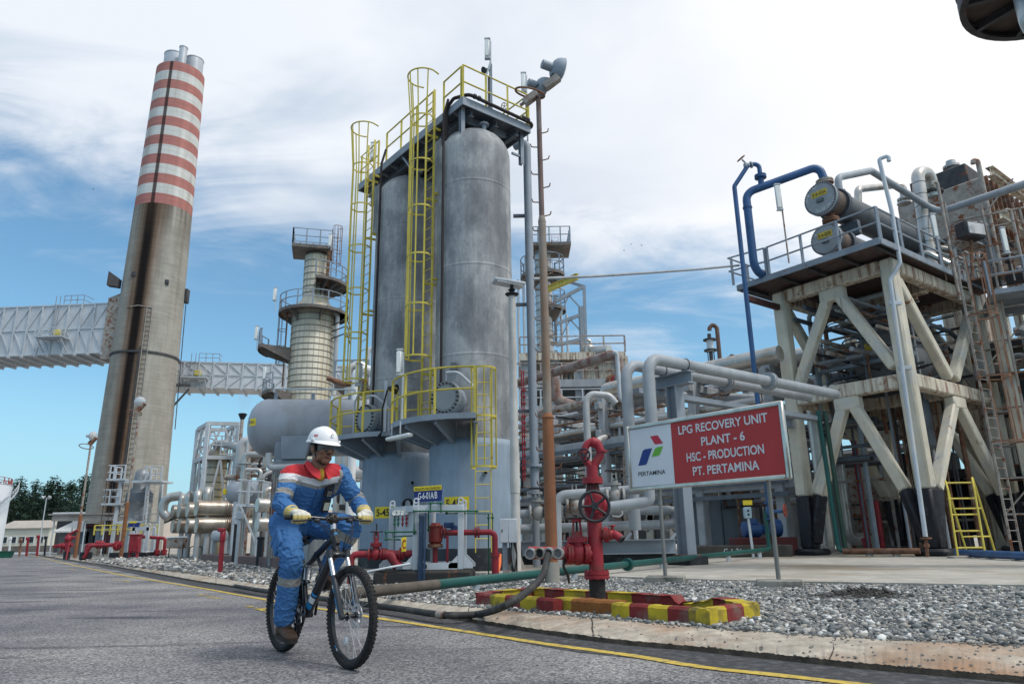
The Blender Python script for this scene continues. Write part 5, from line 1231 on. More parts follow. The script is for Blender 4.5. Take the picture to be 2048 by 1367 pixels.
mf.cyl(gv + Vector((0,0,.32)),gv + Vector((0,0,.345)),.05,n=12)
mf.build('gate_valve',M_RED,hy)
MB().cyl(gv + Vector((0,0,.2)),gv + Vector((0,0,.38)),.011,n=8).wheel(gv + Vector((0,0,.352)),(0,0,1),.115,.010,5,.02).build('hand_wheel',M_BLACK,hy)
man = MB().cyl(ax0 + dl * .28,ax0 + dl * .71,.062,n=20); od = Vector((-.34,-.93,-.06)).normalized(); outs = [hv(x,y,-.12) for x,y in ((1067,1104),(1086,1103),(1103,1103),(1122,1103))]
for o in outs: man.cyl(o + Vector((0,.06,0)),o + od * .07,.047,n=16)
man.build('outlet_manifold',mat('chipped_red_paint',(.30,.02,.03),.5,0,.25,3,col2=(.50,.42,.40),c2=.06,c2s=9,bump=.3),hy)
for k,o in enumerate(outs):
 q = MB().lathe(o + od * .06,od,[(0,.054),(.02,.056),(.022,.048),(.045,.048),(.05,.056),(.065,.054),(.065,.042),(.03,.040)],20,cap=False); c_ = q.build('hose_coupling',M_CLAD,hy)
 MB().cyl(o + od * .085,o + od * .09,.041,n=18).build('coupling_cap',M_BLACK if k == 1 else mat('worn_cap',(.22,.22,.23),.4,.4,.3,20),c_)
# right hose outlet
rz_ = hv(1205,1068); ro = MB().cyl(X3(rz_.z),hv(1213,1068,-.03),.05,n=14).flange(hv(1210,1068,-.03),(1,-.2,0),.078,.024,8).flange(hv(1215,1068,-.03),(1,-.2,0),.078,.024,8)
ro.ball(hv(1221,1068,-.03),(.055,.05,.055),14,10).tube([hv(1221,1068,-.03),hv(1231,1068,-.05),hv(1242,1076,-.08)],[.042,.042,.036],14,bend=.05).cyl(hv(1225,1066,-.03),hv(1225,1050,-.03),.018,n=10).wheel(hv(1225,1050,-.03),(0,0,1),.035,.006,4)
ro.build('side_outlet',M_RED,hy)
MB().lathe(hv(1241,1075,-.078),(hv(1242,1076,-.08) - hv(1231,1068,-.05)),[(0,.040),(.03,.040),(.03,.03),(.01,.03)],16,cap=False).build('outlet_lip',M_BOLT,hy)

hs_pts = [outs[2] + od * .06,outs[2] + od * .14 + Vector((0,0,-.03)),at(1085,1150,7.2),at(1050,1185,6.95),at(1005,1212,6.75)] + [gnd(x,y,.085) + Vector((0,0,.0)) for x,y in ((960,1226),(905,1229),(860,1225),(800,1216),(752,1210),(700,1203),(640,1195),(580,1187),(520,1179),(470,1170.5))]
def smooth_pts(P,n=6):
 out = []
 for i in range(len(P) - 1):
  p0,p1,p2,p3 = P[max(i - 1,0)],P[i],P[i + 1],P[min(i + 2,len(P) - 1)]
  for k in range(n):
   t = k / n; out.append(.5 * ((2 * p1) + (p2 - p0) * t + (2 * p0 - 5 * p1 + 4 * p2 - p3) * t * t + (3 * p1 - p0 - 3 * p2 + p3) * t ** 3))
 return out + [P[-1]]
ho = thing('fire_hose','thick black hose hanging from the hydrant and lying along the kerb','hose',hs_pts[5])
hq = smooth_pts(hs_pts); MB().tube(hq,.034,14).build('hose',mat('worn_black_hose',(.028,.029,.031),.7,0,.3,5,col2=(.10,.095,.085),c2=.35,c2s=6,bump=.3,bs=60),ho)
i = 6 * 6 + 2; MB().cyl(hq[i],hq[i + 2],.040,n=14).build('joint',M_RUSTP,ho)
bc_ = thing('cut_cable','short black cable end hanging beside the hydrant outlets','cable',hv(1130,1150)); MB().tube([outs[3] + Vector((.03,0,-.05)),hv(1127,1132,.2),hv(1136,1150,.4),hv(1138,1163,.7)],.014,8,bend=.1).build('cable',M_CABLE,bc_)

# ------------------------------------------------------------------ striped kerb round the hydrant
M_KY = mat('chipped_yellow_kerb',(.50,.38,.025),.8,0,.15,3,col2=(.13,.10,.045),c2=.5,c2s=4.5,bump=.6,bs=30,grime=.7); M_KR = mat('chipped_red_kerb',(.20,.022,.022),.8,0,.25,3,col2=(.17,.12,.10),c2=.45,c2s=4.5,bump=.6,bs=30,grime=.4); M_KO = mat('rust_run_kerb',(.26,.10,.025),.85,0,.3,4,col2=(.15,.04,.02),c2=.5,c2s=3,c2z=.4,bump=.6,bs=30)
kr = thing('striped_kerb','low broken kerb ring painted in red and yellow blocks around the hydrant','kerb',(hx,HY,.1))
rk = random.Random(21)
def kerb_run(px,cols,zt=.235,wid=.13,name='kerb_run',brk=()):
 P = [gnd(x,y,zt) for x,y in px]; mb = MB(); L = [0]
 for a,b in zip(P[:-1],P[1:]): L.append(L[-1] + (b - a).length)
 n = len(cols); pts = []
 def pos(t):
  d = t * L[-1]
  for i in range(len(P) - 1):
   if d <= L[i + 1] + 1e-9: return P[i].lerp(P[i + 1],(d - L[i]) / max(1e-9,L[i + 1] - L[i]))
  return P[-1]
 S = 7
 for k,c in enumerate(cols):
  rows = []
  for j in range(S + 1):
   t = (k + j / S) / n; p = pos(t); q = pos(min(1,t + .01)) - pos(max(0,t - .01)); q.normalize(); nn = Vector((-q.y,q.x,0)); dz = rk.uniform(-.005,.002)
   for (t0,t1,dd) in brk:
    if t0 < t < t1: dz -= dd * rk.uniform(.4,1.0)
   dn = rk.uniform(-.003,.003); zt_ = zt + dz
   rows.append([Vector((p.x,p.y,.02)) + nn * dn,Vector((p.x,p.y,zt_ - .022)) + nn * (dn + .004),Vector((p.x,p.y,zt_)) + nn * .025,Vector((p.x,p.y,zt_)) + nn * (wid - .025),Vector((p.x,p.y,zt_ - .022)) + nn * (wid - .003),Vector((p.x,p.y,.02)) + nn * (wid + dn)])
  mb.mi = c; mb.strip(rows)
  if k == 0: mb.add(rows[0],[tuple(range(6))])
  if k == n - 1: mb.add(rows[-1],[tuple(reversed(range(6)))])
 return mb.build(name,[M_KY,M_KR,M_KO],kr,sm=35)
kerb_run([(952,1184),(1106,1196)],[1,0,1,0,1]); kerb_run([(1104,1193),(1224,1201)],[0,2,2],name='spillway_block',wid=.22)
kerb_run([(1222,1203),(1418,1216)],[0,1,0,1,0]); kerb_run([(1418,1216),(1519,1201)],[0,1,0])
kerb_run([(952,1184),(989,1178.5),(1067,1172)],[1,0,1],wid=-.13); kerb_run([(1067,1172),(1344,1187),(1463,1193.5),(1505,1203)],[0,1,0,1,0,1,1,0,1,0],wid=-.13,brk=((.66,.74,.09),(.74,.80,.05)))

# ------------------------------------------------------------------ green ground pipe
ga,gb = at(690,1187,8.9),at(1534,1098,24.4); gdir = (gb - ga)
gp_ = thing('green_ground_pipe','long dark green pipe running low over the gravel past the hydrant','pipe',ga)
k1 = ga.lerp(gb,.075)
MB().tube([k1,gb,gb + Vector((.12,.12,.01)),gb + Vector((.12,.12,1.25))],.068,16,bend=.18).build('pipe',M_GREENP,gp_)
MB().cyl(ga,k1 + gdir.normalized() * .3,.0685,n=16).build('rusted_end',mat('rusted_pipe_end',(.10,.085,.07),.8,0,.3,4,rust=.2),gp_)
fp = ga.lerp(gb,.60 if False else .0); t_ = None
fpt = min((ga.lerp(gb,t) for t in np.linspace(.2,.9,200)),key=lambda p: abs((p - CPOS).dot(CR) / (p - CPOS).dot(CF) * FOC + 1024 - 1256))
MB().flange(fpt - gdir.normalized() * .03,gdir,.125,.04,10,22).flange(fpt + gdir.normalized() * .03,gdir,.125,.04,10,22).build('flange',M_GREENP,gp_)
for t in (.14,.30,.52,.78,.95):
 p = ga.lerp(gb,t); MB().box((p.x,p.y,(p.z - .06 + .06) / 2),(.10,.10,max(.05,p.z - .06 - .06))).build('support',M_PALE,gp_)

# ------------------------------------------------------------------ fire-water skid below the vessels
SY = 12.9; sk0 = at(845,1150,SY)
skd = thing('deluge_valve_skid','grey frame skid with red deluge valve, gauges and green tubing on a black plinth','valve skid',(sk0.x,SY,.1))
def sv(px,py,dy=0): return at(px,py,SY + dy)
bl,br_ = sv(745,1165),sv(945,1163); zt = sv(845,1139).z
MB().bbox(((bl.x + br_.x) / 2,SY + .5,(zt + .05) / 2),(br_.x - bl.x,1.0,zt - .05),.05).build('plinth',mat('stained_black_plinth',(.025,.024,.024),.75,0,.3,2,streak=.35,rust=.2,bump=.4),skd)
ztp = sv(830,1009).z
def post(px,dy): p = sv(px,1080,dy); return Vector((p.x,SY + dy,zt))
pf0,pf1,pb0 = post(831,.12),post(921.5,.12),post(783,.95); pb1 = Vector((pf1.x,pb0.y,zt)); pb0.x = pf0.x - .02
pb0 = sv(783,1080,.85); pb0 = Vector((pb0.x,SY + .85,zt))
fr = []
for p in (pf0,pf1,pb0,pb1):
 q = MB().bbox(p + Vector((0,0,(ztp - zt) / 2)),(.10,.09,ztp - zt),.008)
 for s in (-1,1): q.prism([p + Vector((s * .05,-.04,.02)),p + Vector((s * .21,-.04,.02)),p + Vector((s * .21,-.04,.08)),p + Vector((s * .05,-.04,.24))],(0,.08,0))
 ps = q.build('post',M_PALE,skd)
 l = MB().arc(p + Vector((0,0,ztp - zt + .08)),(0,1,0),.040,.014,n=16,m=8); l.bar(p + Vector((-.04,0,ztp - zt - .02)),p + Vector((-.04,0,ztp - zt + .08)),.025,.028).bar(p + Vector((.04,0,ztp - zt - .02)),p + Vector((.04,0,ztp - zt + .08)),.025,.028).build('lifting_lug',M_PALE,ps)
for a,b in ((pf0,pf1),(pb0,pb1),(pf0,pb0),(pf1,pb1)):
 MB().bar(a + Vector((0,0,ztp - zt - .05)),b + Vector((0,0,ztp - zt - .05)),.08,.11).build('top_beam',M_PALE,skd); MB().bar(a + Vector((0,0,.06)),b + Vector((0,0,.06)),.08,.11).build('base_beam',M_PALE,skd)
MB().prism([pb0 + Vector((.05,0,.3)),pf0 + Vector((-.06,.1,.3)),pf0 + Vector((-.06,.1,ztp - zt - .10)),pb0 + Vector((.05,0,ztp - zt - .10))],(.02,.02,0)).build('gauge_panel',M_PALE,skd,sm=0)
for k,(x,y) in enumerate(((789.5,1024.5),(797,1024),(805.5,1024),(813.5,1022.5))):
 p = sv(x,y,.36); q = MB().cyl(p + Vector((0,-.02,0)),p + Vector((0,.03,0)),.046,n=20).arc(p + Vector((0,-.02,0)),(0,1,0),.046,.006,n=20,m=6); g = q.build('gauge',M_CHROME,skd); MB().cyl(p + Vector((0,-.0225,0)),p + Vector((0,-.0215,0)),.040,n=20).build('dial',M_LAMP,g); MB().bar(p + Vector((0,-.0235,0)),p + Vector((-.02,-.0235,.022)),.004,.003).build('needle',M_BLACK,g)
 zb = sv(x,1052,.36).z; st_ = MB().cyl(p - Vector((0,0,.04)),(p.x,p.y,zb),.012,n=8)
 for z in (p.z - .1,p.z - .18): st_.cyl((p.x,p.y,z),(p.x,p.y,z - .035),.022,n=8)
 st_.build('gauge_stem',M_GREEN if k < 2 else M_RED,skd)
# red piping
rzl = sv(760,1107).z
def rp(px,py,dy=.25): return sv(px,py,dy)
rl_ = MB().tube([Vector((rp(703,1108).x,SY + .25,.1)),Vector((rp(703,1108).x,SY + .25,rzl)),Vector((rp(830,1108).x,SY + .25,rzl))],.058,16,bend=.10)
for x in (739,764,769,801,806): rl_.flange(Vector((rp(x,1108).x,SY + .25,rzl)),(1,0,0),.105,.03,8)
vx = rp(751.5,1108).x; rl_.ball((vx,SY + .25,rzl),(.09,.085,.11),16,12).cyl((vx,SY + .25,rzl),(vx,SY + .25,rzl + .17),.065,n=16).flange((vx,SY + .25,rzl + .14),(0,0,1),.105,.025,8).flange((vx,SY + .25,rzl + .175),(0,0,1),.10,.025,8).cyl((vx,SY + .25,rzl + .17),(vx,SY + .25,rzl + .28),.05,.035,n=12)
for s in (-1,1): rl_.bar((vx + s * .04,SY + .25,rzl + .25),(vx + s * .025,SY + .25,rzl + .37),.022,.04)
yx = rp(782,1108).x; rl_.tube([(yx - .12,SY + .25,rzl),(yx,SY + .25,rzl - .02),(yx + .12,SY + .25,rzl - .20)],[.085,.10,.085],16).flange((yx + .12,SY + .25,rzl - .2),(.55,0,-.8),.10,.03,8)
rl_.build('inlet_pipe',M_RED,skd)
MB().cyl((vx,SY + .25,rzl + .3),(vx,SY + .25,rzl + .52),.012,n=8).wheel((vx,SY + .25,rzl + .38),(0,0,1),.11,.010,5,.02).build('hand_wheel',M_BLACK,skd)
dz_ = sv(871,1063).z; dx = sv(871,1063,.35).x; D = Vector((dx,SY + .35,dz_))
d_ = MB().lathe(D - Vector((0,0,.22)),(0,0,1),[(0,.09),(.04,.10),(.06,.125),(.26,.125),(.30,.115),(.33,.115),(.36,.085),(.385,.08)],22).flange(D + Vector((0,0,.10)),(0,0,1),.135,.025,10).build('deluge_valve',mat('brick_red_casting',(.20,.022,.016),.5,0,.2,4,rust=.12),skd)
MB().flange(D - Vector((0,0,.23)),(0,0,1),.135,.05,10,22).build('lower_flange',M_RUST,skd)
zz_ = sv(940,1063).z; ex = sv(990,1063,.35).x; oz = MB().tube([D,Vector((D.x + .3,SY + .35,zz_)),Vector((ex,SY + .35,zz_)),Vector((ex,SY + .35,.1))],.050,16,bend=.10)
for x in (884,890,951,957): oz.flange(Vector((sv(x,1063,.35).x,SY + .35,zz_)),(1,0,0),.10 if x < 900 else .095,.026,8)
oz.cyl((ex,SY + .35,sv(990,1108,.35).z),(ex,SY + .35,.1),.062,n=16).cyl((ex,SY + .35,sv(990,1104,.35).z),(ex,SY + .35,sv(990,1112,.35).z),.082,n=18).cyl(D - Vector((0,0,.25)),(D.x,D.y,zt),.045,n=14)
oz.build('outlet_pipe',M_RED,skd)
MB().tube([(D.x + .22,SY + .30,zz_ - .05),(D.x + .22,SY + .30,zz_ - .62),(D.x - .35,SY + .25,zz_ - .70)],.022,10,bend=.04).build('drain_pipe',M_RED,skd)
MB().bbox((sv(898,1048,.4).x,SY + .4,sv(898,1048).z),(.18,.12,.10),.015).bbox((sv(910,1052,.42).x,SY + .42,sv(910,1055).z),(.14,.16,.12),.02).build('actuator',mat('dark_blue_box',(.015,.045,.14),.5),skd)
MB().bar(sv(843,1030,.02),Vector((sv(843,1030,.02).x,SY + .02,.1)),.085,.05).bar(sv(851,1024,.0),Vector((sv(851,1024,0).x,SY - .04,.1)),.03,.03).build('cable_tray',mat('navy_tray',(.02,.045,.09),.55,0,.3,5),skd)
gt = MB(); P = lambda x,y,dy=.05: sv(x,y,dy)
gt.tube([P(828,1068),P(828,1021),P(953,1021),P(957,1021)],.014,8).tube([P(861,1021),P(861,1005),P(882,1005),P(882,1021)],.014,8).tube([P(772,1063,.15),P(830,1062,.05)],.014,8).tube([P(772,1063,.15),P(772,1077,.15),P(800,1078,.3)],.014,8).tube([P(786,1062,.3),P(786,1072,.3),P(825,1070,.1)],.012,8).tube([P(893,1025,.2),P(985,1026,.5),P(985,1150,.5)],.012,8).tube([P(977,1026,.55),P(977,1152,.55)],.012,8).tube([P(857,1022),P(857,1062,.2)],.012,8)
for x,y,dy in ((828,1021,.05),(861,1021,.05),(882,1021,.05),(861,1005,.05),(882,1005,.05),(953,1021,.05),(772,1063,.15),(772,1077,.15),(830,1062,.05),(893,1025,.2),(977,1034,.5),(985,1034,.5),(857,1058,.2)): gt.ball(P(x,y,dy),.026,8,6)
gt.build('green_tubing',M_GREEN,skd)
cpl = [sv(803,1074,.0),sv(813,1072,.0),sv(812,1101,.0),sv(803,1102,.0)]; ctg = MB().prism(cpl,(0,.01,0)).build('tag_plate',M_YELP,skd,sm=0)
lettering('C',sv(808,1087,-.012),(1,0,0),(0,0,1),.15,mat('tag_red',(.32,.02,.02),.5),ctg,.065,bold=.02)
# board above the skid
eb = thing('equipment_board','blue equipment board with a yellow top strip standing above the valve skid','sign',sv(855,1090,.6))
bq = [sv(827.5,972.5,.5),sv(884,968.5,.3),sv(882.5,1000.5,.3),sv(829.5,1002.5,.5)]
br1 = (bq[1] - bq[0]).normalized(); bu = Vector((0,0,1)); bn = br1.cross(bu)
MB().prism(bq,-bn * .02).build('panel',mat('board_blue',(.012,.030,.16),.45,0,.05),eb,sm=0)
yl_ = [bq[0],bq[1],bq[1].lerp(bq[2],.30),bq[0].lerp(bq[3],.30)]; MB().add([p + bn * .004 for p in yl_],[(0,1,2,3)]).build('yellow_strip',M_YELP,eb,sm=0)
W_ = (bq[1] - bq[0]).length; ctr = lambda f: (bq[0].lerp(bq[3],f) + bq[1].lerp(bq[2],f)) / 2 + bn * .008
lettering('PERALATAN YANG DILINDUNGI',ctr(.17),br1,bu,.045,M_BLACK,eb,W_ * .90,bold=.01); lettering('G-6-01A/B',ctr(.62),br1,bu,.125,M_DECW,eb,W_ * .68,bold=.015)
bp_ = (bq[2] + bq[3]) / 2; MB().cyl(bp_ + Vector((.1,.03,.1)),(bp_.x + .1,bp_.y + .03,.1),.045,n=14).build('post',M_PALE,eb)
wpv = thing('sampling_hose','thin white hose lying across to the gravel from the black plinth','hose',gnd(722,1142,.15)); MB().tube([sv(735,1142,.1),sv(780,1133,-.02),sv(820,1126,.02)],.018,8,bend=.2).build('hose',M_WHITE,wpv)

# ------------------------------------------------------------------ tall fireproofed frame on the right, with its exchangers
FN = Vector((12.85,22.8,0)); FE = Vector((-.6,.8,0)); FG = Vector((.8,.6,0)); FL,FRR = 4.15,6.6
def fr_(e,g,z): return FN + FE * e + FG * g + Vector((0,0,z))
fm = thing('exchanger_frame','tall cream fireproofed frame with black feet carrying two heat exchangers','steel frame',fr_(2,3,ZS))
CW = .48
def gbar(mb,a,b,w,h,ch=.05): return mb.bar(a,b,w,h,ch=ch)
ZL0,ZL1,ZT0,ZT1 = 5.38,5.86,9.36,9.84
RZ = math.atan2(FG.y,FG.x)
for e,g in ((0,0),(FL,0),(0,FRR),(FL,FRR)):
 p = fr_(e,g,0); c = MB().bbox((p.x,p.y,(2.15 + ZT1 - .02) / 2),(CW,CW,ZT1 - .02 - 2.15),.07,rz=RZ).build('column',M_CREAM,fm)
 MB().bbox((p.x,p.y,1.25),(CW + .02,CW + .02,1.84),.07,rz=RZ).build('black_base',M_BLACK,c); MB().bbox((p.x,p.y,.24),(.98,.98,.24),.08,rz=RZ).build('pedestal',M_BLACK,c)
for z0,z1 in ((ZL0,ZL1),(ZT0,ZT1)):
 zc = (z0 + z1) / 2; h = z1 - z0; k = CW / 2
 for a,b in ((fr_(k,0,zc),fr_(FL - k,0,zc)),(fr_(k,FRR,zc),fr_(FL - k,FRR,zc)),(fr_(0,k,zc),fr_(0,FRR - k,zc)),(fr_(FL,k,zc),fr_(FL,FRR - k,zc)),(fr_(k,FRR / 2,zc),fr_(FL - k,FRR / 2,zc))):
  gbar(MB(),a,b,.40,h).build('beam',M_CREAMR,fm)
def brace(a,b,blk=None):
 q = gbar(MB(),a,b,.35,.36).build('brace',M_CREAM,fm)
 if blk is not None: gbar(MB(),b,blk,.37,.38).build('black_brace_foot',M_BLACK,q)
for g,mid in ((0,1),(FRR,0)):
 for s in (0,1):
  e0 = s * FL; sgn = 1 if s == 0 else -1; ap = fr_(FL / 2 + (-.12 if s == 0 else .12),g,ZL0 - .12)
  brace(ap,fr_(e0 + sgn * .62,g,2.16),fr_(e0 + sgn * .20,g,.55)); brace(fr_(FL / 2 + (-.12 if s == 0 else .12),g,ZT0 - .12),fr_(e0 + sgn * .32,g,ZL1 + .25))
 MB().bbox(fr_(FL / 2,g,ZL0 - .22),(.38,.9,.46),.05,rz=math.atan2(FG.y,FG.x)).build('gusset',M_CREAM,fm); MB().bbox(fr_(FL / 2,g,ZT0 - .22),(.38,.9,.46),.05,rz=math.atan2(FG.y,FG.x)).build('gusset',M_CREAM,fm)
for e in (0,FL):
 for s in (0,1):
  g0 = s * FRR; sgn = 1 if s == 0 else -1
  brace(fr_(e,FRR / 2 + (-.14 if s == 0 else .14),ZL0 - .12),fr_(e,g0 + sgn * .68,2.16),fr_(e,g0 + sgn * .22,.55)); brace(fr_(e,g0 + sgn * .30,ZT0 - .22),fr_(e,FRR / 2 + (-.2 if s == 0 else .2),ZL1 + .2))
 MB().bbox(fr_(e,FRR / 2,ZL0 - .20),(.95,.38,.42),.05,rz=RZ).build('gusset',M_CREAM,fm)
# deck with cantilevered edge
D0,D1,G0,G1,ZD2 = -.55,4.95,-1.55,7.4,9.98
dpl = MB().prism([fr_(D0,G0,ZD2),fr_(D1,G0,ZD2),fr_(D1,G1,ZD2),fr_(D0,G1,ZD2)],(0,0,.05)).build('deck_grating',mat('rusty_grating',(.085,.060,.055),.8,0,.3,4,rust=.35,bump=.3),fm)
for a,b in ((fr_(D0,G0,ZD2),fr_(D1,G0,ZD2)),(fr_(D1,G0,ZD2),fr_(D1,G1,ZD2)),(fr_(D0,G1,ZD2),fr_(D0,G0,ZD2))): MB().bar(a - Vector((0,0,.03)),b - Vector((0,0,.03)),.06,.22,ch=.01).build('deck_edge',mat('blue_grey_rusted_edge',(.22,.26,.31),.55,0,.2,2,rust=.34,rs=2.4),dpl)
for e in (-.3,.9,2.1,3.2,4.7): MB().ibeam(fr_(e,G0 + .05,ZD2 - .07),fr_(e,.1,ZD2 - .07),.12,.16).build('outrigger',M_DARKST,dpl)
railing(fm,[fr_(D0,G0 + .05,ZD2 + .05),fr_(3.55,G0 + .05,ZD2 + .05)],1.12,M_STEEL,.035,1.55); railing(fm,[fr_(D0 + .03,G0 + .15,ZD2 + .05),fr_(D0 + .03,G1 - .1,ZD2 + .05)],1.12,M_STEEL,.035,1.35)
railing(fm,[fr_(3.65,G0 + .04,ZD2 + .05),fr_(D1 + .1,G0 - .25,ZD2 + .05),fr_(D1 + .1,.7,ZD2 + .05)],1.12,M_STEEL,.035,1.5)

# exchangers on the deck
def exchanger(c,r,L,label,plate,d=FG,name='heat_exchanger',shell=None,grp=None,saddle_z=None):
 t = thing(name,label,'heat exchanger',c,grp); c = Vector(c); d = Vector(d).normalized(); s_ = Vector((d.y,-d.x,0)); up = Vector((0,0,1))
 MB().lathe(c + d * 1.05,d,[(0,r * .86),(L - 1.6,r * .86),(L - 1.5,r * .92),(L - 1.2,r * .92),(L - 1.0,r * .7),(L - .92,r * .3),(L - .9,.01)],32).build('shell',shell or mat('dark_exchanger_shell',(.105,.115,.125),.5,.1,.25,1.2,rust=.12,grime=.3),t)
 q = MB().cyl(c + d * .16,c + d * 1.0,r * .84,n=32).build('channel',mat('rust_brown_channel',(.13,.10,.085),.7,0,.35,2,rust=.3),t)
 for k in (.06,.17,.96,1.07):
  f_ = MB().cyl(c + d * (k - .045),c + d * (k + .045),r,n=40).build('flange',M_STEEL_D if k > .1 else M_PIPE,t)
 b = MB(); a1,b1,_ = frame_of(d)
 for kk in (.01,.22,.90,1.13):
  for k in range(40):
   th = 2 * PI * k / 40; p = c + (a1 * math.cos(th) + b1 * math.sin(th)) * r * .945; b.cyl(p + d * (kk - .035),p + d * (kk + .02),r * .034,n=6)
 b.build('bolts',M_BOLT,t)
 cv_ = MB().cyl(c,c + d * .03,r * .90,n=40).build('cover',mat('flaking_grey_cover',(.27,.29,.31),.55,0,.12,3,col2=(.66,.67,.66),c2=.26,c2s=3.2,rust=.08),t)
 MB().bbox(c - d * .03 - up * r * .12,(.26,.08,.13),.01,rz=math.atan2(s_.y,s_.x)).build('cover_lug',M_STEEL_D,cv_)
 if plate:
  w = r * .95; q = c - d * .008 + up * r * .32; pl = MB().prism([q - s_ * w / 2 - up * .11,q + s_ * w / 2 - up * .11,q + s_ * w / 2 + up * .11,q - s_ * w / 2 + up * .11],-d * .006).build('name_plate',mat('dirty_yellow_plate',(.58,.42,.04),.6,0,.15,6,col2=(.35,.3,.2),c2=.3,c2s=6),t,sm=0)
  lettering(plate,q - d * .010,s_,up,.14,M_BLACK,pl,w * .86,bold=.01)
 return t
xe,xg = 1.62,-.80
eu = exchanger(fr_(xe,xg,12.55),.62,7.6,'upper of the two dark heat exchangers on the cream frame','E-6-03A'); el_ = exchanger(fr_(xe,xg - .02,10.95),.57,7.2,'lower of the two dark heat exchangers on the cream frame','E-6-03B')
for g in (.9,4.2):
 p = fr_(xe,g,10.2); MB().bbox((p.x,p.y,10.25),(.25,1.1,.5),.02,rz=RZ).build('saddle',M_STEEL_D,el_)
 MB().bbox((p.x,p.y,11.72),(.2,.9,.55),.02,rz=RZ).build('saddle',M_STEEL_D,eu)
nz_ = MB().cyl(fr_(xe,xg + .55,11.2),fr_(xe,xg + .55,12.2),.17,n=18).flange(fr_(xe,xg + .55,11.78),(0,0,1),.30,.06,12).flange(fr_(xe,xg + .55,11.86),(0,0,1),.30,.06,12); nz_.build('connecting_nozzle',M_RUST,el_)
MB().cyl(fr_(xe,xg + .5,13.0),fr_(xe,xg + .5,13.42),.17,n=18).flange(fr_(xe,xg + .5,13.3),(0,0,1),.31,.06,12).flange(fr_(xe,xg + .5,13.38),(0,0,1),.31,.06,12).build('top_nozzle',M_RUSTP,eu)
MB().cyl(fr_(xe,xg + 1.5,13.0),fr_(xe,xg + 1.5,13.3),.13,n=18).flange(fr_(xe,xg + 1.5,13.25),(0,0,1),.22,.06,10).build('shell_nozzle',M_PIPE,eu)
# blue pipes
tn = fr_(xe,xg + .5,13.42); bx = at(1500,460,24.6)
bp1 = thing('blue_riser','thick dark blue pipe bending over into the upper heat exchanger','pipe',(bx.x,bx.y,10))
zel = at(1498,385,24.6).z
MB().tube([Vector((bx.x + .55,bx.y + .5,10.1)),Vector((bx.x,bx.y,10.25)),Vector((bx.x,bx.y,zel)),tn + Vector((-.1,.05,.62)),tn],.15,18,bend=.42).build('pipe',M_BLUEP,bp1)
MB().cyl((bx.x,bx.y,zel - .65),(bx.x,bx.y,zel - .58),.175,n=18).build('weld_band',M_BLUEP,bp1)
tee = Vector((bx.x,bx.y,zel)).lerp(tn + Vector((-.1,.05,.62)),.22)
MB().cyl(tee,tee + Vector((0,0,.55)),.11,n=16).flange(tee + Vector((0,0,.40)),(0,0,1),.22,.05,10).flange(tee + Vector((0,0,.47)),(0,0,1),.22,.05,10).build('branch',M_BLUEP,bp1)
sx_ = at(1500,660,24.5); zt_ = at(1466,372,24.5).z; st_top = tee + Vector((0,0,.5))
bp2 = thing('slim_blue_standpipe','slim tall dark blue standpipe with a hand valve at its top','pipe',(sx_.x,24.5,ZS))
vp = st_top + Vector((-.42,0,.42))
MB().tube([(sx_.x,24.5,1.75),(sx_.x,24.5,zt_),vp,st_top + Vector((0,0,.50)),st_top],.085,14,bend=.22).build('pipe',M_BLUEP,bp2)
q = MB().flange(vp + Vector((-.1,0,-.03)),(1,0,.3),.13,.04,8).flange(vp + Vector((.12,0,.02)),(1,0,.3),.13,.04,8).ball(vp,(.11,.1,.1),12,8).cyl(vp,vp + Vector((-.22,-.05,.22)),.035,n=8); q.build('valve',M_PIPE,bp2)
MB().wheel(vp + Vector((-.26,-.06,.26)),(-.7,-.3,.7),.17,.016,5).build('hand_wheel',M_RUST,bp2)
zv = at(1540,1022,24.5).z; q = MB().flange((sx_.x,24.5,zv + .28),(0,0,1),.17,.05,8).flange((sx_.x,24.5,zv - .22),(0,0,1),.17,.05,8).ball((sx_.x,24.5,zv),(.15,.14,.22),14,10).cyl((sx_.x,24.5,zv),(sx_.x + .35,24.3,zv),.06,n=10); q.build('gate_valve',M_BLUEP,bp2)
MB().wheel((sx_.x + .42,24.25,zv + .03),(.8,-.55,0),.20,.022,6).build('hand_wheel',mat('faded_red_wheel',(.30,.07,.05),.65,0,.2,6),bp2)
MB().bar((sx_.x,24.5,9.1),fr_(FL,-.1,9.2),.16,.2).build('clamp_beam',mat('dark_red_beam',(.07,.028,.028),.7,0,.3,4),bp2)
# downspout on the near column
dsp = thing('downspout','pale blue downspout with a hooked top running down the near cream column','downspout',fr_(.05,-.45,ZS))
dy = FN.y - .45
MB().tube([at(1778,322,dy - .3),at(1777,310,dy - .3),at(1758,318,dy - .2),at(1783,420,dy - .2),at(1800,525,dy - .2),at(1780,560,dy - .1),at(1851,1072,dy - .25)],.068,12,bend=.10).build('pipe',mat('pale_blue_white_pipe',(.50,.56,.62),.5,0,.12,2,col2=(.62,.61,.58),c2=.4,c2s=.8,rust=.1,grime=.3),dsp)
MB().flange(at(1852,1075,dy - .25),(0,0,1),.15,.04,6).build('flange',M_RUST,dsp); MB().cyl(at(1852,1077,dy - .25),Vector((at(1853,1100,dy - .25).x,dy - .25,.14)),.05,n=10).ball(at(1853,1090,dy - .25),.09,8,6).build('drain_valve',M_RUST,dsp)
for y in (606,735): MB().bbox(at(1790 + (y - 606) * .15,y,dy - .05),(.4,.16,.12),.01).build('clip',M_PALE,dsp)
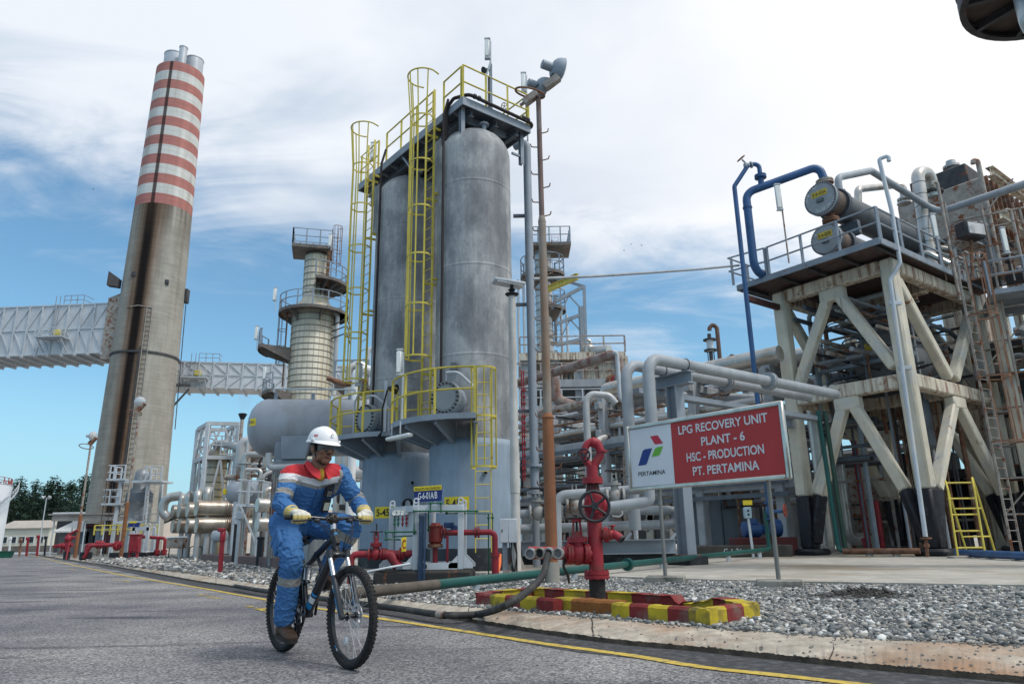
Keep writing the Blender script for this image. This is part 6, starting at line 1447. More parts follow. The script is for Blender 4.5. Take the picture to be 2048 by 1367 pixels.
# grey pipes above
gp1 = thing('overhead_pipe','long grey pipe from the upper exchanger sloping down then rising past the frame','pipe',fr_(xe,xg + 1.5,13.3))
MB().tube([fr_(xe,xg + 1.5,13.28),fr_(xe,xg + 1.5,13.85),at(1742,341,25.6),at(1868,420,27.5),at(1890,420,26.6),at(2070,361,20.5)],.135,16,bend=.35).build('pipe',M_PIPE,gp1)
gp2 = thing('overhead_pipe','grey jumper pipe bridging two nozzles behind the upper heat exchanger','pipe',at(1720,420,26.5))
MB().tube([at(1716,430,26.5),at(1716,378,26.5),at(1790,370,29),at(1806,372,29),at(1808,400,29)],.15,14,bend=.3).flange(at(1808,398,29),(0,0,1),.28,.07,10).flange(at(1808,406,29),(0,0,1),.28,.07,10).build('pipe',M_CLAD,gp2)
gp3 = thing('overhead_pipe','fat banded insulated pipe arching up and over like a cane','pipe',at(1868,560,27.5))
MB().tube([at(1868,570,27.5),at(1834,345,27.5),at(1860,345,28),at(1866,392,28.2)],.26,18,bend=.42).build('pipe',M_CLAD,gp3)
q = MB()
for t in np.linspace(.05,.9,9): p = at(1868,570,27.5).lerp(at(1834,345,27.5),t); q.arc(p,(0,0,1),.262,.012,n=20,m=6)
q.flange(at(1865,385,28.2),(0,0,1),.42,.1,12); q.build('bands',M_BOLT,gp3)
# horizontal drum inside the frame
dr = thing('horizontal_drum','grey horizontal drum lying inside the middle level of the cream frame','drum',fr_(2.3,2.5,7.2))
dc = fr_(1.9,2.5,7.05); MB().lathe(dc,FG,[(-.45,.02),(-.43,.4),(-.34,.75),(-.18,.98),(0,1.06),(4.4,1.06),(4.58,.98),(4.75,.7),(4.83,.02)],36).build('shell',mat('drum_grey',(.20,.205,.21),.5,.1,.22,1,rust=.06,grime=.4),dr)
for g in (3.2,6.0): MB().bbox(fr_(1.9,g,6.15),(.25,1.7,.75),.03,rz=RZ).build('saddle',M_STEEL_D,dr)
MB().cyl(fr_(1.9,3.3,8.0),fr_(1.9,3.3,8.65),.3,n=20).flange(fr_(1.9,3.3,8.6),(0,0,1),.5,.1,12).build('nozzle',M_DARKST,dr)
MB().bbox(fr_(1.9,2.07,7.5),(.04,.7,.3),.01,rz=RZ).build('name_plate',mat('dirty_yellow_plate',(.58,.42,.04)),dr)
# floor plates, pipes and small gear in and under the frame
lv = MB().prism([fr_(.3,.3,ZL1 + .01),fr_(FL - .3,.3,ZL1 + .01),fr_(FL - .3,FRR - .3,ZL1 + .01),fr_(.3,FRR - .3,ZL1 + .01)],(0,0,.06)).build('middle_floor',M_DARKST,fm)
rg = random.Random(31)
fpg = thing('frame_piping','tangle of dark rusty pipes and cables hung through the inside of the cream frame','piping',fr_(2,3,6))
for k in range(88):
 m_ = rg.choice([M_DARKST,M_RUSTP,M_STEEL,M_RUST,M_PIPE,M_STEEL_D,M_DARKST]); r = rg.choice([.025,.035,.05,.06,.09]); z = rg.uniform(6.3,9.2); q = MB()
 if k % 3 == 0: e = rg.uniform(.6,3.8); q.tube([fr_(e,.2,z),fr_(e,rg.uniform(3,6),z),fr_(e + rg.uniform(-.5,.5),6.3,z + rg.uniform(-.5,.5))],r,8,bend=.2)
 elif k % 3 == 1: g = rg.uniform(1.2,6.2); q.tube([fr_(.3,g,z),fr_(3.9,g,z),fr_(3.9,g,z - rg.uniform(.5,2))],r,8,bend=.2)
 else: e,g = rg.uniform(.5,3.8),rg.uniform(.8,6); z0 = rg.choice([5.9,.2]); q.tube([fr_(e,g,z0),fr_(e,g,rg.uniform(6.8,9.3))],r,8)
 q.build('pipe',m_,fpg)
vt = thing('hanging_vessel','small dark grey vertical vessel hung beneath the middle beam of the frame','vessel',fr_(1.2,2.3,4.5))
MB().lathe(fr_(1.0,2.6,3.55),(0,0,1),[(0,.02),(.06,.3),(.2,.42),(1.75,.42),(1.8,.40)],24).build('shell',M_STEEL_D,vt); MB().tube([fr_(1.0,2.6,3.6),fr_(1.0,2.6,2.9),fr_(1.5,2.9,2.5)],.05,8,bend=.1).build('drain',M_RUST,vt)
# rusty ladder with cage at the right edge
rl2 = thing('caged_ladder','rusty caged ladder rising beside the far right column of the cream frame','ladder',(0,0,0))
lc = at(1975,800,21.6); LOCS[rl2.name] = Vector((lc.x,21.6,ZS)); rl2.location = (lc.x,21.6,ZS)
ladder(rl2,(lc.x,21.6),(.86,.5),.25,at(1950,500,21.6).z,.5,M_RUSTP,cage=(3.4,at(1950,520,21.6).z),out=(.6,-.8),hoop_step=1.7,cage_r=.48,flare=False,cage_m=M_RUST,bars=5)
sp = thing('side_platform','grey side platform with railing behind the rusty caged ladder','platform',at(2010,590,24.5))
pz_ = at(1985,592,24.5); z = pz_.z; MB().prism([(pz_.x - .2,24.3,z),(pz_.x + 4,22.2,z),(pz_.x + 5.5,25,z),(pz_.x + 1.3,27.2,z)],(0,0,.18)).build('deck',M_STEEL,sp); railing(sp,[(pz_.x - .15,24.35,z + .18),(pz_.x + 3.9,22.3,z + .18)],1.1,M_STEEL,.035,1.2)
for dx_ in (.3,2.6): MB().bbox((pz_.x + dx_ + .4,25.6 - dx_ * .5,(z + ZS) / 2),(.4,.4,z - ZS),.05,rz=RZ).build('column',M_CREAM,sp)
# rusty upper structure with cooler boxes
ac = thing('air_cooler','rusty air cooler box with pipes behind the upper right of the cream frame','cooler',at(1930,480,31))
c0 = at(1935,475,31); R_ = Matrix.Rotation(rad(38),3,'Z')
MB().bbox(c0 + R_ @ Vector((1.2,0,.3)),(7.5,3.6,2.6),.05,R=R_).build('casing',M_RUSTP,ac)
for k in range(13): MB().bbox(c0 + R_ @ Vector((-2.3 + k * .6,-1.86,.3)),(.12,.14,2.7),.01,R=R_).build('rib',M_RUST,ac)
MB().bbox(c0 + R_ @ Vector((-.2,0,2.1)),(4.2,2.4,1.0),.04,R=R_).build('header_box',M_DARKST,ac)
for k in range(3): MB().cyl(c0 + R_ @ Vector((-1.5 + k * 1.3,-.4,2.5)),c0 + R_ @ Vector((-1.5 + k * 1.3,-.4,3.3)),.2,n=14).flange(c0 + R_ @ Vector((-1.5 + k * 1.3,-.4,3.0)),(0,0,1),.36,.1,10).build('nozzle',M_CLAD,ac)
MB().prism([c0 + R_ @ Vector((1.8,-1.2,1.6)),c0 + R_ @ Vector((3.8,-1.2,1.6)),c0 + R_ @ Vector((3.2,-1.2,3.2)),c0 + R_ @ Vector((2.2,-1.2,3.2))],R_ @ Vector((0,2.4,0))).build('duct',mat('ochre_cladding',(.42,.33,.14),.6,0,.15,2,rust=.12),ac)
for z_,ln in ((-.6,9),(1.4,8)): MB().ibeam(c0 + R_ @ Vector((-3.2,-2.3,z_)),c0 + R_ @ Vector((-3.2 + ln,-2.3,z_)),.3,.4).build('beam',M_CREAMR,ac)
for k in range(4):
 p = c0 + R_ @ Vector((-2.8 + k * 2.6,0,0)); MB().bbox((p.x,p.y,(p.z - 1 + ZS) / 2),(.45,.45,p.z - 1 - ZS),.05,R=R_).build('column',M_CREAMR,ac)
for (x0,y0,x1,y1,Yd,lab) in ((1962,322,2008,570,25,'rusty vent pipe with a bent tip rising above the cooler'),(1882,365,1920,600,24.5,'thin pale vent pipe standing among the lamps on the frame'),(2040,420,2052,560,24,'short dark capped vent pipe at the edge of the photo')):
 a,b = at(x1,y1,Yd),at(x0,y0,Yd); v = thing('vent_pipe',lab,'pipe',a); MB().tube([a,Vector((a.x,a.y,b.z)),Vector((a.x - .18,a.y,b.z + .05)),Vector((a.x - .2,a.y,b.z - .1))],.06 if x0 != 1962 else .09,10,bend=.06).build('pipe',M_RUSTP,v)
for px,pyb,pyt,Yd,lab in ((1578,525,394,23.0,'old rust-stained fluorescent lamp above the cream frame railing'),(1893,560,452,24.6,'white fluorescent lamp on a rusty pole before the fat cane pipe'),(2030,560,480,24,'white fluorescent lamp close to the capped vent pipe')):
 a = at(px,pyb,Yd); b = at(px,pyt,Yd); tube_lamp(a,b.z,lab,.02 if px < 1600 else .1,hgt=.95,wid=.2,m_pole=M_RUSTP,gooseneck=False)
fl2 = thing('box_floodlight','dark square floodlight on a bracket above the frame deck','lamp',at(1940,470,24.8)); MB().bbox(at(1940,462,24.8),(.95,.5,.62),.05,rz=.3).build('housing',M_DARKST,fl2); MB().bbox(at(1940,462,24.8) + Vector((.08,-.26,0)),(.78,.05,.45),.01,rz=.3).build('lens',M_GLASS,fl2); MB().tube([at(1942,480,24.9),at(1945,560,24.9)],.06,8).build('stand',M_RUST,fl2)
# step ladder
ya = gnd(1909,1076,ZS); yy = 20.6
yl2 = thing('step_ladder','yellow step ladder with a rail loop standing under the frame','ladder',at(1940,1070,yy)); b0,b1,b2 = (at(x,y,d) for x,y,d in ((1910,1078,yy),(1965,1078,yy),(1986,1076,yy + 1.0))); b3 = at(1930,1076,yy + 1.0)
for b in (b0,b1,b2,b3): b.z = ZS
t0,t1 = at(1906,976,yy + .35),at(1957,955,yy + .35); q = MB(); t1.z += .0; h0 = Vector((b0.x + .3,yy + .5,t0.z + .35)); h1 = Vector((b1.x + .3,yy + .5,t0.z + .35))
q.tube([b0,Vector((b0.x + .22,yy + .3,t0.z)),h0,b3.lerp(h0,.0)],.028,8,bend=.1); q.tube([b1,Vector((b1.x + .22,yy + .3,t0.z)),h1 + Vector((.1,.1,.15)),b2],.028,8,bend=.15)
for k in range(5): f_ = .12 + k * .2; q.tube([b0.lerp(h0,f_),b1.lerp(h1,f_)],.024,8)
for k in (.25,.6): q.tube([b3.lerp(h0,k),b2.lerp(h1,k)],.022,8); q.tube([b1.lerp(h1,k),b2.lerp(h1,k)],.022,8)
q.build('frame',M_YEL,yl2)
for k,b in enumerate((b0,b1,b2)):
 bk = thing('support_block','small flat concrete block under a foot of the yellow step ladder','block',b,'blocks under the yellow step ladder'); MB().bbox(b + Vector((0,0,-.05 + .06)),(.45,.35,.11),.02,rz=.3 * k).build('block',M_CONC,bk)
# pipes on the pad
bpz = thing('blue_ground_pipe','dark blue pipe lying on the pad to the right of the frame foot','pipe',at(1960,1110,20)); MB().tube([Vector((at(1915,1106,21.5).x,21.5,.26)),Vector((at(2060,1123,17.5).x,17.5,.26))],.10,14).build('pipe',M_BLUEP,bpz)
for k in range(3): p = Vector((at(1915,1106,21.5).x,21.5,.2)).lerp(Vector((at(2060,1123,17.5).x,17.5,.2)),.15 + .35 * k); MB().box((p.x,p.y,.155),(.2,.12,.06)).build('rest',M_CONC,bpz)
rpz = thing('rusty_ground_pipe','rusty brown pipe along the pad between the two front feet of the frame','pipe',at(1760,1095,23)); a,b = Vector((at(1686,1100,24).x,24,.30)),Vector((at(1840,1099,22.6).x,22.6,.30)); MB().tube([a,b],.09,12).build('pipe',M_RUST,rpz)
for dx_ in (0,.22): MB().tube([a + Vector((dx_,.1 * dx_,0)),a + Vector((dx_ - .05,.2,.1)),a + Vector((dx_ - .1,.25,4.6))],.075,10,bend=.15).build('green_riser',M_GREENP if dx_ == 0 else mat('dull_green',(.03,.07,.05),.6,0,.2,3,rust=.2),rpz)
for y in (.35,.7): MB().box(a.lerp(b,y) - Vector((0,0,.125)),(.18,.14,.07)).build('rest',M_CONC,rpz)
# round platform at the upper right corner
cpz = at(2125,-55,13.5); rp_ = thing('round_platform','dark underside of a round platform with a fat banded pipe at the upper right corner','platform',cpz)
MB().lathe(cpz,(0,0,1),[(0,1.98),(.06,2.0),(.07,0.3)],48,cap=True).build('floor_plate',mat('dark_brown_plate',(.07,.055,.05),.8,0,.3,2,rust=.2),rp_)
MB().lathe(cpz - Vector((0,0,.22)),(0,0,1),[(0,1.9),(0,2.05),(.36,2.05),(.36,2.0),(.05,2.0),(.05,1.9)],48,cap=False).build('ring_beam',M_DARKST,rp_)
for k in range(10): e = Vector((math.cos(k * PI / 5 + .2),math.sin(k * PI / 5 + .2),0)); MB().ibeam(cpz + e * .6 - Vector((0,0,.12)),cpz + e * 1.9 - Vector((0,0,.12)),.12,.2).build('rib',M_DARKST,rp_)
for k in range(3):
 MB().arc(cpz + Vector((0,0,.4 + k * .36)),(0,0,1),2.04,.025,n=60,m=6).build('rail',M_DARKST,rp_)
e = Vector((-.86,-.5,0)); MB().bbox(cpz + e * 2.05 + Vector((0,0,-.12)),(.35,.2,.22),.03,rz=.5).bbox(cpz + Vector((-.62,-.78,0)) * 2.1 + Vector((0,0,-.14)),(.2,.3,.3),.05).build('bracket_box',M_BLACK,rp_)
MB().arc(cpz + e * 2.25 + Vector((0,-.05,-.2)),(.5,-.86,.1),.09,.006,n=20,m=5).build('wire_loop',M_CABLE,rp_)
pa,pb = at(2022,20,12.6),at(2062,100,12.6); MB().tube([cpz + Vector((-.95,.1,.0)),cpz + Vector((-.95,.1,-1.2)),cpz + Vector((.6,.6,-4.2))],.19,18,bend=.5).build('pipe',M_CLAD,rp_)
MB().cyl(cpz + Vector((0,0,.05)),Vector((cpz.x,cpz.y,ZS)),.75,n=36).build('column',M_SHELL,rp_)

# ------------------------------------------------------------------ chimney
CHY = 80.0; CHX = at(250,1040,CHY).x; CHT = 59.6; CHS = 39.9
def chimney_mat(striped):
 m = bpy.data.materials.new('chimney_bands' if striped else 'chimney_concrete'); m.use_nodes = True; nt = m.node_tree; nd,lk = nt.nodes,nt.links; B = nd['Principled BSDF']
 tc = nd.new('ShaderNodeTexCoord'); sp_ = nd.new('ShaderNodeSeparateXYZ'); lk.new(tc.outputs['Object'],sp_.inputs[0])
 def mth(op,a,b=None,c=None):
  q = nd.new('ShaderNodeMath'); q.operation = op
  for i,v in enumerate((a,b,c)):
   if v is None: continue
   if isinstance(v,(int,float)): q.inputs[i].default_value = v
   else: lk.new(v,q.inputs[i])
  return q.outputs[0]
 def mix(f,a,b):
  x = nd.new('ShaderNodeMix'); x.data_type = 'RGBA'
  for k,v in (('Factor',f),('A',a),('B',b)):
   if isinstance(v,(int,float)): x.inputs[k].default_value = v
   elif isinstance(v,tuple): x.inputs[k].default_value = (*v,1)
   else: lk.new(v,x.inputs[k])
  return x.outputs['Result']
 def mr(x,a,b,c=0.,d=1.,sm=False):
  r = nd.new('ShaderNodeMapRange'); r.inputs['From Min'].default_value = a; r.inputs['From Max'].default_value = b; r.inputs['To Min'].default_value = c; r.inputs['To Max'].default_value = d
  if sm: r.interpolation_type = 'SMOOTHSTEP'
  lk.new(x,r.inputs['Value']); return r.outputs[0]
 def nz(s,sx,sy,sz,det=5,off=0,rg=.6):
  mp = nd.new('ShaderNodeMapping'); mp.inputs['Scale'].default_value = (sx,sy,sz); mp.inputs['Location'].default_value = (off,off,off); lk.new(tc.outputs['Object'],mp.inputs[0])
  n = nd.new('ShaderNodeTexNoise'); n.inputs['Scale'].default_value = s; n.inputs['Detail'].default_value = det; n.inputs['Roughness'].default_value = rg; lk.new(mp.outputs[0],n.inputs['Vector']); return n.outputs['Fac']
 ang = mth('ARCTAN2',sp_.outputs[1],sp_.outputs[0]); fa = math.atan2(-CHY,-CHX)
 z = sp_.outputs[2]
 lift = mr(nz(1.4,.25,.25,2.6,5,2),.3,.7,.86,1.10); vert = mr(nz(.9,1.4,1.4,.03,5,7),.3,.7,.88,1.10)
 if striped:
  k = mth('MULTIPLY',mth('SUBTRACT',z,CHS - ZS),15 / (CHT - CHS)); odd = mth('GREATER_THAN',mth('MODULO',k,2.0),1.0)
  base = mix(odd,(.42,.18,.16),(.59,.585,.56))
  base = mix(mr(nz(1.2,1.2,1.2,.06,6,4),.50,.80,0,.55),base,(.30,.19,.14))
  d0 = mth('ABSOLUTE',mth('SUBTRACT',ang,fa - .42)); st = mr(d0,.05,.085,1,0,True); base = mix(mth('MULTIPLY',st,.9),base,(.045,.028,.028))
 else:
  base = mix(mr(nz(.5,1,1,.5,5),.3,.7),(.265,.25,.22),(.385,.365,.325))
  base = mix(mr(nz(.8,1.5,1.5,.04,6,11),.55,.75,0,.5),base,(.15,.12,.09))
  dn = mth('ADD',mth('SUBTRACT',ang,fa - .42),mth('MULTIPLY',mth('SUBTRACT',nz(.35,1,1,.25,3,3),.5),.07))
  d0 = mth('ABSOLUTE',dn); wid = mr(z,0,40,.48,1.2)
  dd = mth('DIVIDE',d0,wid)
  brown = mr(dd,.16,.62,.95,0,True); base = mix(mth('MULTIPLY',brown,mr(nz(1.2,2,2,.03,5,1),.25,.65,.35,1)),base,(.125,.052,.018))
  base = mix(mr(dd,.07,.27,.97,0,True),base,(.010,.009,.010))
  top = mr(z,CHS - ZS - 5,CHS - ZS,0,.75); base = mix(mth('MULTIPLY',top,mr(nz(1.0,2,2,.04,5,21),.35,.65)),base,(.07,.045,.03))
 gx = nd.new('ShaderNodeVectorMath'); gx.operation = 'SCALE'; lk.new(base,gx.inputs[0]); lk.new(mth('MULTIPLY',lift,vert),gx.inputs['Scale'])
 lk.new(gx.outputs[0],B.inputs['Base Color']); B.inputs['Roughness'].default_value = .95; B.inputs['Specular IOR Level'].default_value = .1; return m
ch = thing('chimney','huge concrete chimney with red and white bands and a long black stain','chimney',(CHX,CHY,ZS))
r_at = lambda z: 3.92 + (2.86 - 3.92) * (z / CHT)
MB().lathe((CHX,CHY,0),(0,0,1),[(ZS,r_at(0)),(12,r_at(12)),(26,r_at(26)),(CHS,r_at(CHS))],72).build('shaft',chimney_mat(False),ch)
MB().lathe((CHX,CHY,0),(0,0,1),[(CHS,r_at(CHS)),(50,r_at(50)),(CHT,r_at(CHT)),(CHT,r_at(CHT) - .3),(CHT - 1,r_at(CHT) - .35)],72,cap=False).build('banded_top',chimney_mat(True),ch)
for dx_,dy_,r,h,m_ in ((-1.05,.2,1.35,3.0,M_CLAD),(.75,-1.5,.48,3.0,M_CLAD),(1.35,.5,1.1,2.6,M_CLAD)):
 MB().lathe((CHX + dx_,CHY + dy_,0),(0,0,1),[(CHT - 1.5,r),(CHT + h - .1,r),(CHT + h - .1,r + .05),(CHT + h,r + .05),(CHT + h,r - .08),(CHT,r - .08)],32,cap=False).build('flue_pipe',mat('flue_steel',(.50,.52,.55),.45,.3,.15,.5,grime=.4),ch)
MB().lathe((CHX,CHY,0),(0,0,1),[(CHT - 1.2,2.7),(CHT - 1.1,2.7)],32).build('top_slab',M_DARKST,ch)
zb = at(290,703,77).z; MB().lathe((CHX,CHY,0),(0,0,1),[(zb - .15,r_at(zb)),(zb - .12,r_at(zb) + .12),(zb + .12,r_at(zb) + .12),(zb + .15,r_at(zb))],72,cap=False).build('collar',M_DARKST,ch)
fa_ = math.atan2(-CHY,-CHX)
def chp(da,z,off=.1): a = fa_ + da; r = r_at(z) + off; return Vector((CHX + math.cos(a) * r,CHY + math.sin(a) * r,z))
lq = MB(); zt_ = at(280,617,77).z
for s in (-.08,.08):
 lq.tube([chp(-.05 + s,3),chp(-.05 + s,zt_)],.05,6)
z = 3.3
while z < zt_: lq.tube([chp(-.13,z),chp(.03,z)],.035,5); z += .55
lq.build('ladder',mat('dull_ladder',(.30,.28,.25),.7,0,.2,3,rust=.3),ch)
MB().tube([chp(-.18,2),chp(-.18,zb + .5)],.09,8).build('downpipe',M_DARKST,ch); MB().tube([chp(-.80,zt_ + .1),chp(-.4,zt_ + .25),chp(.02,zt_ + .1),chp(.02,zt_ - 1)],.06,8).build('pipe_bracket',M_RUSTP,ch)
z_ = at(352,585,80).z; MB().bbox(chp(1.45,z_,.2),(.5,.7,1.8),.1).tube([chp(1.5,z_ - 1,.2),chp(1.5,z_ - 16,.25)],.05,6).build('instrument_box',M_DARKST,ch)
z_ = at(225,575,80).z; MB().prism([chp(-1.5,z_ - .8,.05),chp(-1.5,z_ - .8,1.2),chp(-1.5,z_ + .9,1.2),chp(-1.5,z_ + .2,.05)],(.1,-.8,0)).build('warning_bracket',M_DARKST,ch)
z_ = at(345,785,80).z
MB().bar(chp(1.4,z_ + 1.2,-.3),chp(1.4,z_ + 1.2,1.5),.3,.3).bar(chp(1.4,z_ - 1.4,-.2),chp(1.4,z_ + .8,1.4),.2,.2).build('duct_bracket',M_DARKST,ch)
for da,yy in ((-.72,549),(.36,560)): z_ = at(280,yy,77).z; MB().bbox(chp(da,z_,0),(.5,.3,.6),.05).build('inspection_plate',M_DARKST,ch)
M_DUCT = mat('pale_duct_sheet',(.56,.57,.60),.5,.1,.08,.6,rust=.10,rs=.8,streak=.06,grime=.25)
def flue_duct(label,A,B,h,dep,nrib,plat_t):
 t = thing('flue_duct',label,'duct',A); d = (B - A); L = d.length; d.normalize(); n_ = Vector((d.y,-d.x,0)); n_ = n_ if n_.y < 0 else -n_; up = Vector((0,0,1))
 MB().prism([A - n_ * dep,A,A - up * h,A - up * h - n_ * dep],B - A).build('casing',M_DUCT,t,sm=0)
 rib = MB()
 for i in range(nrib + 1):
  p = A.lerp(B,i / nrib) + n_ * .09; rib.bar(p + up * .1,p - up * (h + .1),.16,.16,n_)
  rib.bar(A.lerp(B,i / nrib) - up * (h + .12) + n_ * .3,A.lerp(B,i / nrib) - up * (h + .12) - n_ * dep,.2,.35)
  if i < nrib:
   q = A.lerp(B,(i + 1) / nrib) + n_ * .07; p = p - n_ * .02; rib.bar(p,q - up * h * .5,.11,.11,n_); rib.bar(p - up * h,q - up * h * .5,.11,.11,n_)
 for f_ in (0,.5,1): rib.bar(A + n_ * .06 - up * h * f_,B + n_ * .06 - up * h * f_,.12,.14,up)
 rib.build('stiffener_frame',M_PALE,t)
 p = A.lerp(B,plat_t); z0 = p - up * h * .72; g = d if d.x > 0 else -d
 pl = MB().prism([z0 - g * 1.6 + n_ * .1,z0 + g * 1.6 + n_ * .1,z0 + g * 1.6 + n_ * 1.6,z0 - g * 1.6 + n_ * 1.6],up * .12).bar(z0 - g * 1.4 + n_ * 1.4,z0 - g * 1.4 - up * 1.4,.12,.12).bar(z0 + g * 1.4 + n_ * 1.4,z0 + g * 1.4 - up * 1.4,.12,.12)
 for k in (.55,1.1): pl.tube([z0 - g * 1.55 + n_ * .2 + up * k,z0 - g * 1.55 + n_ * 1.55 + up * k,z0 + g * 1.55 + n_ * 1.55 + up * k,z0 + g * 1.55 + n_ * .2 + up * k],.04,6)
 for k in np.linspace(-1.55,1.55,5): pl.bar(z0 + g * k + n_ * 1.55,z0 + g * k + n_ * 1.55 + up * 1.1,.06,.06)
 pl.build('service_platform',M_PALE,t)
 tp = p + up * .05; rl_ = MB()
 for k in (.55,1.1): rl_.tube([tp + g * .2 + up * k + n_ * .05,tp + g * 2.6 + up * k + n_ * .05,tp + g * 2.6 + up * k - n_ * 1.6],.04,6)
 for k in (.2,1.0,1.8,2.6): rl_.bar(tp + g * k + n_ * .05,tp + g * k + n_ * .05 + up * 1.1,.06,.06)
 for s in (-.25,.25): rl_.bar(p + n_ * .25 + g * (s - .4) - up * h * .7,p + n_ * .25 + g * (s - .4) + up * 1.1,.06,.06)
 rl_.build('roof_railing',M_STEEL,t)
 MB().bbox(p + g * .3 + n_ * .5 - up * (h * .72 - .8),(.7,.5,.6),.05).build('yellow_actuator',M_YEL,t); return t
A = at(219,606,78.5); B = gnd(-40,617,A.z); h = A.z - at(219,704,78.5).z
flue_duct('larger of the two white ribbed ducts, entering the chimney from the near side',A,A + (B - A) * 2.2,h,5,22,.164)
MB().prism([A + Vector((-.1,-.2,.6)),A + Vector((1.4,-.2,1.2)),A + Vector((1.4,-.2,-h - .8)),A + Vector((-.1,-.2,-h - .8))],(0,4,0)).build('duct_collar',M_RUSTP,ch)
A = at(340,722,86); B = gnd(740,733,A.z); h = A.z - at(340,772,86).z; flue_duct('smaller white ribbed duct leaving the chimney towards the clad column',A,B,h,4,14,.13)

# ------------------------------------------------------------------ clad distillation column
DY = 50.0; dcx = at(618,790,DY).x; dz = lambda y,x=618: at(x,y,DY).z
col = thing('clad_column','pale clad column with round walkways, stained yellow, behind the grey drum','column',(dcx,DY,ZS))
M_CCL = mat('stained_column_cladding',(.55,.52,.43),.5,.15,.12,.9,col2=(.46,.33,.12),c2=.45,c2s=.9,c2z=.05,streak=.10,grime=.5)
zl,zm,zu = dz(800),dz(622),dz(515); r1,r2 = 1.52,.90
def vgrid(mb,z0,z1,r,nv,m):
 for k in range(nv):
  a = 2 * PI * k / nv; mb.bar((dcx + math.cos(a) * (r + .008),DY + math.sin(a) * (r + .008),z0),(dcx + math.cos(a) * (r + .008),DY + math.sin(a) * (r + .008),z1),.035,.012,(math.cos(a),math.sin(a),0))
MB().lathe((dcx,DY,0),(0,0,1),[(ZS,r1),(zm,r1),(zm + .9,r2),(zu,r2),(zu + .25,r2 * .7),(zu + .3,.05)],40).build('shell',M_CCL,col)
q = MB(); z = 9.0
while z < zm: q.lathe((dcx,DY,0),(0,0,1),[(z,r1),(z + .01,r1 + .025),(z + .06,r1 + .025),(z + .07,r1)],40,cap=False); z += .45
z = zm + 1.2
while z < zu: q.lathe((dcx,DY,0),(0,0,1),[(z,r2),(z + .01,r2 + .025),(z + .06,r2 + .025),(z + .07,r2)],32,cap=False); z += .5
q.build('strapping',mat('dark_strap',(.16,.14,.11),.6,.2,.3,3),col)
q = MB(); vgrid(q,9,zm,r1,26,0); vgrid(q,zm + 1.2,zu,r2,18,0); q.build('seam_frame',mat('dull_seam',(.42,.39,.32),.6,.1,.2,3),col)
M_PLAT = mat('grey_brown_platform',(.14,.125,.115),.7,0,.3,2,rust=.25)
def round_walk(z,r0,r1_,a0,a1,rail=1.15,nb=7):
 dk_ = ring_deck(col,(dcx,DY,0),r0,r1_,a0,a1,z,.22,M_PLAT,30,'walkway'); q = MB()
 for k in range(nb):
  a = a0 + (a1 - a0) * k / (nb - 1); e = Vector((math.cos(a),math.sin(a),0)); c = Vector((dcx,DY,0)); q.prism([c + e * r0 + Vector((0,0,z - .2)),c + e * (r1_ - .1) + Vector((0,0,z - .2)),c + e * r0 + Vector((0,0,z - 1.0))],Vector((-e.y,e.x,0)) * .06)
 q.build('walkway_frame',M_PLAT,dk_)
 railing(dk_,arc_pts((dcx,DY),r1_ - .06,a0,a1,z,30),rail,M_STEEL,.035,1.1,posts_as_parts=False,rails=(1,.55))
round_walk(dz(628),1.4,2.5,0,2 * PI);
a_r = rad(-20); round_walk(dz(570),.9,2.35,rad(-75),rad(60)); round_walk(dz(700),1.5,3.7,rad(165),rad(215)); round_walk(dz(790),1.5,3.2,rad(160),rad(235))
tz = dz(508); MB().bbox((dcx - .35,DY - .1,tz + .1),(2.9,2.6,.3),.03,rz=.25).build('top_platform',M_PLAT,col); R2 = Matrix.Rotation(.25,3,'Z')
railing(col,[Vector((dcx - .35,DY - .1,tz + .25)) + R2 @ Vector(v) for v in ((-1.4,-1.25,0),(1.4,-1.25,0),(1.4,1.25,0),(-1.4,1.25,0),(-1.4,-1.25,0))],1.2,M_STEEL,.035,1.0,posts_as_parts=False,name='top_railing')
ladder(col,(dcx + 1.5,DY - .9),(.6,.8),dz(560),tz + 1.6,.5,M_RUST,cage=(dz(540),tz + 1.7),out=(.8,-.6),hoop_step=1.1,flare=False); ladder(col,(dcx - 1.75,DY - .6),(.4,-.9),dz(775),dz(628),.5,M_RUST,cage=(dz(730),dz(632)),out=(-.9,-.4),hoop_step=1.2,flare=False)
MB().tube([(dcx + 1.85,DY - .4,dz(792)),(dcx + 1.85,DY - .4,dz(632)),(dcx + 1.3,DY - .2,dz(626))],.16,12,bend=.4).build('side_pipe',M_PIPE_L,col); MB().tube([(dcx + 1.1,DY - .95,dz(580)),(dcx + 1.1,DY - .95,dz(512))],.12,10).build('rust_pipe',M_RUST,col)
q = MB()
for z_ in (dz(655),dz(668),dz(682)): q.tube([(dcx + 1.5,DY - .6,z_),(dcx + 2.7,DY - 1.0,z_ + .3),(dcx + 3.0,DY - 1.0,z_ - .5)],.05,6)
q.build('instrument_branch',M_DARKST,col)
for px,yb,yt,lab in ((550,622,588,'lamp on the main walkway of the clad column'),(513,700,665,'lamp on the lower left walkway of the clad column'),(662,500,480,'lamp at the top of the clad column'),(530,775,745,'lamp on the lowest walkway of the clad column')):
 a,b = at(px,yb,DY - 2),at(px,yt,DY - 2); tube_lamp(a,b.z,lab,0,hgt=.95,wid=.25,gooseneck=False)

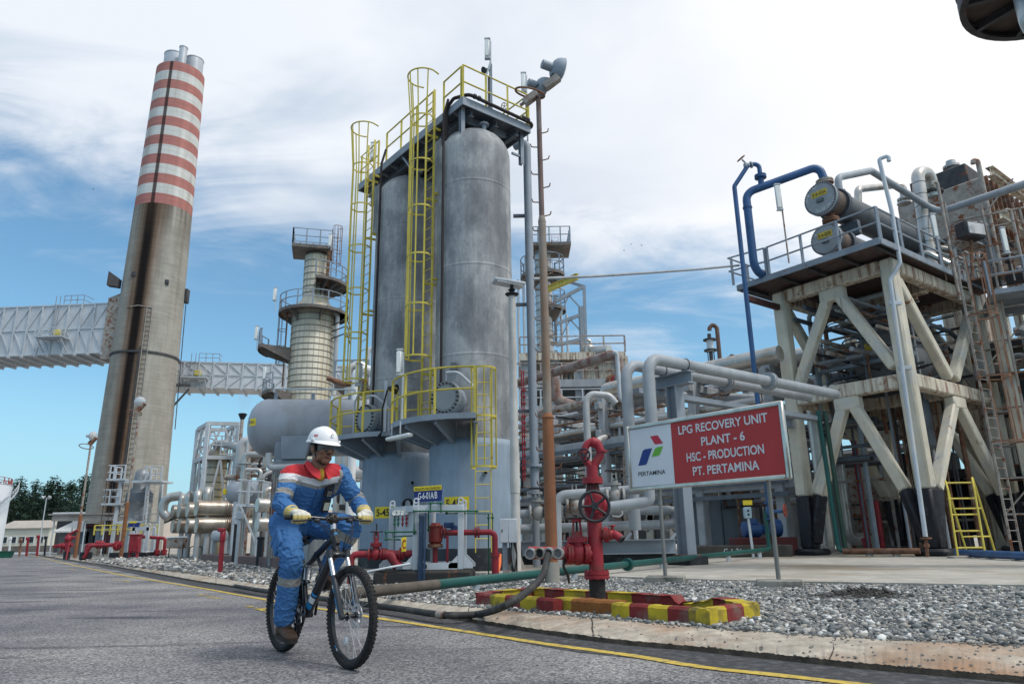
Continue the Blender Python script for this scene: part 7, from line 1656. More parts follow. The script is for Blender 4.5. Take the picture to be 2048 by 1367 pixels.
# ------------------------------------------------------------------ big horizontal drum on its pier
hy_ = 23.2; dl_ = at(497,853,hy_); hz_ = at(560,853,hy_).z; hr_ = .93
hd_ = thing('horizontal_drum','big pale grey horizontal drum with a round head behind the cyclist','drum',(dl_.x + 1.5,hy_,hz_)); ax_ = Vector((1,.12,0)).normalized(); h0 = Vector((dl_.x,hy_,hz_))
MB().lathe(h0,ax_,[(0,.02),(.015,.22),(.06,.42),(.14,.62),(.27,.78),(.42,.88),(.58,hr_),(5.2,hr_),(5.4,.8),(5.6,.4),(5.65,.02)],48).build('shell',mat('blue_grey_drum',(.34,.37,.42),.5,.1,.14,.9,col2=(.30,.30,.30),c2=.3,c2s=1,c2z=.4,grime=.35),hd_)
pc_ = h0 + ax_ * .42 + Vector((-.15,-.80,.12)); pl = MB(); rows = []
for u in np.linspace(0,1,5):
 rows.append([])
 for w in (-.12,.12):
  xx = .12 + .30 * u; rr = np.interp(xx,[0,.015,.06,.14,.27,.42,.58],[.02,.22,.42,.62,.78,.88,.93]) + .008; th = -PI / 2 - .02 + (w + .12) * 0; zz_ = w + .05
  rows[-1].append(h0 + ax_ * xx + Vector((ax_.y,-ax_.x,0)) * math.sqrt(max(0,rr * rr - zz_ * zz_)) + Vector((0,0,zz_)))
pl.strip(rows); plt = pl.build('name_plate',M_YELP,hd_,sm=40)
pp = h0 + ax_ * .28 + Vector((ax_.y,-ax_.x,0)) * .83 + Vector((0,0,.05)); s1 = (rows[-1][0] - rows[0][0]).normalized(); lettering('S-442',pp,s1,(0,0,1),.10,M_BLACK,plt,.26,bold=.01)
for x_ in (.95,3.6): MB().bbox(h0 + ax_ * (x_ + .3) - Vector((0,0,.98)),(.30,1.5,.9),.03).build('saddle',M_STEEL,hd_)
for x_ in (.8,2.0,3.2): MB().bar(h0 + ax_ * x_ + Vector((0,0,hr_ - .02)),h0 + ax_ * x_ + Vector((0,0,hr_ + .22)),.09,.12).build('lifting_lug',M_STEEL,hd_)
railing(hd_,[h0 + ax_ * .8 + Vector((0,-.2,hr_ + .2)),h0 + ax_ * 3.4 + Vector((0,-.2,hr_ + .2))],.12,M_PALE,.03,3,name='top_rail',rails=(1,),posts_as_parts=False)
pr0 = at(543,1000,hy_ - .6); pr1 = at(625,1000,hy_ - .6); zc = at(560,922,hy_).z
pier = thing('drum_pier','grey painted concrete pier under the big horizontal drum','pier',((pr0.x + pr1.x) / 2,hy_,ZS)); MB().bbox(((pr0.x + pr1.x) / 2,hy_ + .3,(zc + ZS) / 2),(pr1.x - pr0.x,1.9,zc - ZS),.05).build('shaft',mat('grey_pier_paint',(.30,.34,.37),.7,0,.1,2,grime=.3),pier)
MB().prism([(pr0.x + .25,hy_ - .75,zc),(pr0.x + 1.0,hy_ - .75,zc),(pr0.x + 1.15,hy_ - .75,zc + .72),(pr0.x + .2,hy_ - .75,zc + .72)],(0,.2,0)).build('bracket',M_STEEL,pier)
cdl = MB()
for k in range(5): cdl.tube([(pr0.x + .05 + .07 * k,hy_ - .8,zc - .35 - .12 * k),(pr0.x + 1.6,hy_ - .8,zc - .25 - .12 * k)],.025,6); cdl.tube([(pr0.x + .05 + .07 * k,hy_ - .8,zc - .35 - .12 * k),(pr0.x + .05 + .07 * k,hy_ - .8,.4)],.025,6)
cdl.build('conduit_frame',M_RUSTP,pier)
pw = thing('pale_pipe','cream insulated pipe crossing in front of the drum pier','pipe',at(540,935,22.3)); MB().tube([at(538,905,22.3),at(538,934,22.3),at(600,932,22.2)],.10,14,bend=.15).build('pipe',M_PIPE_L,pw)

# ------------------------------------------------------------------ exchanger bank on the far left
bd_ = Vector((.78,.62,0)).normalized(); M_CLADW = mat('weathered_cladding',(.42,.39,.34),.38,.5,.2,1.2,col2=(.24,.17,.12),c2=.5,c2s=1.2,rust=.25,grime=.5)
for row,ys in ((0,(1015,1018,1020,1022)),(1,(1049,1050,1050.5,1051))):
 for i,(px,Yd) in enumerate(((392,38),(374,40.5),(357,43),(344,45.5))):
  c = at(px,ys[i],Yd); t = thing('clad_exchanger',('nearest','second','third','farthest')[i] + ' clad exchanger in the ' + ('upper' if row == 0 else 'lower') + ' row of the shiny bank','heat exchanger',c,'stacked clad exchangers by the chimney')
  MB().lathe(c,bd_,[(0,.05),(.0,.40),(.03,.42),(1.35,.42),(1.36,.46),(1.5,.46),(1.51,.40),(1.56,.40),(1.57,.46),(1.7,.46),(1.71,.38),(5.4,.38),(5.6,.2),(5.65,.02)],24).build('shell',M_CLADW,t,sm=30)
  q = MB()
  for x_ in (1.43,1.63): q.cyl(c + bd_ * (x_ - .03),c + bd_ * (x_ + .03),.47,n=24)
  q.build('flange',M_RUST,t)
  if row == 0: MB().tube([c + bd_ * .5 + Vector((0,0,.38)),c + bd_ * .5 + Vector((0,0,.95)),c + bd_ * .5 + Vector((-.25,.9,1.0)),c + bd_ * .5 + Vector((-.3,1.1,.5))],.20,12,bend=.28).build('elbow',M_CLAD,t); MB().cyl(c + bd_ * .6 - Vector((0,0,.35)),c + bd_ * .6 - Vector((0,0,.75)),.17,n=12).build('nozzle',M_CLAD,t)
  else: MB().cyl(c + bd_ * .6 - Vector((0,0,.35)),(c.x + bd_.x * .6,c.y + bd_.y * .6,ZS),.14,n=10).build('leg',M_PIPE_L,t)
for row,y in ((0,1009),(1,1047)):
 c = at(514,y,28.5); t = thing('clad_exchanger',('upper' if row == 0 else 'lower') + ' exchanger of the small pair beside the drum pier','heat exchanger',c,'pair of clad exchangers by the pier')
 MB().lathe(c,bd_,[(0,.03),(0,.26),(.02,.27),(.5,.27),(.51,.31),(.58,.31),(.59,.24),(1.6,.24),(1.61,.02)],24).build('shell',M_CLAD,t,sm=30); MB().tube([c + bd_ * .3 + Vector((0,0,.2)),c + bd_ * .3 + Vector((0,0,.62)),c + bd_ * 1.2 + Vector((0,0,.66))],.11,12,bend=.2).build('elbow',M_CLAD,t)
pbk = thing('header_pipe','fat grey header pipe dropping beside the far end of the exchanger bank','pipe',at(325,1000,46)); MB().tube([at(362,990,46),at(330,995,46),at(325,1025,46),at(338,1034,46)],.28,14,bend=.5).build('pipe',M_CLAD,pbk)
# steel tower round a short clad column
TY = 43.0; tw = thing('steel_tower','open pale steel tower standing round a short rusty clad column','tower',at(432,990,TY)); z0,z1 = at(432,1005,TY).z,at(432,851,TY).z; P4 = {}
for nm,px,dy_ in (('a',409,-1),('b',470,-.6),('c',389,1.2),('d',449,1.6)):
 p = at(px,930,TY + dy_); P4[nm] = Vector((p.x,TY + dy_,0)); MB().bbox((p.x,TY + dy_,(z1 + ZS) / 2),(.24,.24,z1 - ZS),.02).build('leg',M_PALE,tw)
q = MB(); zp = at(432,917,TY).z
for a,b in (('a','b'),('c','d'),('a','c'),('b','d')):
 for z_ in (z1,zp): q.bar(P4[a] + Vector((0,0,z_)),P4[b] + Vector((0,0,z_)),.16,.22)
 q.bar(P4[a] + Vector((0,0,zp)),P4[b].lerp(P4[a],.5) + Vector((0,0,z1)),.1,.1).bar(P4[b] + Vector((0,0,zp)),P4[b].lerp(P4[a],.5) + Vector((0,0,z1)),.1,.1); q.bar(P4[a] + Vector((0,0,.4)),P4[b].lerp(P4[a],.5) + Vector((0,0,zp)),.1,.1).bar(P4[b] + Vector((0,0,.4)),P4[b].lerp(P4[a],.5) + Vector((0,0,zp)),.1,.1)
q.build('bracing_frame',mat('tower_pale_rusty',(.47,.48,.49),.6,0,.15,2,rust=.25),tw)
MB().prism([P4[n] + Vector((0,0,zp)) for n in 'abdc'],(0,0,.12)).build('floor',M_PLAT,tw); railing(tw,[P4[n] + Vector((0,0,zp + .12)) for n in 'cabd'],1.15,M_PALE,.03,1.2,posts_as_parts=False)
tc_ = (P4['a'] + P4['b'] + P4['c'] + P4['d']) / 4; MB().lathe((tc_.x,tc_.y,0),(0,0,1),[(ZS,.72),(zp - .1,.72),(zp + .5,.5),(zp + .7,.1)],28).build('clad_drum',M_CCL,tw)
q = MB(); z = z0 - .5
while z < zp - .2: q.lathe((tc_.x,tc_.y,0),(0,0,1),[(z,.72),(z,.745),(z + .05,.745),(z + .05,.72)],28,cap=False); z += .42
q.build('strapping',MATS['dark_strap'],tw); MB().tube([tc_ + Vector((0,-.2,zp + .75)),tc_ + Vector((.4,-.3,zp + .95)),at(560,912,40)],.24,12,bend=.3).build('outlet_pipe',M_PIPE_L,tw)
MB().wheel(tc_ + Vector((-.2,-.75,zp + .7)),(0,1,0),.5,.04,5).build('hand_wheel',M_PIPE_L,tw)
ladder(tw,(P4['b'].x + .1,P4['b'].y - .3),(1,0),ZS,z1,.4,M_PALE)
fp_ = at(474,960,TY - 1.4); fs = thing('vent_stack','slender rusty vent stack with a black flared tip beside the steel tower','stack',(fp_.x,fp_.y,ZS)); zt_ = at(477,830,TY - 1.4).z
MB().cyl((fp_.x,fp_.y,ZS),(fp_.x,fp_.y,zt_),.10,n=12).build('pipe',M_RUSTP,fs); MB().lathe((fp_.x,fp_.y,zt_),(0,0,1),[(-.25,.1),(0,.22),(.08,.26),(.12,.2)],16).build('tip',M_BLACK,fs)
def smoke():
 m = bpy.data.materials.new('faint_smoke'); m.use_nodes = True; nt = m.node_tree; nt.nodes.remove(nt.nodes['Principled BSDF']); v = nt.nodes.new('ShaderNodeVolumePrincipled'); v.inputs['Color'].default_value = (.75,.66,.72,1); v.inputs['Density'].default_value = .16; nt.links.new(v.outputs[0],nt.nodes['Material Output'].inputs['Volume'])
 c = Vector((fp_.x,fp_.y,zt_)); q = MB().ball(c + Vector((.05,0,.95)),(.42,.42,.75),16,12); o = q.build('smoke',m,None); tag(o,'faint pinkish smoke drifting above the black tip of the vent stack','smoke',kind='stuff')
smoke()
# small drum with its access stand
d2 = at(452,984,33); sd2 = thing('small_drum','small grey horizontal drum with a yellow plate on its head','drum',d2); ax2 = Vector((1,.15,0)).normalized()
MB().lathe(d2,ax2,[(0,.02),(.03,.25),(.12,.40),(.28,.49),(3.2,.49),(3.4,.3),(3.45,.02)],32).build('shell',mat('drum_pale',(.36,.39,.43),.5,.1,.12,1,rust=.05,grime=.3),sd2); MB().cyl(d2 + ax2 * 1.2 + Vector((0,-.4,.0)),d2 + ax2 * 1.2 + Vector((0,-.62,0)),.25,n=20).build('manway',M_PIPE,sd2); MB().bbox(d2 + ax2 * .10 + Vector((0,-.36,.02)),(.05,.22,.24),.01,rz=-.7).build('name_plate',M_YELP,sd2)
for x_ in (.6,2.7): MB().bbox((d2 + ax2 * x_).xy.to_3d() + Vector((0,0,(d2.z - .4 + ZS) / 2)),(.25,.7,d2.z - .4 - ZS),.02).build('leg',M_PALE,sd2)
st2 = thing('access_stand','pale steel access stand with railing below the small grey drum','platform',at(497,1010,31)); a,b = at(472,1011,31),at(520,1013,31); MB().prism([a,b,b + Vector((0,1.2,0)),a + Vector((0,1.2,0))],(0,0,.1)).build('deck',M_PALE,st2); railing(st2,[a + Vector((0,1.1,.1)),a + Vector((0,0,.1)),b + Vector((0,0,.1)),b + Vector((0,1.1,.1))],1.0,M_PALE,.03,.8,posts_as_parts=False)
for p in (a,b,a + Vector((0,1.1,0)),b + Vector((0,1.1,0))): MB().bar(p,(p.x,p.y,ZS),.09,.09).build('leg',M_PALE,st2)
MB().bar(a + Vector((.2,0,0)),(b.x,b.y,ZS + .6),.06,.06).build('brace',M_PALE,st2)
# little tank on a stand, racks, posts
lt = at(438,1080,36); ltt = thing('small_tank','little pale grey tank lying on a low stand before the exchanger bank','tank',(lt.x,36,ZS)); lt.z = at(438,1071,36).z
MB().lathe(lt - Vector((.33,0,0)),(1,.1,0),[(-.06,.02),(-.03,.2),(.02,.27),(.62,.27),(.68,.2),(.7,.02)],24).build('shell',M_PALE,ltt)
for s in (-.25,.28): MB().bbox((lt.x + s,36,(lt.z - .2 + ZS) / 2),(.10,.5,lt.z - .2 - ZS),.01).build('leg',M_PALE,ltt)
for px,w,lab in ((352,.95,'pale rack of sample bottles with thin legs in front of the bank'),(392,.9,'low pipe hoop stand in front of the exchanger bank')):
 p = at(px,1097,42); t = thing('utility_rack',lab,'rack',(p.x,42,ZS)); q = MB()
 for s in (-1,1): q.tube([(p.x + s * w * .4,42,ZS),(p.x + s * w * .4,42,1.1 if px < 370 else .6)],.03,6)
 q.build('leg',M_DARKST,t)
 if px < 370: MB().bbox((p.x,42,.95),(w,.5,.55),.03).build('body',M_RUSTP,t); MB().bbox((p.x,42,1.27),(w * 1.05,.6,.08),.02).build('top',M_WHITE,t)
 else: MB().tube([(p.x - .35,42,.6),(p.x - .35,42,.72),(p.x,42,.80),(p.x + .35,42,.72),(p.x + .35,42,.6)],.03,6,bend=.1).build('hoop',M_DARKST,t)
rpb = gnd(440,1145,.1); rpo = thing('red_post','leaning red steel post with a square head standing in the gravel','post',rpb); h_ = at(446,1056,rpb.y).z; tp_ = Vector((at(446,1056,rpb.y).x,rpb.y,h_))
MB().bar(rpb,tp_,.085,.11).build('post',M_RED,rpo); MB().bbox(tp_ + Vector((-.03,0,-.03)),(.18,.16,.10),.02).bbox(tp_ + Vector((.01,0,-.2)),(.12,.14,.3),.03).build('head',M_RED,rpo); MB().bbox(rpb,(.2,.18,.04),.01).build('base_plate',M_RED,rpo)
a,b = gnd(408,1121,.10),gnd(575,1138,.10); plw = thing('plinth_wall','low brownish pink concrete plinth wall along the pad behind the gravel','wall',a); dd = (b - a).normalized(); nn = Vector((-dd.y,dd.x,0))
MB().bar(a + Vector((0,0,.14)),b + Vector((0,0,.14)),.3,.36,ch=.02).bar(a + Vector((0,0,.14)),a + nn * 6 + Vector((0,0,.14)),.3,.36,ch=.02).build('wall',mat('dull_pink_concrete',(.155,.105,.10),.8,0,.18,2,grime=.4),plw)
for px,y0,y1,Yd,m_,lab,nm in ((466,1118,1040,27,M_BLACK,'black and grey slim post on the plinth beside the red post','slim_post'),(472,1122,1030,25.5,M_PALE,'pale slim post with a junction box on the plinth','slim_post'),(519,1112,1075,24,M_BLACK,'short black bollard on the plinth near the pier','bollard')):
 p = at(px,y0,Yd); q = at(px,y1,Yd); t = thing(nm,lab,'post',p); MB().bar(Vector((p.x,p.y,ZS)),Vector((p.x,p.y,q.z)),.09 if nm == 'slim_post' else .16,.09 if nm == 'slim_post' else .16).build('post',m_,t); MB().bbox((p.x,p.y,q.z),(.22,.2,.28 if nm == 'slim_post' else .1),.03).build('cap',M_PALE if nm == 'slim_post' else M_BLACK,t)
# pipework between bank and drum
rg = random.Random(77); pcl = thing('pipe_cluster','cluster of clad and rusty pipes between the steel tower and the drum pier','piping',at(520,960,34))
for k in range(38):
 Yd = rg.uniform(31,40); x0 = rg.uniform(478,556); y0 = rg.uniform(905,1000); m_ = rg.choice([M_CLAD,M_CLAD,M_RUST,M_PIPE_L,M_RUSTP,M_DARKST]); r = rg.choice([.05,.08,.12,.2]); a = at(x0,y0,Yd); q = MB()
 if k % 2: q.tube([a,a + Vector((0,0,rg.uniform(.6,1.6))),a + Vector((rg.uniform(.5,1.6),rg.uniform(-.3,.5),rg.uniform(.8,1.6)))],r,10,bend=.3)
 else: q.tube([Vector((a.x,a.y,ZS)),a,a + Vector((rg.choice([-1,1]) * rg.uniform(.5,1.5),0,0))],r * .7,10,bend=.2); q.flange(a - Vector((0,0,.4)),(0,0,1),r * 1.5,.06,6)
 q.build('pipe',m_,pcl)

# ------------------------------------------------------------------ far left: trees, tank, houses
def leaf_mat():
 m = bpy.data.materials.new('tree_foliage'); m.use_nodes = True; nd,lk = m.node_tree.nodes,m.node_tree.links; B = nd['Principled BSDF']
 g = nd.new('ShaderNodeNewGeometry'); r = nd.new('ShaderNodeValToRGB'); e = r.color_ramp.elements; e[0].color = (.016,.034,.027,1); e[1].color = (.050,.085,.054,1); e.new(.6).color = (.022,.046,.031,1)
 oi = nd.new('ShaderNodeObjectInfo'); hs = nd.new('ShaderNodeHueSaturation'); mr = nd.new('ShaderNodeMapRange'); mr.inputs['To Min'].default_value = .75; mr.inputs['To Max'].default_value = 1.35; lk.new(oi.outputs['Random'],mr.inputs['Value']); lk.new(mr.outputs[0],hs.inputs['Value'])
 lk.new(g.outputs['Random Per Island'],r.inputs[0]); lk.new(r.outputs[0],hs.inputs['Color']); lk.new(hs.outputs[0],B.inputs['Base Color']); B.inputs['Roughness'].default_value = .8; B.inputs['Specular IOR Level'].default_value = .2
 return m
M_LEAF = leaf_mat(); M_BARK = mat('bark',(.09,.07,.055),.9,0,.3,2)
def make_tree(seed,H,W,conic):
 rg = random.Random(seed); t = thing('casuarina_tree','x','tree',(0,0,0),'dark trees beyond the plant road'); tr = MB(); lf = MB()
 tr.tube([(0,0,0),(rg.uniform(-.3,.3),rg.uniform(-.3,.3),H * .5),(rg.uniform(-.5,.5),0,H * .95)],[.38,.25,.04],8); tips = []
 for k in range(26):
  f = .22 + .75 * (k / 26) + rg.uniform(-.02,.02); z = H * f; a = k * 2.4 + rg.uniform(-.4,.4); L = W * (1 - f * .72 if conic else math.sin(min(1,f * 1.15) * PI) ** .6 + .15) * rg.uniform(.6,1.1)
  e = Vector((math.cos(a) * L,math.sin(a) * L,z + L * rg.uniform(.1,.6))); tr.tube([(0,0,z),e * .5 + Vector((0,0,z * .5)),e],[.10,.06,.02],5); tips.append((Vector((0,0,z)),e))
 for a,e in tips + [(Vector((0,0,H * .8)),Vector((0,0,H)))] * 2:
  for j in range(46):
   c = a.lerp(e,rg.uniform(.25,1.12)) + Vector((rg.gauss(0,.55),rg.gauss(0,.55),rg.gauss(0,.5))); s = rg.uniform(.16,.42)
   u = Vector((rg.gauss(0,1),rg.gauss(0,1),rg.gauss(0,.7))).normalized(); v = u.cross(Vector((rg.gauss(0,1),rg.gauss(0,1),rg.gauss(0,1)))).normalized()
   lf.add([c - u * s * 1.5,c - v * s * .5,c + u * s * 1.5 - Vector((0,0,s * .4)),c + v * s * .5],[(0,1,2,3)])
 tr.build('trunk',M_BARK,t); lf.build('crown',M_LEAF,t,sm=0); return t
protos = [make_tree(s,H,W,c) for s,H,W,c in ((1,19,4.6,True),(2,16,5.2,False),(3,21,5,True),(4,14,5.5,False))]
TL = ('dark feathery tree among those beyond the plant road','dark feathery tree among those beyond the plant road')
rg = random.Random(12); first = [True] * 4
spots = []
for i,px in enumerate(np.linspace(-20,176,17)): spots.append((px,205 + 14 * rg.random(),i % 4,rg.uniform(.8,1.0)))
for i,px in enumerate(np.linspace(-30,190,14)): spots.append((px,240 + 20 * rg.random(),(i * 3 + 1) % 4,rg.uniform(1.0,1.25)))
for px,k in ((320,.72),(333,.66),(345,.62),(389,.6)): spots.append((px,225,1,k))
for px,Yd,k,s in spots:
 x = at(px,1090,Yd).x; o = protos[k]
 if first[k]: first[k] = False; o.location = (x,Yd,-.05); LOCS[o.name] = Vector((x,Yd,-.05)); o.scale = (s,) * 3; o['label'] = TL[0]
 else: dup(o,(x,Yd,-.05),rg.uniform(0,6),TL[0],s)
tkx = at(15,1030,120).x - 13.4; wtk = thing('storage_tank','white storage tank with red railing and a curved stair at the far left edge','tank',(tkx,120,0)); zt_ = at(12,966,120).z
MB().lathe((tkx,120,0),(0,0,1),[(.0,11),(zt_,11),(zt_ + .1,11.1),(zt_ + .9,6),(zt_ + 1.3,.1)],64).build('shell',mat('tank_white',(.78,.80,.84),.5,0,.04,.3),wtk)
railing(wtk,arc_pts((tkx,120),10.9,0,2 * PI,zt_ + .1,60),1.1,mat('tank_rail_red',(.35,.06,.05),.6),.05,1.6,posts_as_parts=False,rails=(1,.55))
q = MB(); n_ = 26
for i in range(n_):
 a0,a1 = -1.15 + 1.75 * i / n_,-1.15 + 1.75 * (i + 1) / n_; z0,z1 = .3 + (zt_ - .3) * i / n_,.3 + (zt_ - .3) * (i + 1) / n_; p = lambda a,r,z: Vector((tkx + math.cos(a) * r,120 + math.sin(a) * r,z))
 for r in (11.1,12.0): q.bar(p(a0,r,z0),p(a1,r,z1),.1,.25)
 q.bar(p(a0,11.1,z0),p(a0,12,z0),.25,.06); q.bar(p(a0,12,z0),p(a0,12,z0 + 1.0),.07,.07); q.bar(p(a0,12,z0 + 1.0),p(a1,12,z1 + 1.0),.08,.08)
q.build('spiral_stair',M_PALE,wtk)
def house(x0,x1,Yd,wall_t,roof_t,depth,label,name,wallm,roofm,wins,over=.5):
 A,B = at(x0,1080,Yd),at(x1,1080,Yd); zw,zr = at(x0,wall_t,Yd).z,at(x0,roof_t,Yd + depth / 2).z; t = thing(name,label,'building',((A.x + B.x) / 2,Yd,0)); w = B.x - A.x
 MB().prism([(A.x,Yd,0),(B.x,Yd,0),(B.x,Yd + depth,0),(A.x,Yd + depth,0)],(0,0,zw)).prism([(B.x - .05,Yd + .1,zw),(B.x - .05,Yd + depth - .1,zw),(B.x - .05,Yd + depth / 2,zr - .1)],(-.2,0,0)).build('wall',wallm,t,sm=0)
 r = MB()
 for s in (0,1): e = Yd - over if s == 0 else Yd + depth + over; m_ = Yd + depth / 2; r.prism([(A.x - over,e,zw - .1),(A.x - over,m_,zr),(A.x - over,m_,zr + .15),(A.x - over,e,zw + .05)],(w + 2 * over,0,0))
 r.build('roof',roofm,t,sm=0)
 for px in wins:
  c = at(px,1058,Yd); k = MB().box((c.x,Yd - .03,zw * .52),(1.5,.12,1.5)).build('window',M_WHITE,t); MB().box((c.x,Yd - .11,zw * .52),(1.25,.06,1.25)).build('pane',mat('dark_pane',(.02,.025,.03),.15),k)
 return t
M_WALLC = mat('cream_house_wall',(.62,.60,.50),.8,0,.06,.5); M_ROOFG = mat('grey_roof_sheet',(.40,.36,.32),.75,0,.12,.4,grime=.3)
house(-4,96,165,1056,1042,10,'long low cream house with a grey roof in front of the trees','cream_house',M_WALLC,M_ROOFG,(12,30,47,65,84))
wl = thing('boundary_wall','long low dark boundary wall in front of the cream house','wall',(at(50,1090,150).x,150,0)); a,b = at(-30,1090,150),at(108,1090,150); MB().bar((a.x,150,.6),(b.x,150,.6),.4,1.4).build('wall',mat('old_wall',(.17,.15,.14),.9,0,.3,.6),wl)
tag(MB().strip([[(at(-60,1090,118).x,112,-.02),(at(120,1090,118).x,112,-.02)],[(at(-60,1090,118).x,142,-.02),(at(120,1090,118).x,142,-.02)]]).build('grass_strip',M_GRASS,sm=0),kind='structure')
a,b = at(-60,1090,111),at(115,1090,111); tag(MB().bar((a.x,111,.1),(b.x,111,.1),.3,.24).build('white_kerb',M_WHITE),kind='structure')
tag(MB().prism([(at(315,1090,180).x - 20,190,-.3),(at(390,1090,180).x + 40,190,-.3),(at(390,1090,180).x + 30,205,10),(at(320,1090,180).x - 6,205,9),(at(315,1090,180).x - 20,205,-.3)],(0,8,0)).build('terrain',mat('bare_slope',(.42,.36,.30),.9,0,.12,.2),sm=0),kind='structure')
# shelter and sheds
SHY = 64; s0,s1 = at(100,1060,SHY),at(247,1060,SHY); zr = at(100,1037,SHY).z; sh = thing('shelter','long open shelter with a flat weathered roof on thin posts before the chimney','shelter',((s0.x + s1.x) / 2,SHY,ZS))
MB().prism([(s0.x,SHY,zr - .18),(s1.x,SHY,zr - .18),(s1.x + .3,SHY,zr + .1),(s1.x + .3,SHY + 6,zr + .5),(s0.x,SHY + 6,zr + .5),(s0.x,SHY,zr + .1)][:3] + [(s0.x,SHY,zr + .35)],(0,.12,0)).prism([(s0.x - .3,SHY - .1,zr + .33),(s1.x + .3,SHY - .1,zr + .33),(s1.x + .3,SHY + 6,zr + .5),(s0.x - .3,SHY + 6,zr + .5)],(0,0,.12)).build('roof',mat('weathered_roof_wood',(.28,.26,.24),.85,0,.2,1,grime=.4),sh)
for px in (103,141,166,205,243):
 c = at(px,1080,SHY + (.2 if px != 141 else 5)); MB().cyl((c.x,c.y,ZS),(c.x,c.y,zr),.06,n=8).build('post',M_PALE,sh)
house(118,190,78,1062,1040,8,'small shed with a light roof beneath the open shelter','small_shed',mat('shed_wall',(.13,.13,.13),.8,0,.2,.6),mat('pale_roof',(.55,.55,.54),.7),())
mg = thing('machine_cabinet','dark red and grey machine cabinets under the open shelter','cabinet',at(205,1070,66))
for px,y0,y1,m_ in ((176,1062,1086,M_STEEL_D),(190,1052,1086,M_DARKST),(205,1054,1086,M_STEEL),(225,1062,1086,mat('maroon_paint',(.10,.015,.02),.5)),(184,1046,1056,MATS['maroon_paint'])):
 a,b = at(px,y0,66.5),at(px,y1,66.5); MB().bbox((a.x,66.5,(a.z + b.z) / 2),(.9,1,max(.2,a.z - b.z)),.04).build('cabinet_body',m_,mg)
wrf = thing('far_hall','far hall with a bright white roof edge behind the open shelter','building',at(150,1030,110)); a,b = at(112,1060,110),at(185,1060,110); z_ = at(150,1027,110).z; MB().box(((a.x + b.x) / 2,113,z_ / 2),(b.x - a.x,6,z_)).build('wall',M_DARKST,wrf); MB().box(((a.x + b.x) / 2,112.9,z_ + .1),(b.x - a.x + 1,7,.35)).build('roof',M_WHITE,wrf)
# lamp poles on the left
def flood_pole(px0,py0,px1,py1,Yd,label,r,discs,orange=True):
 b = at(px0,py0,Yd); b.z = ZS; p = at(px1,py1,Yd); t = thing('floodlight_pole',label,'light pole',b); h = p.z
 MB().cyl((b.x,Yd,ZS),(b.x,Yd,h * .36),.12,n=10).build('lower_pole',M_ORANGE if orange else M_PALE,t); MB().cyl((b.x,Yd,h * .35),(b.x,Yd,h),.07,n=10).build('upper_pole',M_RUSTP if orange else M_PALE,t)
 for dx_,dz_,aim in discs: floodlight(t,(b.x + dx_,Yd - .1,h + dz_),aim,r,M_PALE)
 if orange: MB().arc((b.x - .3,Yd,h - .55),(0,.3,1),.45,.03,n=20,m=6).build('guard_ring',M_RUST,t); MB().bar((b.x - .1,Yd,h - .4),(b.x + .3,Yd,h + .1),.25,.25).build('ballast_box',M_RUST,t)
 return t
flood_pole(152,1097,176,876,50,'rusty floodlight pole standing clear of the chimney among the red fire gear',.28,((.15,.15,(.9,-.2,-.1)),))
flood_pole(245,1085,274,808,46,'rusty floodlight pole standing right before the chimney with a round lamp',.30,((.05,.15,(.25,-.95,-.15)),))
flood_pole(79,1085,87,994,105,'pale street lamp with twin heads before the trees',.22,((-.5,0,(-.6,-.5,-.5)),(.5,0,(.6,-.5,-.5))),orange=False)
# skid-mounted grey vessel before the chimney
VY = 58; vx_ = at(278,1000,VY).x; vz = lambda y: at(278,y,VY).z
sv_ = thing('process_vessel','grey two-part vertical vessel in a pale frame at the foot of the chimney','vessel',(vx_,VY,ZS))
MB().lathe((vx_,VY,0),(0,0,1),[(vz(1046),.9),(vz(1030),.95),(vz(1005),.95),(vz(1003),1.0),(vz(1001),.95),(vz(985),.92),(vz(972),.55),(vz(955),.55),(vz(944),.5),(vz(938),.3),(vz(936),.05)],28).build('shell',mat('vessel_grey_worn',(.20,.215,.23),.4,.3,.25,.8,col2=(.55,.55,.54),c2=.35,c2s=.9),sv_)
MB().lathe((vx_,VY,0),(0,0,1),[(vz(1003),1.0),(vz(985),.97)],28,cap=False).build('dark_band',M_STEEL_D,sv_)
q = MB()
for dx_,dy_ in ((-1.2,-1),(1.2,-1),(-1.2,1.2),(1.2,1.2)): q.bar((vx_ + dx_,VY + dy_,ZS),(vx_ + dx_ * .9,VY + dy_,vz(962)),.22,.22)
for z in (vz(964),vz(1044)): q.bar((vx_ - 1.2,VY - 1,z),(vx_ + 1.2,VY - 1,z),.2,.2).bar((vx_ - 1.2,VY + 1.2,z),(vx_ + 1.2,VY + 1.2,z),.2,.2)
q.build('support_frame',M_PALE,sv_)
for x0,x1,y in ((-1.75,-1.0,960),(-1.9,-1.1,1008),(1.1,1.9,964)): MB().box((vx_ + (x0 + x1) / 2,VY - .3,vz(y)),(x1 - x0 + .6,2.2,.15)).build('walkway',M_PALE,sv_); railing(sv_,[(vx_ + x0 - .3,VY + .7,vz(y)),(vx_ + x0 - .3,VY - 1.3,vz(y)),(vx_ + x1 + .3,VY - 1.3,vz(y))],1.1,M_PALE,.04,.8,posts_as_parts=False)
ladder(sv_,(vx_ + 1.5,VY - 1.3),(1,0),ZS,vz(945),.5,M_RUSTP); ladder(sv_,(vx_ - 1.8,VY - 1.3),(1,0),ZS,vz(960),.5,M_DARKST)
railing(sv_,[(vx_ - 2.2,VY - 1.8,1.7),(vx_ + 2.6,VY - 1.8,1.7)],.7,M_YEL,.04,.6,posts_as_parts=False,name='yellow_railing')
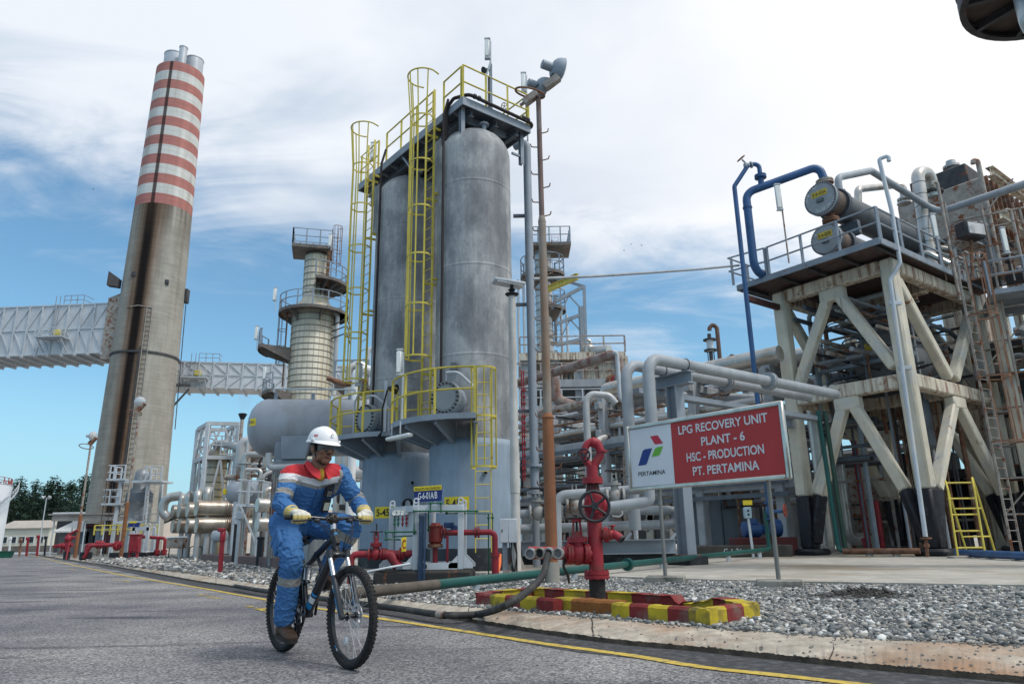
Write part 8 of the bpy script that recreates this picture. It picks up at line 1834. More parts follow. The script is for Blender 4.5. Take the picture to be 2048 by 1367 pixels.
KY = 50; kx = at(272,1080,KY).x; kz = lambda y: at(272,y,KY).z; ks = thing('lifting_frame','pale lifting frame over red fire pipes with blue boards, before the chimney','valve skid',(kx,KY,ZS))
q0,q1 = at(266,1080,KY).x,at(294,1080,KY).x
for x_,y_ in ((q0,KY),(q1,KY),(q0 - .6,KY + 1.3),(q1 - .3,KY + 1.5)): q = MB().bbox((x_,y_,(kz(1053) + ZS) / 2),(.22,.2,kz(1053) - ZS),.02); q.bbox((x_,y_,.35),(.55,.35,.3),.1); q.arc((x_,y_,kz(1053) + .1),(0,1,0),.12,.04,n=12,m=6); q.build('post',M_PALE,ks)
MB().bar((q0 - .1,KY,kz(1056)),(q1 + .1,KY,kz(1056)),.2,.28).build('top_beam',M_PALE,ks); MB().bbox(((q0 + q1) / 2 - .4,KY + .4,.28),(q1 - q0 + 1.6,2.0,.32),.04).build('plinth',M_BLACK,ks)
for px in (262,274): c = at(px,1048,KY - .1); MB().box(c,(.36,.05,.28)).build('blue_board',MATS['board_blue'],ks)
MB().box(at(266,1043,KY - .1),(.5,.05,.12)).build('yellow_board',M_YELP,ks)
rf = thing('fire_pipework','red fire pipes looping down to the gravel beside the red cabinet','piping',at(300,1080,KY)); q = MB()
a,b = at(280,1072,KY + .4),at(331,1075,KY + .4); q.tube([a,b,Vector((b.x,b.y,ZS))],.11,10,bend=.2).tube([b.lerp(a,.28),Vector((b.lerp(a,.28).x,b.y,ZS))],.11,10)
for p in (b,b.lerp(a,.28)): q.flange((p.x,b.y,.5),(0,0,1),.2,.1,6).ball((p.x,b.y,.35),.2,8,6)
q.build('pipe',M_RED,rf)
rc = at(270,1088,KY - 1.5); rcab = thing('hose_cabinet','tall red fire hose cabinet on short legs before the pale lifting frame','cabinet',(rc.x,KY - 1.5,ZS)); zt_ = at(270,1069,KY - 1.5).z; MB().bbox((rc.x,KY - 1.5,(zt_ + .45) / 2),(.62,.45,zt_ - .4),.03).bbox((rc.x,KY - 1.5,zt_ + .03),(.72,.55,.08),.02).build('case',M_RED,rcab); MB().bbox((rc.x,KY - 1.74,(zt_ + .45) / 2),(.5,.03,zt_ - .6),.01).build('door',M_RED,rcab)
for s in (-.22,.22): MB().box((rc.x + s,KY - 1.5,.28),(.07,.3,.34)).build('leg',M_RED,rcab)
fp2 = thing('fire_pipework','red fire main with valves running over black blocks before the shelter','piping',at(205,1095,44)); q = MB(); F = lambda px,py,d=44: at(px,py,d)
q.tube([Vector((F(174,1095).x,44,.2)),F(174,1092),F(176,1089),F(245,1088)],.12,10,bend=.12).tube([Vector((F(180,1095).x,43.5,.2)),F(180,1092,43.5),F(183,1090,43.5),F(225,1089,43.5)],.10,10,bend=.12)
for px in (196,203,232,240): q.flange(F(px,1088),(1,0,0),.22,.08,6)
for px in (196,203): q.ball(F(px,1086),.2,8,6).cyl(F(px,1086),F(px,1080),.09,n=8)
q.ball(F(234,1092),.24,10,8); q.build('pipe',M_RED,fp2)
for px in (174,180): MB().bbox((F(px,1100).x,43.8,.32),(.36,.5,.46),.05).build('block',M_BLACK,fp2)
fh = thing('fire_hydrant','distant red fire hydrant cluster by the rusty floodlight pole','hydrant',(at(137,1090,47).x,47,.1)); q = MB(); F = lambda px,py: at(px,py,47)
q.cyl((F(137,1090).x,47,.1),F(137,1068),.16,n=12).ball(F(137,1076),(.25,.22,.28),10,8).tube([F(118,1090),F(145,1088)],.14,10).tube([F(137,1069),F(156,1058)],[.1,.07],10).tube([F(137,1073),F(152,1074)],.08,8).ball(F(128,1090),.22,10,8)
for px in (117,121,125): q.cyl(F(px,1091),F(px,1091) + Vector((-.1,-.3,0)),.1,n=8)
q.cyl((F(141,1108).x,46.6,.1),F(141,1072),.05,n=8); q.bar(F(122,1105),F(125,1090),.07,.07); q.build('body',M_RED,fh); MB().cyl((F(135,1100).x,47,.1),(F(135,1098).x,47,.55),.2,n=12).build('wrapped_base',M_BLACK,fh)
for px,y1,m_,lab,nm in ((76,1072,M_RED,'slim red marker post at the road edge left of the far hydrant','marker_post'),(55,1076,M_RED,'short red standpipe beyond the slim red marker post','standpipe'),(41,1078,M_RUST,'thin rusty marker post leaning by the far kerb','marker_post'),(91,1074,M_BLACK,'thin black post between the red marker and the far hydrant','marker_post'),(20,1076,M_WHITE,'black and white guard post at the far end of the road','guard_post')):
 Yd = 72; b = at(px,1095,Yd); t_ = at(px + 1.5,y1,Yd); b.z = .08; t = thing(nm,lab,'post',b); MB().bar(b,t_,.16 if m_ is M_RED else .12,.14).build('post',m_,t); MB().bbox(t_ + Vector((-.05,0,0)),(.3,.2,.3),.04).build('head',m_,t)
bk = thing('tub','green tub standing on the road edge at the far left','tub',(at(6,1096,68).x,68,0)); MB().lathe((at(6,1096,68).x,68,.0),(0,0,1),[(0,.8),(.55,.95),(.6,1.0),(.6,.9),(.1,.78)],20).build('tub',mat('green_plastic',(.02,.13,.09),.5),bk)

# ------------------------------------------------------------------ pipe rack and process structure behind the hydrant
RA,RB = Vector((at(1040,850,41).x,41,0)),Vector((at(1560,750,28.6).x,28.6,0)); RD = (RB - RA).normalized(); RN = Vector((-RD.y,RD.x,0)); RN = RN if RN.y > 0 else -RN; RL = (RB - RA).length
rk_ = thing('pipe_rack','long multi-level pipe rack crowded with grey and insulated pipes behind the hydrant','pipe rack',(RA + RB) / 2 + Vector((0,0,ZS)))
def rp3(s,n,z): return RA + RD * s + RN * n + Vector((0,0,z))
rg = random.Random(5)
M_CONCB = mat('blue_grey_concrete',(.36,.38,.40),.85,0,.15,1.5,rust=.08,streak=.10,grime=.4)
for s in (1.2,6.5,12,RL - .5):
 for n in (0,4.6): p = rp3(s,n,0); MB().bbox((p.x,p.y,3.9 + ZS),(.42,.42,7.8),.04,rz=RZ).build('column',M_CONCB,rk_)
 for z in (3.2,4.6,5.9,7.3): MB().bar(rp3(s,-.5,z),rp3(s,5.1,z),.34,.36,ch=.03).build('cross_beam',M_CONCB,rk_)
for z in (3.2,5.9): MB().bar(rp3(-3,-.05,z - .4),rp3(RL + .5,-.05,z - .4),.2,.34,ch=.02).build('edge_beam',M_CONCB,rk_)
npipe = 0
for z,rs in ((7.5,(.24,.18,.26,.15,.2,.12)),(6.1,(.22,.12,.2,.08,.16,.24,.1,.14)),(4.8,(.10,.16,.08,.2,.12,.1,.16,.09)),(3.4,(.12,.09,.18,.07,.14,.1,.12))):
 n = -.1
 for r in rs:
  n += r + .12; m_ = rg.choice([M_PIPE_L,M_CLAD,M_PIPE,M_PIPE,M_RUSTP,M_STEEL] if z > 5 else [M_STEEL_D,M_PIPE,M_DARKST,M_RUSTP,M_STEEL,M_CLAD,M_DARKST]); r *= .85; s0 = -6 if rg.random() < .7 else rg.uniform(-2,5); q = MB(); zz_ = z + .02 + r  # lower levels get darker materials, painting in the shade between them
  if rg.random() < .4 and n > .3: q.tube([rp3(s0,n,zz_),rp3(RL * rg.uniform(.5,.9),n,zz_),rp3(RL * .9,n,zz_ + rg.choice([-1,1]) * 1.2)],r,12,bend=r * 2)
  else: q.tube([rp3(s0,n,zz_),rp3(RL + 3,n,zz_)],r,12)
  if m_ in (M_PIPE_L,M_CLAD):
   for s in np.arange(s0 + .5,RL + 2,.9): q.arc(rp3(s,n,zz_),RD,r + .004,.010,n=14,m=4)
  q.build('pipe',m_,rk_); n += r + .05; npipe += 1
for z in (5.2,2.4,2.9): MB().bar(rp3(-4,-.35,z),rp3(RL,-.35,z),.05,.18).build('cable_tray',M_STEEL_D,rk_)
for k in range(16):
 s,n = rg.uniform(-2,RL),rg.uniform(-.4,2.5); z0,z1 = rg.choice([(.2,3.2),(.2,4.8),(3.3,6.2),(2,7)]); MB().tube([rp3(s,n,z0),rp3(s,n,z1),rp3(s + rg.choice([-1,1]) * .8,n,z1)],rg.choice([.05,.07,.1]),8,bend=.15).build('drop_pipe',rg.choice([M_PIPE,M_RUST,M_PALE,M_RUSTP,M_DARKST]),rk_)
sbp_ = thing('small_bore_piping','many thin dark and rusty pipes threaded through the levels of the pipe rack','piping',rp3(RL / 2,1,ZS))
for k in range(98):
 z = rg.choice([2.2,2.7,3.9,4.3,5.3,5.6,6.7,7.0]) + rg.uniform(-.15,.15); n = rg.uniform(-.5,4.8); s = rg.uniform(-6,RL * .7); L = rg.uniform(3,12); r = rg.choice([.025,.035,.05,.065]); q = MB()
 if k % 3: q.tube([rp3(s,n,z),rp3(s + L,n,z),rp3(s + L,n,z - rg.uniform(.6,2))],r,8,bend=.12)
 else: q.tube([rp3(s,-.6,z),rp3(s,5,z),rp3(s,5,z + 1)],r,8,bend=.12)
 q.build('pipe',rg.choice([M_DARKST,M_RUST,M_STEEL_D,M_RUSTP,M_STEEL,M_PALE,M_CREAMR]),sbp_)
# casings coloured dark to stand for the shade behind the rack
dk2 = thing('equipment_row','row of equipment casings coloured dark for the shade behind the pipe rack','equipment',rp3(RL / 2,9,ZS))
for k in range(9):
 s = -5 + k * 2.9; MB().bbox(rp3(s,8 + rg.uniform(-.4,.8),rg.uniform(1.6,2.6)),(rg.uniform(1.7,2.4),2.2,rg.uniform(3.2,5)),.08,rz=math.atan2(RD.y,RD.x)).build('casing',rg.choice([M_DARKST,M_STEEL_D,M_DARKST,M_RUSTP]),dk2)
for k in range(12):
 s = -5 + k * 2.2; q = MB().tube([rp3(s,6.6,.2),rp3(s,6.6,rg.uniform(3,7)),rp3(s + 1,6.6,7)],rg.choice([.08,.14,.2]),10,bend=.3); q.build('pipe',rg.choice([M_CLAD,M_RUST,M_PIPE,M_DARKST]),dk2)
# concrete process structure
PY = 46; ps = thing('process_structure','rust-stained concrete process structure with rusty pipes rising behind the mast','structure',at(1140,1080,PY)); pz = lambda y,x=1140: at(x,y,PY).z
for px in (1052,1112,1160,1236):
 for dy_ in (0,5): c = at(px,800,PY + dy_); MB().bbox((c.x,PY + dy_,(pz(716) + ZS) / 2),(.6,.6,pz(716) - ZS),.05).build('column',M_CONCB,ps)
for y in (708,762,815,868): a,b = at(1040,y,PY - .3),at(1250,y,PY - .3); MB().prism([(a.x,PY - .5,a.z - .45),(b.x,PY - .5,a.z - .45),(b.x,PY + 6,a.z - .45),(a.x,PY + 6,a.z - .45)],(0,0,.5)).build('floor',M_CREAMR if y == 708 else M_CONCB,ps); railing(ps,[(a.x,PY - .45,a.z + .05),(b.x,PY - .45,a.z + .05)],1.1,M_PALE if y > 770 else M_RUSTP,.045,1.5,posts_as_parts=False)
c = at(1205,735,PY - 1); MB().box((c.x,PY + .5,c.z),(3.6,1.5,1.9)).build('rusted_tray',M_CREAMR,ps)
a,b = at(1020,764,PY - 2.4),at(1222,708,38); a.z -= .2; MB().tube([a,gnd(1222,709,a.z),gnd(1222,709,a.z) + Vector((.35,-.1,-.1)),gnd(1222,709,a.z) + Vector((.4,0,-3))],.26,14,bend=.5).build('rusty_main',mat('flaking_red_pipe',(.27,.22,.20),.8,0,.2,3,col2=(.15,.065,.05),c2=.5,c2s=1.8,rust=.2),ps)
MB().tube([at(1105,742,PY - 3),at(1112,800,PY - 3),at(1148,812,PY - 3)],.36,12,bend=.8).build('rusty_branch',MATS['flaking_red_pipe'],ps)
MB().tube([at(1170,720,PY),at(1172,690,PY),at(1186,702,PY),at(1218,698,PY - 1)],.32,14,bend=.6).build('clad_elbow',M_CLAD,ps)
for k in range(18):
 px = rg.uniform(1040,1240); y0 = rg.uniform(740,950); a = at(px,y0,PY + rg.uniform(-1,3)); MB().tube([a,a + Vector((0,0,rg.uniform(1,3))),a + Vector((rg.uniform(-2,2),0,rg.uniform(1,3)))],rg.choice([.08,.12,.2]),8,bend=.2).build('pipe',rg.choice([M_RUST,M_RUSTP,M_DARKST,M_CLAD,M_RED]),ps)
q = MB()
for px in (1046,1050): q.cyl(at(px,960,30),at(px - 3,740,30),.03,n=6)
for k in range(14): q.box(at(1048,780 + k * 13,30),(.16,.16,.06))
q.build('red_instrument_line',M_RED,ps)
# thin column with platforms
TY2 = 50; tx = at(1089,640,TY2).x; tz = lambda y: at(1089,y,TY2).z; tcl = thing('slim_column','slim pale column with stacked walkways behind the light mast','column',(tx,TY2,ZS)); rr = .62
MB().lathe((tx,TY2,0),(0,0,1),[(ZS,rr),(tz(495),rr),(tz(490),rr * .6),(tz(488),.05)],28).build('shell',M_CLAD,tcl)
q = MB()
for y in range(510,720,14): q.arc((tx,TY2,tz(y)),(0,0,1),rr + .01,.025,n=24,m=4)
q.build('strapping',MATS['dark_strap'],tcl)
for y,a0,a1,rad_ in ((548,-100,60,1.25),(618,-100,60,1.25),(552,150,215,1.7)):
 d_ = ring_deck(tcl,(tx + (.35 if a0 < 0 else 0),TY2,0),.45,rad_,rad(a0),rad(a1),tz(y),.25,M_PLAT,20,'walkway'); railing(d_,arc_pts((tx + (.35 if a0 < 0 else 0),TY2),rad_ - .05,rad(a0),rad(a1),tz(y),18),1.3,M_STEEL,.04,1,posts_as_parts=False); MB().lathe((tx + (.5 if a0 < 0 else -.4),TY2,tz(y) - 1.0),(0,0,1),[(0,.1),(.75,rad_ * .75)],16).build('walkway_skirt',M_PLAT,d_)
MB().box((tx + .4,TY2,tz(500)),(3.3,2.6,.25)).build('top_platform',M_PLAT,tcl); railing(tcl,[(tx - 1.2,TY2 - 1.3,tz(499)),(tx + 2.0,TY2 - 1.3,tz(499)),(tx + 2.0,TY2 + 1.3,tz(499))],1.3,M_STEEL,.04,.8,posts_as_parts=False)
ladder(tcl,(tx + .9,TY2 - .8),(1,0),tz(690),tz(480),.5,M_RUST)
q = MB()
for dx_ in (-1.9,-1.5,1.2,1.6): q.cyl((tx + dx_,TY2 - .4,ZS),(tx + dx_,TY2 - .4,tz(600 + 20 * dx_)),.10,n=8)
q.build('riser',M_PALE,tcl)
# open steel frame
OY = 47; of = thing('open_steel_frame','open grey steel frame with diagonal rods standing behind the process structure','steel frame',at(1140,700,OY)); of.location.z = 0; LOCS[of.name] = Vector(of.location); oz = lambda x,y,d=0: at(x,y,OY + d)
q = MB()
for (x0,y0,d0),(x1,y1,d1) in (((1172,700,0),(1168,570,0)),((1112,690,3),(1110,590,3)),((1168,572,0),(1100,552,3)),((1168,572,0),(1112,602,0)),((1172,625,0),(1112,647,0)),((1172,675,0),(1112,690,0))): q.bar(oz(x0,y0,d0),oz(x1,y1,d1),.2,.22)
for (x0,y0),(x1,y1) in (((1112,645),(1138,590)),((1138,590),(1170,625)),((1114,690),(1140,638)),((1140,638),(1172,672))): q.bar(oz(x0,y0),oz(x1,y1),.09,.09)
q.build('frame',M_STEEL,of)
for dx_ in (-9,-5): MB().cyl(oz(1172 + dx_,705),oz(1169 + dx_,612),.12,n=8).build('pipe',M_STEEL,of)
q = MB(); pz_ = oz(1172,700).z
for px in (1112,1172): c = oz(px,700); q.bar((c.x,c.y,ZS),(c.x,c.y,c.z),.2,.2)
q.build('lower_leg',M_STEEL,of)
yb = thing('crane_beam','yellow crane beam sticking out from the open steel frame','beam',oz(1125,565)); MB().ibeam(oz(1095,578),oz(1155,552,-4),.25,.4,.04).build('beam',M_YEL,yb)
# conduit crossing to the frame
cA,cB = at(1067,557,19.4),at(1478,530,25.0); cd = thing('overhead_conduit','thin grey conduit stretched through the air from the vessels to the cream frame','conduit',(cA + cB) / 2); mid = (cA + cB) / 2 + Vector((0,0,-.05)); MB().tube([cA,cA.lerp(mid,.5) + Vector((0,0,-.02)),mid,mid.lerp(cB,.5) + Vector((0,0,-.02)),cB],.042,8).build('conduit',M_PIPE,cd)
# T support with the two goalpost pipes
ts = gnd(1376,1128,ZS); tt = thing('t_support','grey steel T-shaped support on a black foot carrying the two looping pipes','support',ts); zt_ = at(1352,772,ts.y).z
MB().ibeam(ts + Vector((0,0,.2)),Vector((ts.x,ts.y,zt_)),.34,.34,.03,FE).build('column',M_STEEL,tt); MB().bbox(ts + Vector((0,0,.10)),(.75,.75,.22),.03,rz=RZ).build('foot',M_BLACK,tt); MB().bbox(ts + Vector((0,0,.23)),(.5,.5,.04),.01,rz=RZ).build('base_plate',M_RUST,tt)
MB().ibeam(Vector((ts.x,ts.y,zt_ + .16)) + FE * .62,Vector((ts.x,ts.y,zt_ + .16)) - FE * .62,.30,.34,.03).build('cap_beam',M_STEEL,tt)
zp = zt_ + .36;
for off,pxl,r,lab in ((-.42,1276,.155,'nearer of the two grey looping pipes on the T-shaped support'),(.36,1316,.15,'farther of the two grey looping pipes on the T-shaped support')):
 c = Vector((ts.x,ts.y,zp)) + FE * off; t0 = c - FG * 1.45; v = thing('looping_pipe',lab,'pipe',t0,'grey looping pipes on the T-shaped support')
 MB().tube([Vector((t0.x,t0.y,2.05 if off < 0 else 1.0)),Vector((t0.x,t0.y,zp + r)),Vector((t0.x,t0.y,zp + r)) + FG * (8.9 if off < 0 else 8.6)],r,18,bend=.42).build('pipe',M_PIPE,v)
 q = MB(); e = Vector((t0.x,t0.y,zp + r)) + FG * (5.2 if off < 0 else 4.2); q.flange(e,FG,r * 1.75,.06,12).flange(e + FG * .09,FG,r * 1.75,.06,12).build('flange',M_PIPE,v)
 MB().cyl(Vector((t0.x,t0.y,2.3)),Vector((t0.x,t0.y,2.32)),r + .01,n=18).build('band',M_BOLT,v)
 MB().arc(Vector((ts.x,ts.y,zp + r)) + FE * off,FG,r + .012,.012,n=20,m=5).build('u_bolt',M_BOLT,v)
ct = thing('cable_tray','grey perforated cable tray running below the looping pipes to the frame','cable tray',Vector((ts.x,ts.y,zp - .5))); a = Vector((ts.x,ts.y,zt_ - .12)) + FE * .6 - FG * .9; MB().bar(a,a + FG * 8.6,.32,.14).build('tray',M_STEEL,ct); fbx = thing('strut_beam','short blue-grey beam bolted to the left column of the frame under the pipes','beam',fr_(FL,-1,5)); b = fr_(FL + .02,-.3,zp - .35); MB().ibeam(b - FG * 1.6,b + FG * .1,.26,.34).build('beam',M_STEEL,fbx)
# white risers and drains
for pts,Yd,r,m_,lab in (([(1176,905),(1172,800),(1182,787),(1218,790),(1232,806)],20,.10,M_PIPE_L,'white insulated riser pipe arching over just behind the hydrant'),([(1226,703),(1234,706),(1240,795),(1262,820),(1262,900)],23,.07,M_PALE,'pale drain pipe with a kink left of the signboard')):
 P = [at(x,y,Yd) for x,y in pts]; t = thing('riser_pipe',lab,'pipe',P[0]); MB().tube([Vector((P[0].x,P[0].y,ZS))] + P if 'riser' in lab else P + [Vector((P[-1].x,P[-1].y,ZS))],r,12,bend=.25).build('pipe',m_,t)
P = [at(1453,880,33),at(1436,655,33)]; t = thing('hooked_vent','tall rusty vent pipe with a hooked top behind the signboard','pipe',P[0]); x_ = (P[0].x + P[1].x) / 2; MB().tube([(x_,33,ZS),(x_,33,P[1].z),(x_ - .18,33,P[1].z + .2),(x_ - .36,33,P[1].z),(x_ - .36,33,P[1].z - .12)],.10,10,bend=.16).build('pipe',mat('brown_vent',(.16,.10,.08),.8,0,.3,2,rust=.3),t)
fY = 160; fx = at(1424,730,fY); fst = thing('flare_stack','small far flare stack with two rings above the pipe rack','flare stack',(fx.x,fY,0)); zf = lambda y: at(1424,y,fY).z
MB().cyl((fx.x,fY,0),(fx.x,fY,zf(667)),.45,n=12).build('pipe',M_DARKST,fst); MB().cyl((fx.x,fY,zf(702)),(fx.x,fY,zf(680)),.8,n=16).build('seal_drum',M_PALE,fst)
for y in (680,701): MB().cyl((fx.x,fY,zf(y)),(fx.x,fY,zf(y) + .3),1.5,n=20).build('ring_platform',M_DARKST,fst)
q = MB()
for s in (-1,1): q.bar((fx.x + s * 1.0,fY,0),(fx.x + s * .7,fY,zf(702)),.18,.18)
for k in range(12): q.bar((fx.x - .9,fY,3 + k * 2.6),(fx.x + .9,fY,5.6 + k * 2.6),.1,.1)
q.build('lattice_frame',M_DARKST,fst)
rb_ = thing('rusty_bracket','rusty brown bracket frame above the pipes left of the cream frame','bracket',at(1465,720,34)); MB().bar(at(1462,770,34),at(1460,713,34),.3,.3).bar(at(1459,715,34),at(1530,735,34),.3,.35).build('frame',M_RUST,rb_)
ip = thing('insulated_main','very fat pale insulated main with a rounded end left of the cream frame','pipe',at(1490,735,33)); a = at(1488,738,33); MB().tube([a + Vector((.3,.3,-.9)),a,gnd(1640,705,a.z)],.42,18,bend=.6).build('pipe',M_PIPE_L,ip)
ip2 = thing('insulated_main','fat clad main with a rounded end just left of the looping pipes','pipe',at(1210,778,31)); a = at(1212,778,31); q = MB().tube([a + Vector((.4,1.6,0)),a,gnd(1346,752,a.z),gnd(1560,706,a.z)],.30,16,bend=.5); q.build('pipe',M_CLAD,ip2)
# ground level pipes and valves left of the T support
lp = thing('valve_manifold','grey pipes and gate valves at knee height just behind the hydrant','piping',at(1150,1030,18.5)); q = MB()
V = lambda px,py,d=18.5: at(px,py,d)
q.tube([V(1040,1057,19.5),V(1352,1047,19.5),V(1352,1020,19.5),V(1220,1018,19.3)],.125,14,bend=.25); q.tube([V(1040,1027),V(1165,1022)],.105,14); q.build('header_pipe',M_PIPE,lp)
MB().tube([Vector((V(1113,1040,17.5).x,17.5,.2)),V(1113,989,17.5),V(1186,984,17.5),V(1300,976,17.2)],.11,14,bend=.25).build('pipe',M_PIPE,lp); MB().tube([V(1218,1013,16.8),V(1285,1004,16.8),V(1300,1000,16.8),V(1298,975,16.8),V(1296,930,17)],.125,14,bend=.3).build('pipe',M_PIPE,lp)
for px,py,d in ((1076,1024,18.4),(1139,1024,18.4),(1150,1012,18.2),(1230,992,17)):
 c = V(px,py,d); g = MB().ball(c,(.16,.15,.2),12,8)
 for s in (-1,1): g.flange(c + Vector((s * .19,0,0)),(1,0,0),.2,.05,8)
 g.cyl(c,c + Vector((0,0,.36)),.09,n=10).flange(c + Vector((0,0,.28)),(0,0,1),.16,.04,8)
 for s in (-1,1): g.bar(c + Vector((s * .06,0,.3)),c + Vector((s * .045,0,.55)),.03,.05)
 vb_ = g.build('valve_body',mat('valve_grey_worn',(.30,.30,.29),.6,.1,.2,3,rust=.3),lp); MB().wheel(c + Vector((0,0,.6)),(0,0,1),.20,.016,5).build('hand_wheel',M_DARKST,vb_)
MB().tube([V(1225,1030,17),V(1240,1032,17),V(1247,1024,17),V(1232,1010,17)],.02,8,bend=.15).build('tubing',M_WHITE,lp)
sb_ = thing('skid_beam','long grey steel skid beam on a black base behind the green ground pipe','beam',at(1200,1108,21)); a,b = at(1000,1112,21),at(1352,1101,21); a.z = b.z = .58; MB().ibeam(a,b,.3,.40,.035).build('beam',M_STEEL,sb_); MB().bar(Vector((a.x,21.3,.25)),Vector((b.x,21.3,.25)),.5,.26).build('base',M_BLACK,sb_)
q = MB()
for px in (1085,1240,1330): q.bar(at(px,1095,21.4),at(px + 22,1065,21.6),.06,.06)
q.build('strut_frame',M_STEEL,sb_)
# pumps and cabinets under the signboard
for px,w,lab in ((1418,1.0,'grey cabinet with a gauge, first behind the right half of the signboard'),(1468,1.2,'wider plain grey cabinet behind the right signboard post'),(1392,.7,'narrow grey cabinet nearest to the T-shaped support')):
 c = at(px,1040,33); t = thing('grey_cabinet',lab,'cabinet',(c.x,33,ZS),'grey cabinets behind the signboard'); zt_ = at(px,1000,33).z; MB().bbox((c.x,33,(zt_ + ZS) / 2 + .1),(w,.8,zt_ - ZS - .2),.03).build('case',mat('cabinet_grey',(.20,.235,.27),.55,0,.1,1.5),t); MB().bbox((c.x,32.58,(zt_ + ZS) / 2 + .1),(w * .86,.04,zt_ - ZS - .4),.01).build('door',MATS['cabinet_grey'],t)
pn = thing('pump','blue pump on a dark red base beside the green and blue standpipe','pump',at(1508,1070,26.5)); c = at(1506,1058,26.5); q = MB().lathe(c - Vector((.38,0,0)),(1,.1,0),[(0,.18),(.03,.27),(.6,.27),(.66,.2),(.9,.12)],24); q.bbox(c + Vector((0,-.05,.27)),(.3,.25,.2),.03).lathe(c + Vector((.75,.1,.05)),(1,.1,0),[(0,.3),(.25,.3),(.3,.2)],20); q.build('motor',mat('pump_blue',(.02,.07,.20),.45,0,.15,3),pn); MB().bbox((c.x + .3,26.5,(c.z - .28 + ZS) / 2),(2.2,.8,c.z - .26 - ZS),.03).build('base',mat('pump_base_red',(.10,.02,.02),.7),pn)
cst = thing('control_station','small pale blue push-button box with a yellow plate on a thin stand','control box',at(1495,1090,24.0)); c = at(1495,1024,24.0); MB().bbox(c,(.24,.16,.36),.02).build('box',mat('pale_blue_box',(.32,.45,.52),.5),cst); MB().bar(c,(c.x + .05,24.0,ZS),.07,.06).build('stand',M_PALE,cst)
for dz_ in (-.06,.06): MB().cyl(c + Vector((0,-.08,dz_)),c + Vector((0,-.10,dz_)),.035,n=10).build('button',M_BLACK,cst)
p = at(1495,1004,24.0); pl = MB().box(p,(.30,.03,.15)).build('yellow_plate',M_YELP,cst)
pl2 = thing('pump_plinth','low dark plinth with a pale stencilled number under the pump row','plinth',at(1470,1093,25)); a,b = at(1395,1096,25),at(1585,1086,25); MB().bbox(((a.x + b.x) / 2,26.4,.33),(b.x - a.x,2.8,.38),.03).build('block',mat('sooty_plinth',(.075,.07,.06),.85,0,.3,3),pl2); lettering('G-6-26',((a.x + at(1470,1093,25).x) / 2 + .55,24.99,.34),(1,0,0),(0,0,1),.17,M_WHITE,pl2,.62)
sfr = thing('cream_bracing','cream and rusty steel bracing frame behind the signboard posts','steel frame',at(1460,1080,34))
for (x0,y0),(x1,y1),m_ in (((1432,1090),(1428,900),M_RUSTP),((1380,1090),(1376,900),M_CREAM),((1440,960),(1482,1012),M_PALE),((1484,1090),(1480,900),M_RUST),((1505,1000),(1522,950),M_RUST),((1300,1090),(1296,900),M_CREAM),((1255,1090),(1252,900),M_RUSTP),((1330,1060),(1352,985),M_CREAM),((1352,1060),(1330,985),M_CREAM),((1290,1060),(1315,990),M_CREAM),((1560,1090),(1552,900),M_RUST)): MB().bar(at(x0,y0,35),at(x1,y1,35),.28,.28).build('member',m_,sfr)
# clutter behind the vessels
rg = random.Random(9); vb2 = thing('pipe_cluster','white and grey pipes with a thin walkway seen between the drum and the vessels','piping',at(705,800,31))
for px,y0,y1,Yd,r,m_ in ((694,830,735,31,.16,M_CLAD),(708,830,745,30,.18,M_WHITE),(672,1000,900,32,.14,M_PIPE_L),(728,900,700,33,.12,M_PALE),(686,990,880,34,.2,M_CLAD)): a,b = at(px,y0,Yd),at(px,y1,Yd); MB().tube([(a.x,Yd,ZS),(a.x,Yd,b.z),(a.x + .5,Yd + .2,b.z + .3),(a.x + .9,Yd + .3,b.z - .3)],r,12,bend=.3).build('pipe',m_,vb2)
for k in range(16): a = at(rg.uniform(655,730),rg.uniform(790,1040),rg.uniform(30,36)); MB().tube([a,a + Vector((rg.uniform(1,3),0,0)),a + Vector((rg.uniform(1,3),0,rg.uniform(-1,1)))],rg.choice([.07,.12,.2,.28]),10,bend=.2).build('pipe',rg.choice([M_CLAD,M_PIPE_L,M_RUSTP,M_DARKST,M_PIPE]),vb2)
a,b = at(668,775,32),at(735,770,32); MB().prism([(a.x,32,a.z),(b.x,32,a.z),(b.x,34,a.z),(a.x,34,a.z)],(0,0,.2)).build('walkway',M_PLAT,vb2); railing(vb2,[(a.x,32,a.z + .2),(b.x,32,a.z + .2)],1.1,M_STEEL,.04,.7,posts_as_parts=False)
MB().tube([at(655,755,30),at(690,768,30),at(735,760,30)],.12,10,bend=.3).build('rust_pipe',M_RUST,vb2)
# birds
for k,(px,py) in enumerate(((187,378),(1248,500),(1262,488),(1283,490))):
 p = at(px,py,110); t = thing('bird','tiny dark bird ' + ('alone beside the chimney top' if k == 0 else 'flying in the small group above the conduit'),'bird',p,None if k == 0 else 'birds above the conduit'); MB().ball(p,(.16,.05,.05),8,6).add([p + Vector((-.04,0,0)),p + Vector((.06,0,0)),p + Vector((.0,-.25,.10))],[(0,1,2)]).add([p + Vector((-.04,0,0)),p + Vector((.06,0,0)),p + Vector((.0,.25,.10))],[(0,1,2)]).build('body',M_BLACK,t)

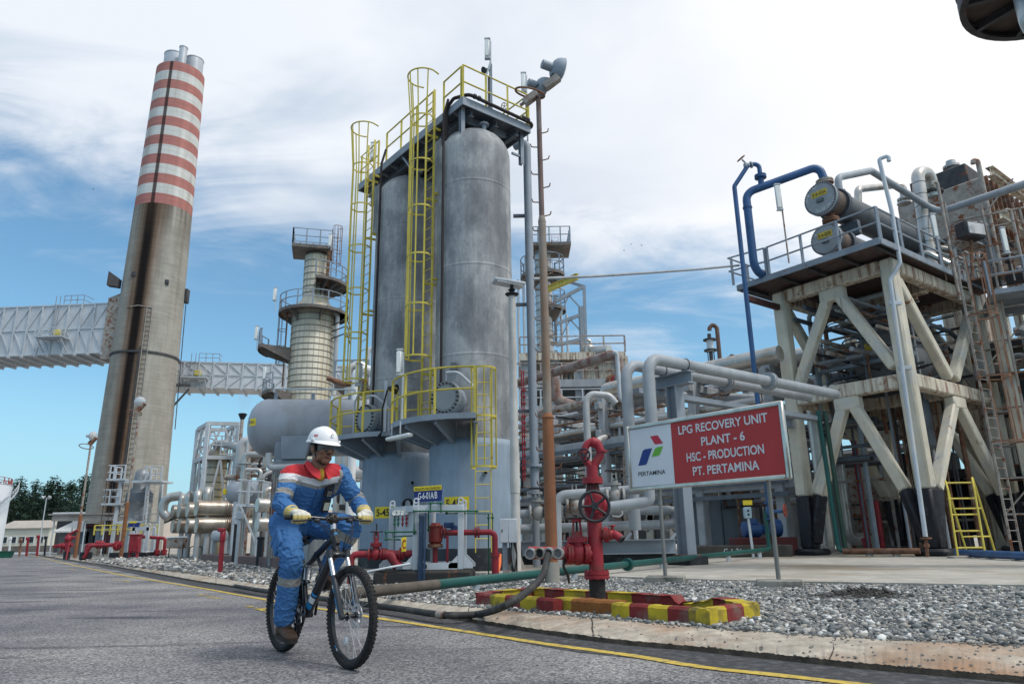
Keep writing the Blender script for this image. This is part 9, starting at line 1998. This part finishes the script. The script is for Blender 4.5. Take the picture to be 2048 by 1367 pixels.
# ------------------------------------------------------------------ plant behind the cream frame, its shade put into dark colours
rg = random.Random(44)
rb2 = thing('rear_structure','crowded plant with beams, pipes and casings coloured dark for shade behind the cream frame','structure',fr_(1,11,ZS))
for e in (-7,-2.5,2,6.5):
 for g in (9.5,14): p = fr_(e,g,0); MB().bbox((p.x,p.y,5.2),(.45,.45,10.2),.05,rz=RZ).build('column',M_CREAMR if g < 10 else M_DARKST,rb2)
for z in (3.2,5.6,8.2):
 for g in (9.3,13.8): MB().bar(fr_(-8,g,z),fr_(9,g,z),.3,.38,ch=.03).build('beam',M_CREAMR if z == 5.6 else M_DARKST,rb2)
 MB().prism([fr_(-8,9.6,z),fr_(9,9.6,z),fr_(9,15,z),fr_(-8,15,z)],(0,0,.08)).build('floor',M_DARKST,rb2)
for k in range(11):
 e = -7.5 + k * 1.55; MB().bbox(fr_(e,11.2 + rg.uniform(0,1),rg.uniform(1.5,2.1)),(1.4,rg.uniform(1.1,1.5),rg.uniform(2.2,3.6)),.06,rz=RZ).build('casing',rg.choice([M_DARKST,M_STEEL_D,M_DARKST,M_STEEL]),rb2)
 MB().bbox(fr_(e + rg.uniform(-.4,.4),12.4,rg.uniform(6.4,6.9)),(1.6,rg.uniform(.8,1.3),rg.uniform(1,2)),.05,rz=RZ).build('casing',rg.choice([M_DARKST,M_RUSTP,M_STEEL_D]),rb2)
for k in range(34):
 e,g = rg.uniform(-7,7),rg.uniform(7.6,9.2); m_ = rg.choice([M_CLAD,M_RUST,M_DARKST,M_PIPE,M_RUSTP,M_DARKST,M_PALE]); r = rg.choice([.05,.08,.12,.2]); z1 = rg.uniform(2.5,9)
 q = MB()
 if k % 3: q.tube([fr_(e,g,.2),fr_(e,g,z1),fr_(e + rg.uniform(-2,2),g,z1)],r,8,bend=.3)
 else: z1 = rg.uniform(.6,8); q.tube([fr_(e,g,z1),fr_(e + rg.uniform(2,6),g,z1),fr_(e + 6,g + 2,z1)],r,8,bend=.3)
 q.build('pipe',m_,rb2)
for px,y0,y1,Yd,r,m_,lab in ((1653,1050,800,27.5,.21,M_CLAD,'fat banded white pipe standing inside the foot of the cream frame'),(1697,1075,850,29,.24,M_CLAD,'fat white pipe with an elbow near the floor inside the cream frame'),(1735,1078,880,28,.10,M_RED,'dark red standpipe deep inside the foot of the cream frame'),(1762,1075,1000,27.8,.11,M_RED,'short dark red flanged standpipe inside the foot of the cream frame')):
 a,b = at(px,y0,Yd),at(px,y1,Yd); t = thing('standpipe',lab,'pipe',(a.x,Yd,ZS)); q = MB().tube([(a.x + (.9 if r == .24 else 0),Yd + .3,ZS + .5),(a.x,Yd,ZS + .5 if r == .24 else ZS),(a.x,Yd,b.z)],r,14,bend=.35)
 for z in np.arange(1,b.z,1.0): q.arc((a.x,Yd,z),(0,0,1),r + .006,.014,n=16,m=5)
 q.build('pipe',m_,t)
# small gear on the frame deck and behind it
dg = thing('deck_piping','small rusty valves, cables and pipes crowding the deck behind the overhead pipes','piping',fr_(1,7,10))
for k in range(30):
 e,g = rg.uniform(-1.5,2.2),rg.uniform(5.2,9.5); z = 10 + rg.uniform(0,.6); m_ = rg.choice([M_RUST,M_RUSTP,M_STEEL,M_DARKST,M_PIPE,M_CLAD]); r = rg.choice([.04,.07,.12]); p = fr_(e,g,z); q = MB().tube([p,p + Vector((0,0,rg.uniform(.5,2.2))),p + Vector((rg.uniform(-1.4,1.4),rg.uniform(-1,1),rg.uniform(.6,2.2)))],r,8,bend=.2)
 if k % 3 == 0: q.flange(p + Vector((0,0,.4)),(0,0,1),r * 2.2,.06,6)
 q.build('pipe',m_,dg)

scf = thing('scaffold','rusty tube scaffold crowding the right edge behind the caged ladder','scaffold',at(2030,1080,25))
s0 = at(1985,900,25.5); sd_ = Vector((.86,-.5,0)); sn_ = Vector((.5,.86,0)); s0.z = 0
for i in range(5):
 for j in (0,1): p = s0 + sd_ * (i * 1.15) + sn_ * (j * 1.4); MB().cyl(p + Vector((0,0,ZS)),p + Vector((0,0,13.2 - .4 * ((i + j) % 3))),.045,n=8).build('standard',rg.choice([M_RUST,M_RUSTP]),scf)
for k in range(10):
 z = 1.4 + k * 1.22
 for j in (0,1): MB().tube([s0 + sn_ * (j * 1.4) + Vector((0,0,z)),s0 + sd_ * 4.8 + sn_ * (j * 1.4) + Vector((0,0,z))],.035,6).build('ledger',rg.choice([M_RUST,M_RUSTP]),scf)
 i = k % 4; MB().tube([s0 + sd_ * (i * 1.15) + Vector((0,0,z)),s0 + sd_ * (i * 1.15 + 1.15) + Vector((0,0,z + 1.22))],.03,6).build('brace',M_RUSTP,scf)
 if k % 3 == 1: MB().prism([s0 + Vector((0,0,z)),s0 + sd_ * 4.6 + Vector((0,0,z)),s0 + sd_ * 4.6 + sn_ * 1.4 + Vector((0,0,z)),s0 + sn_ * 1.4 + Vector((0,0,z))],(0,0,.05)).build('boarding',M_DARKST,scf)
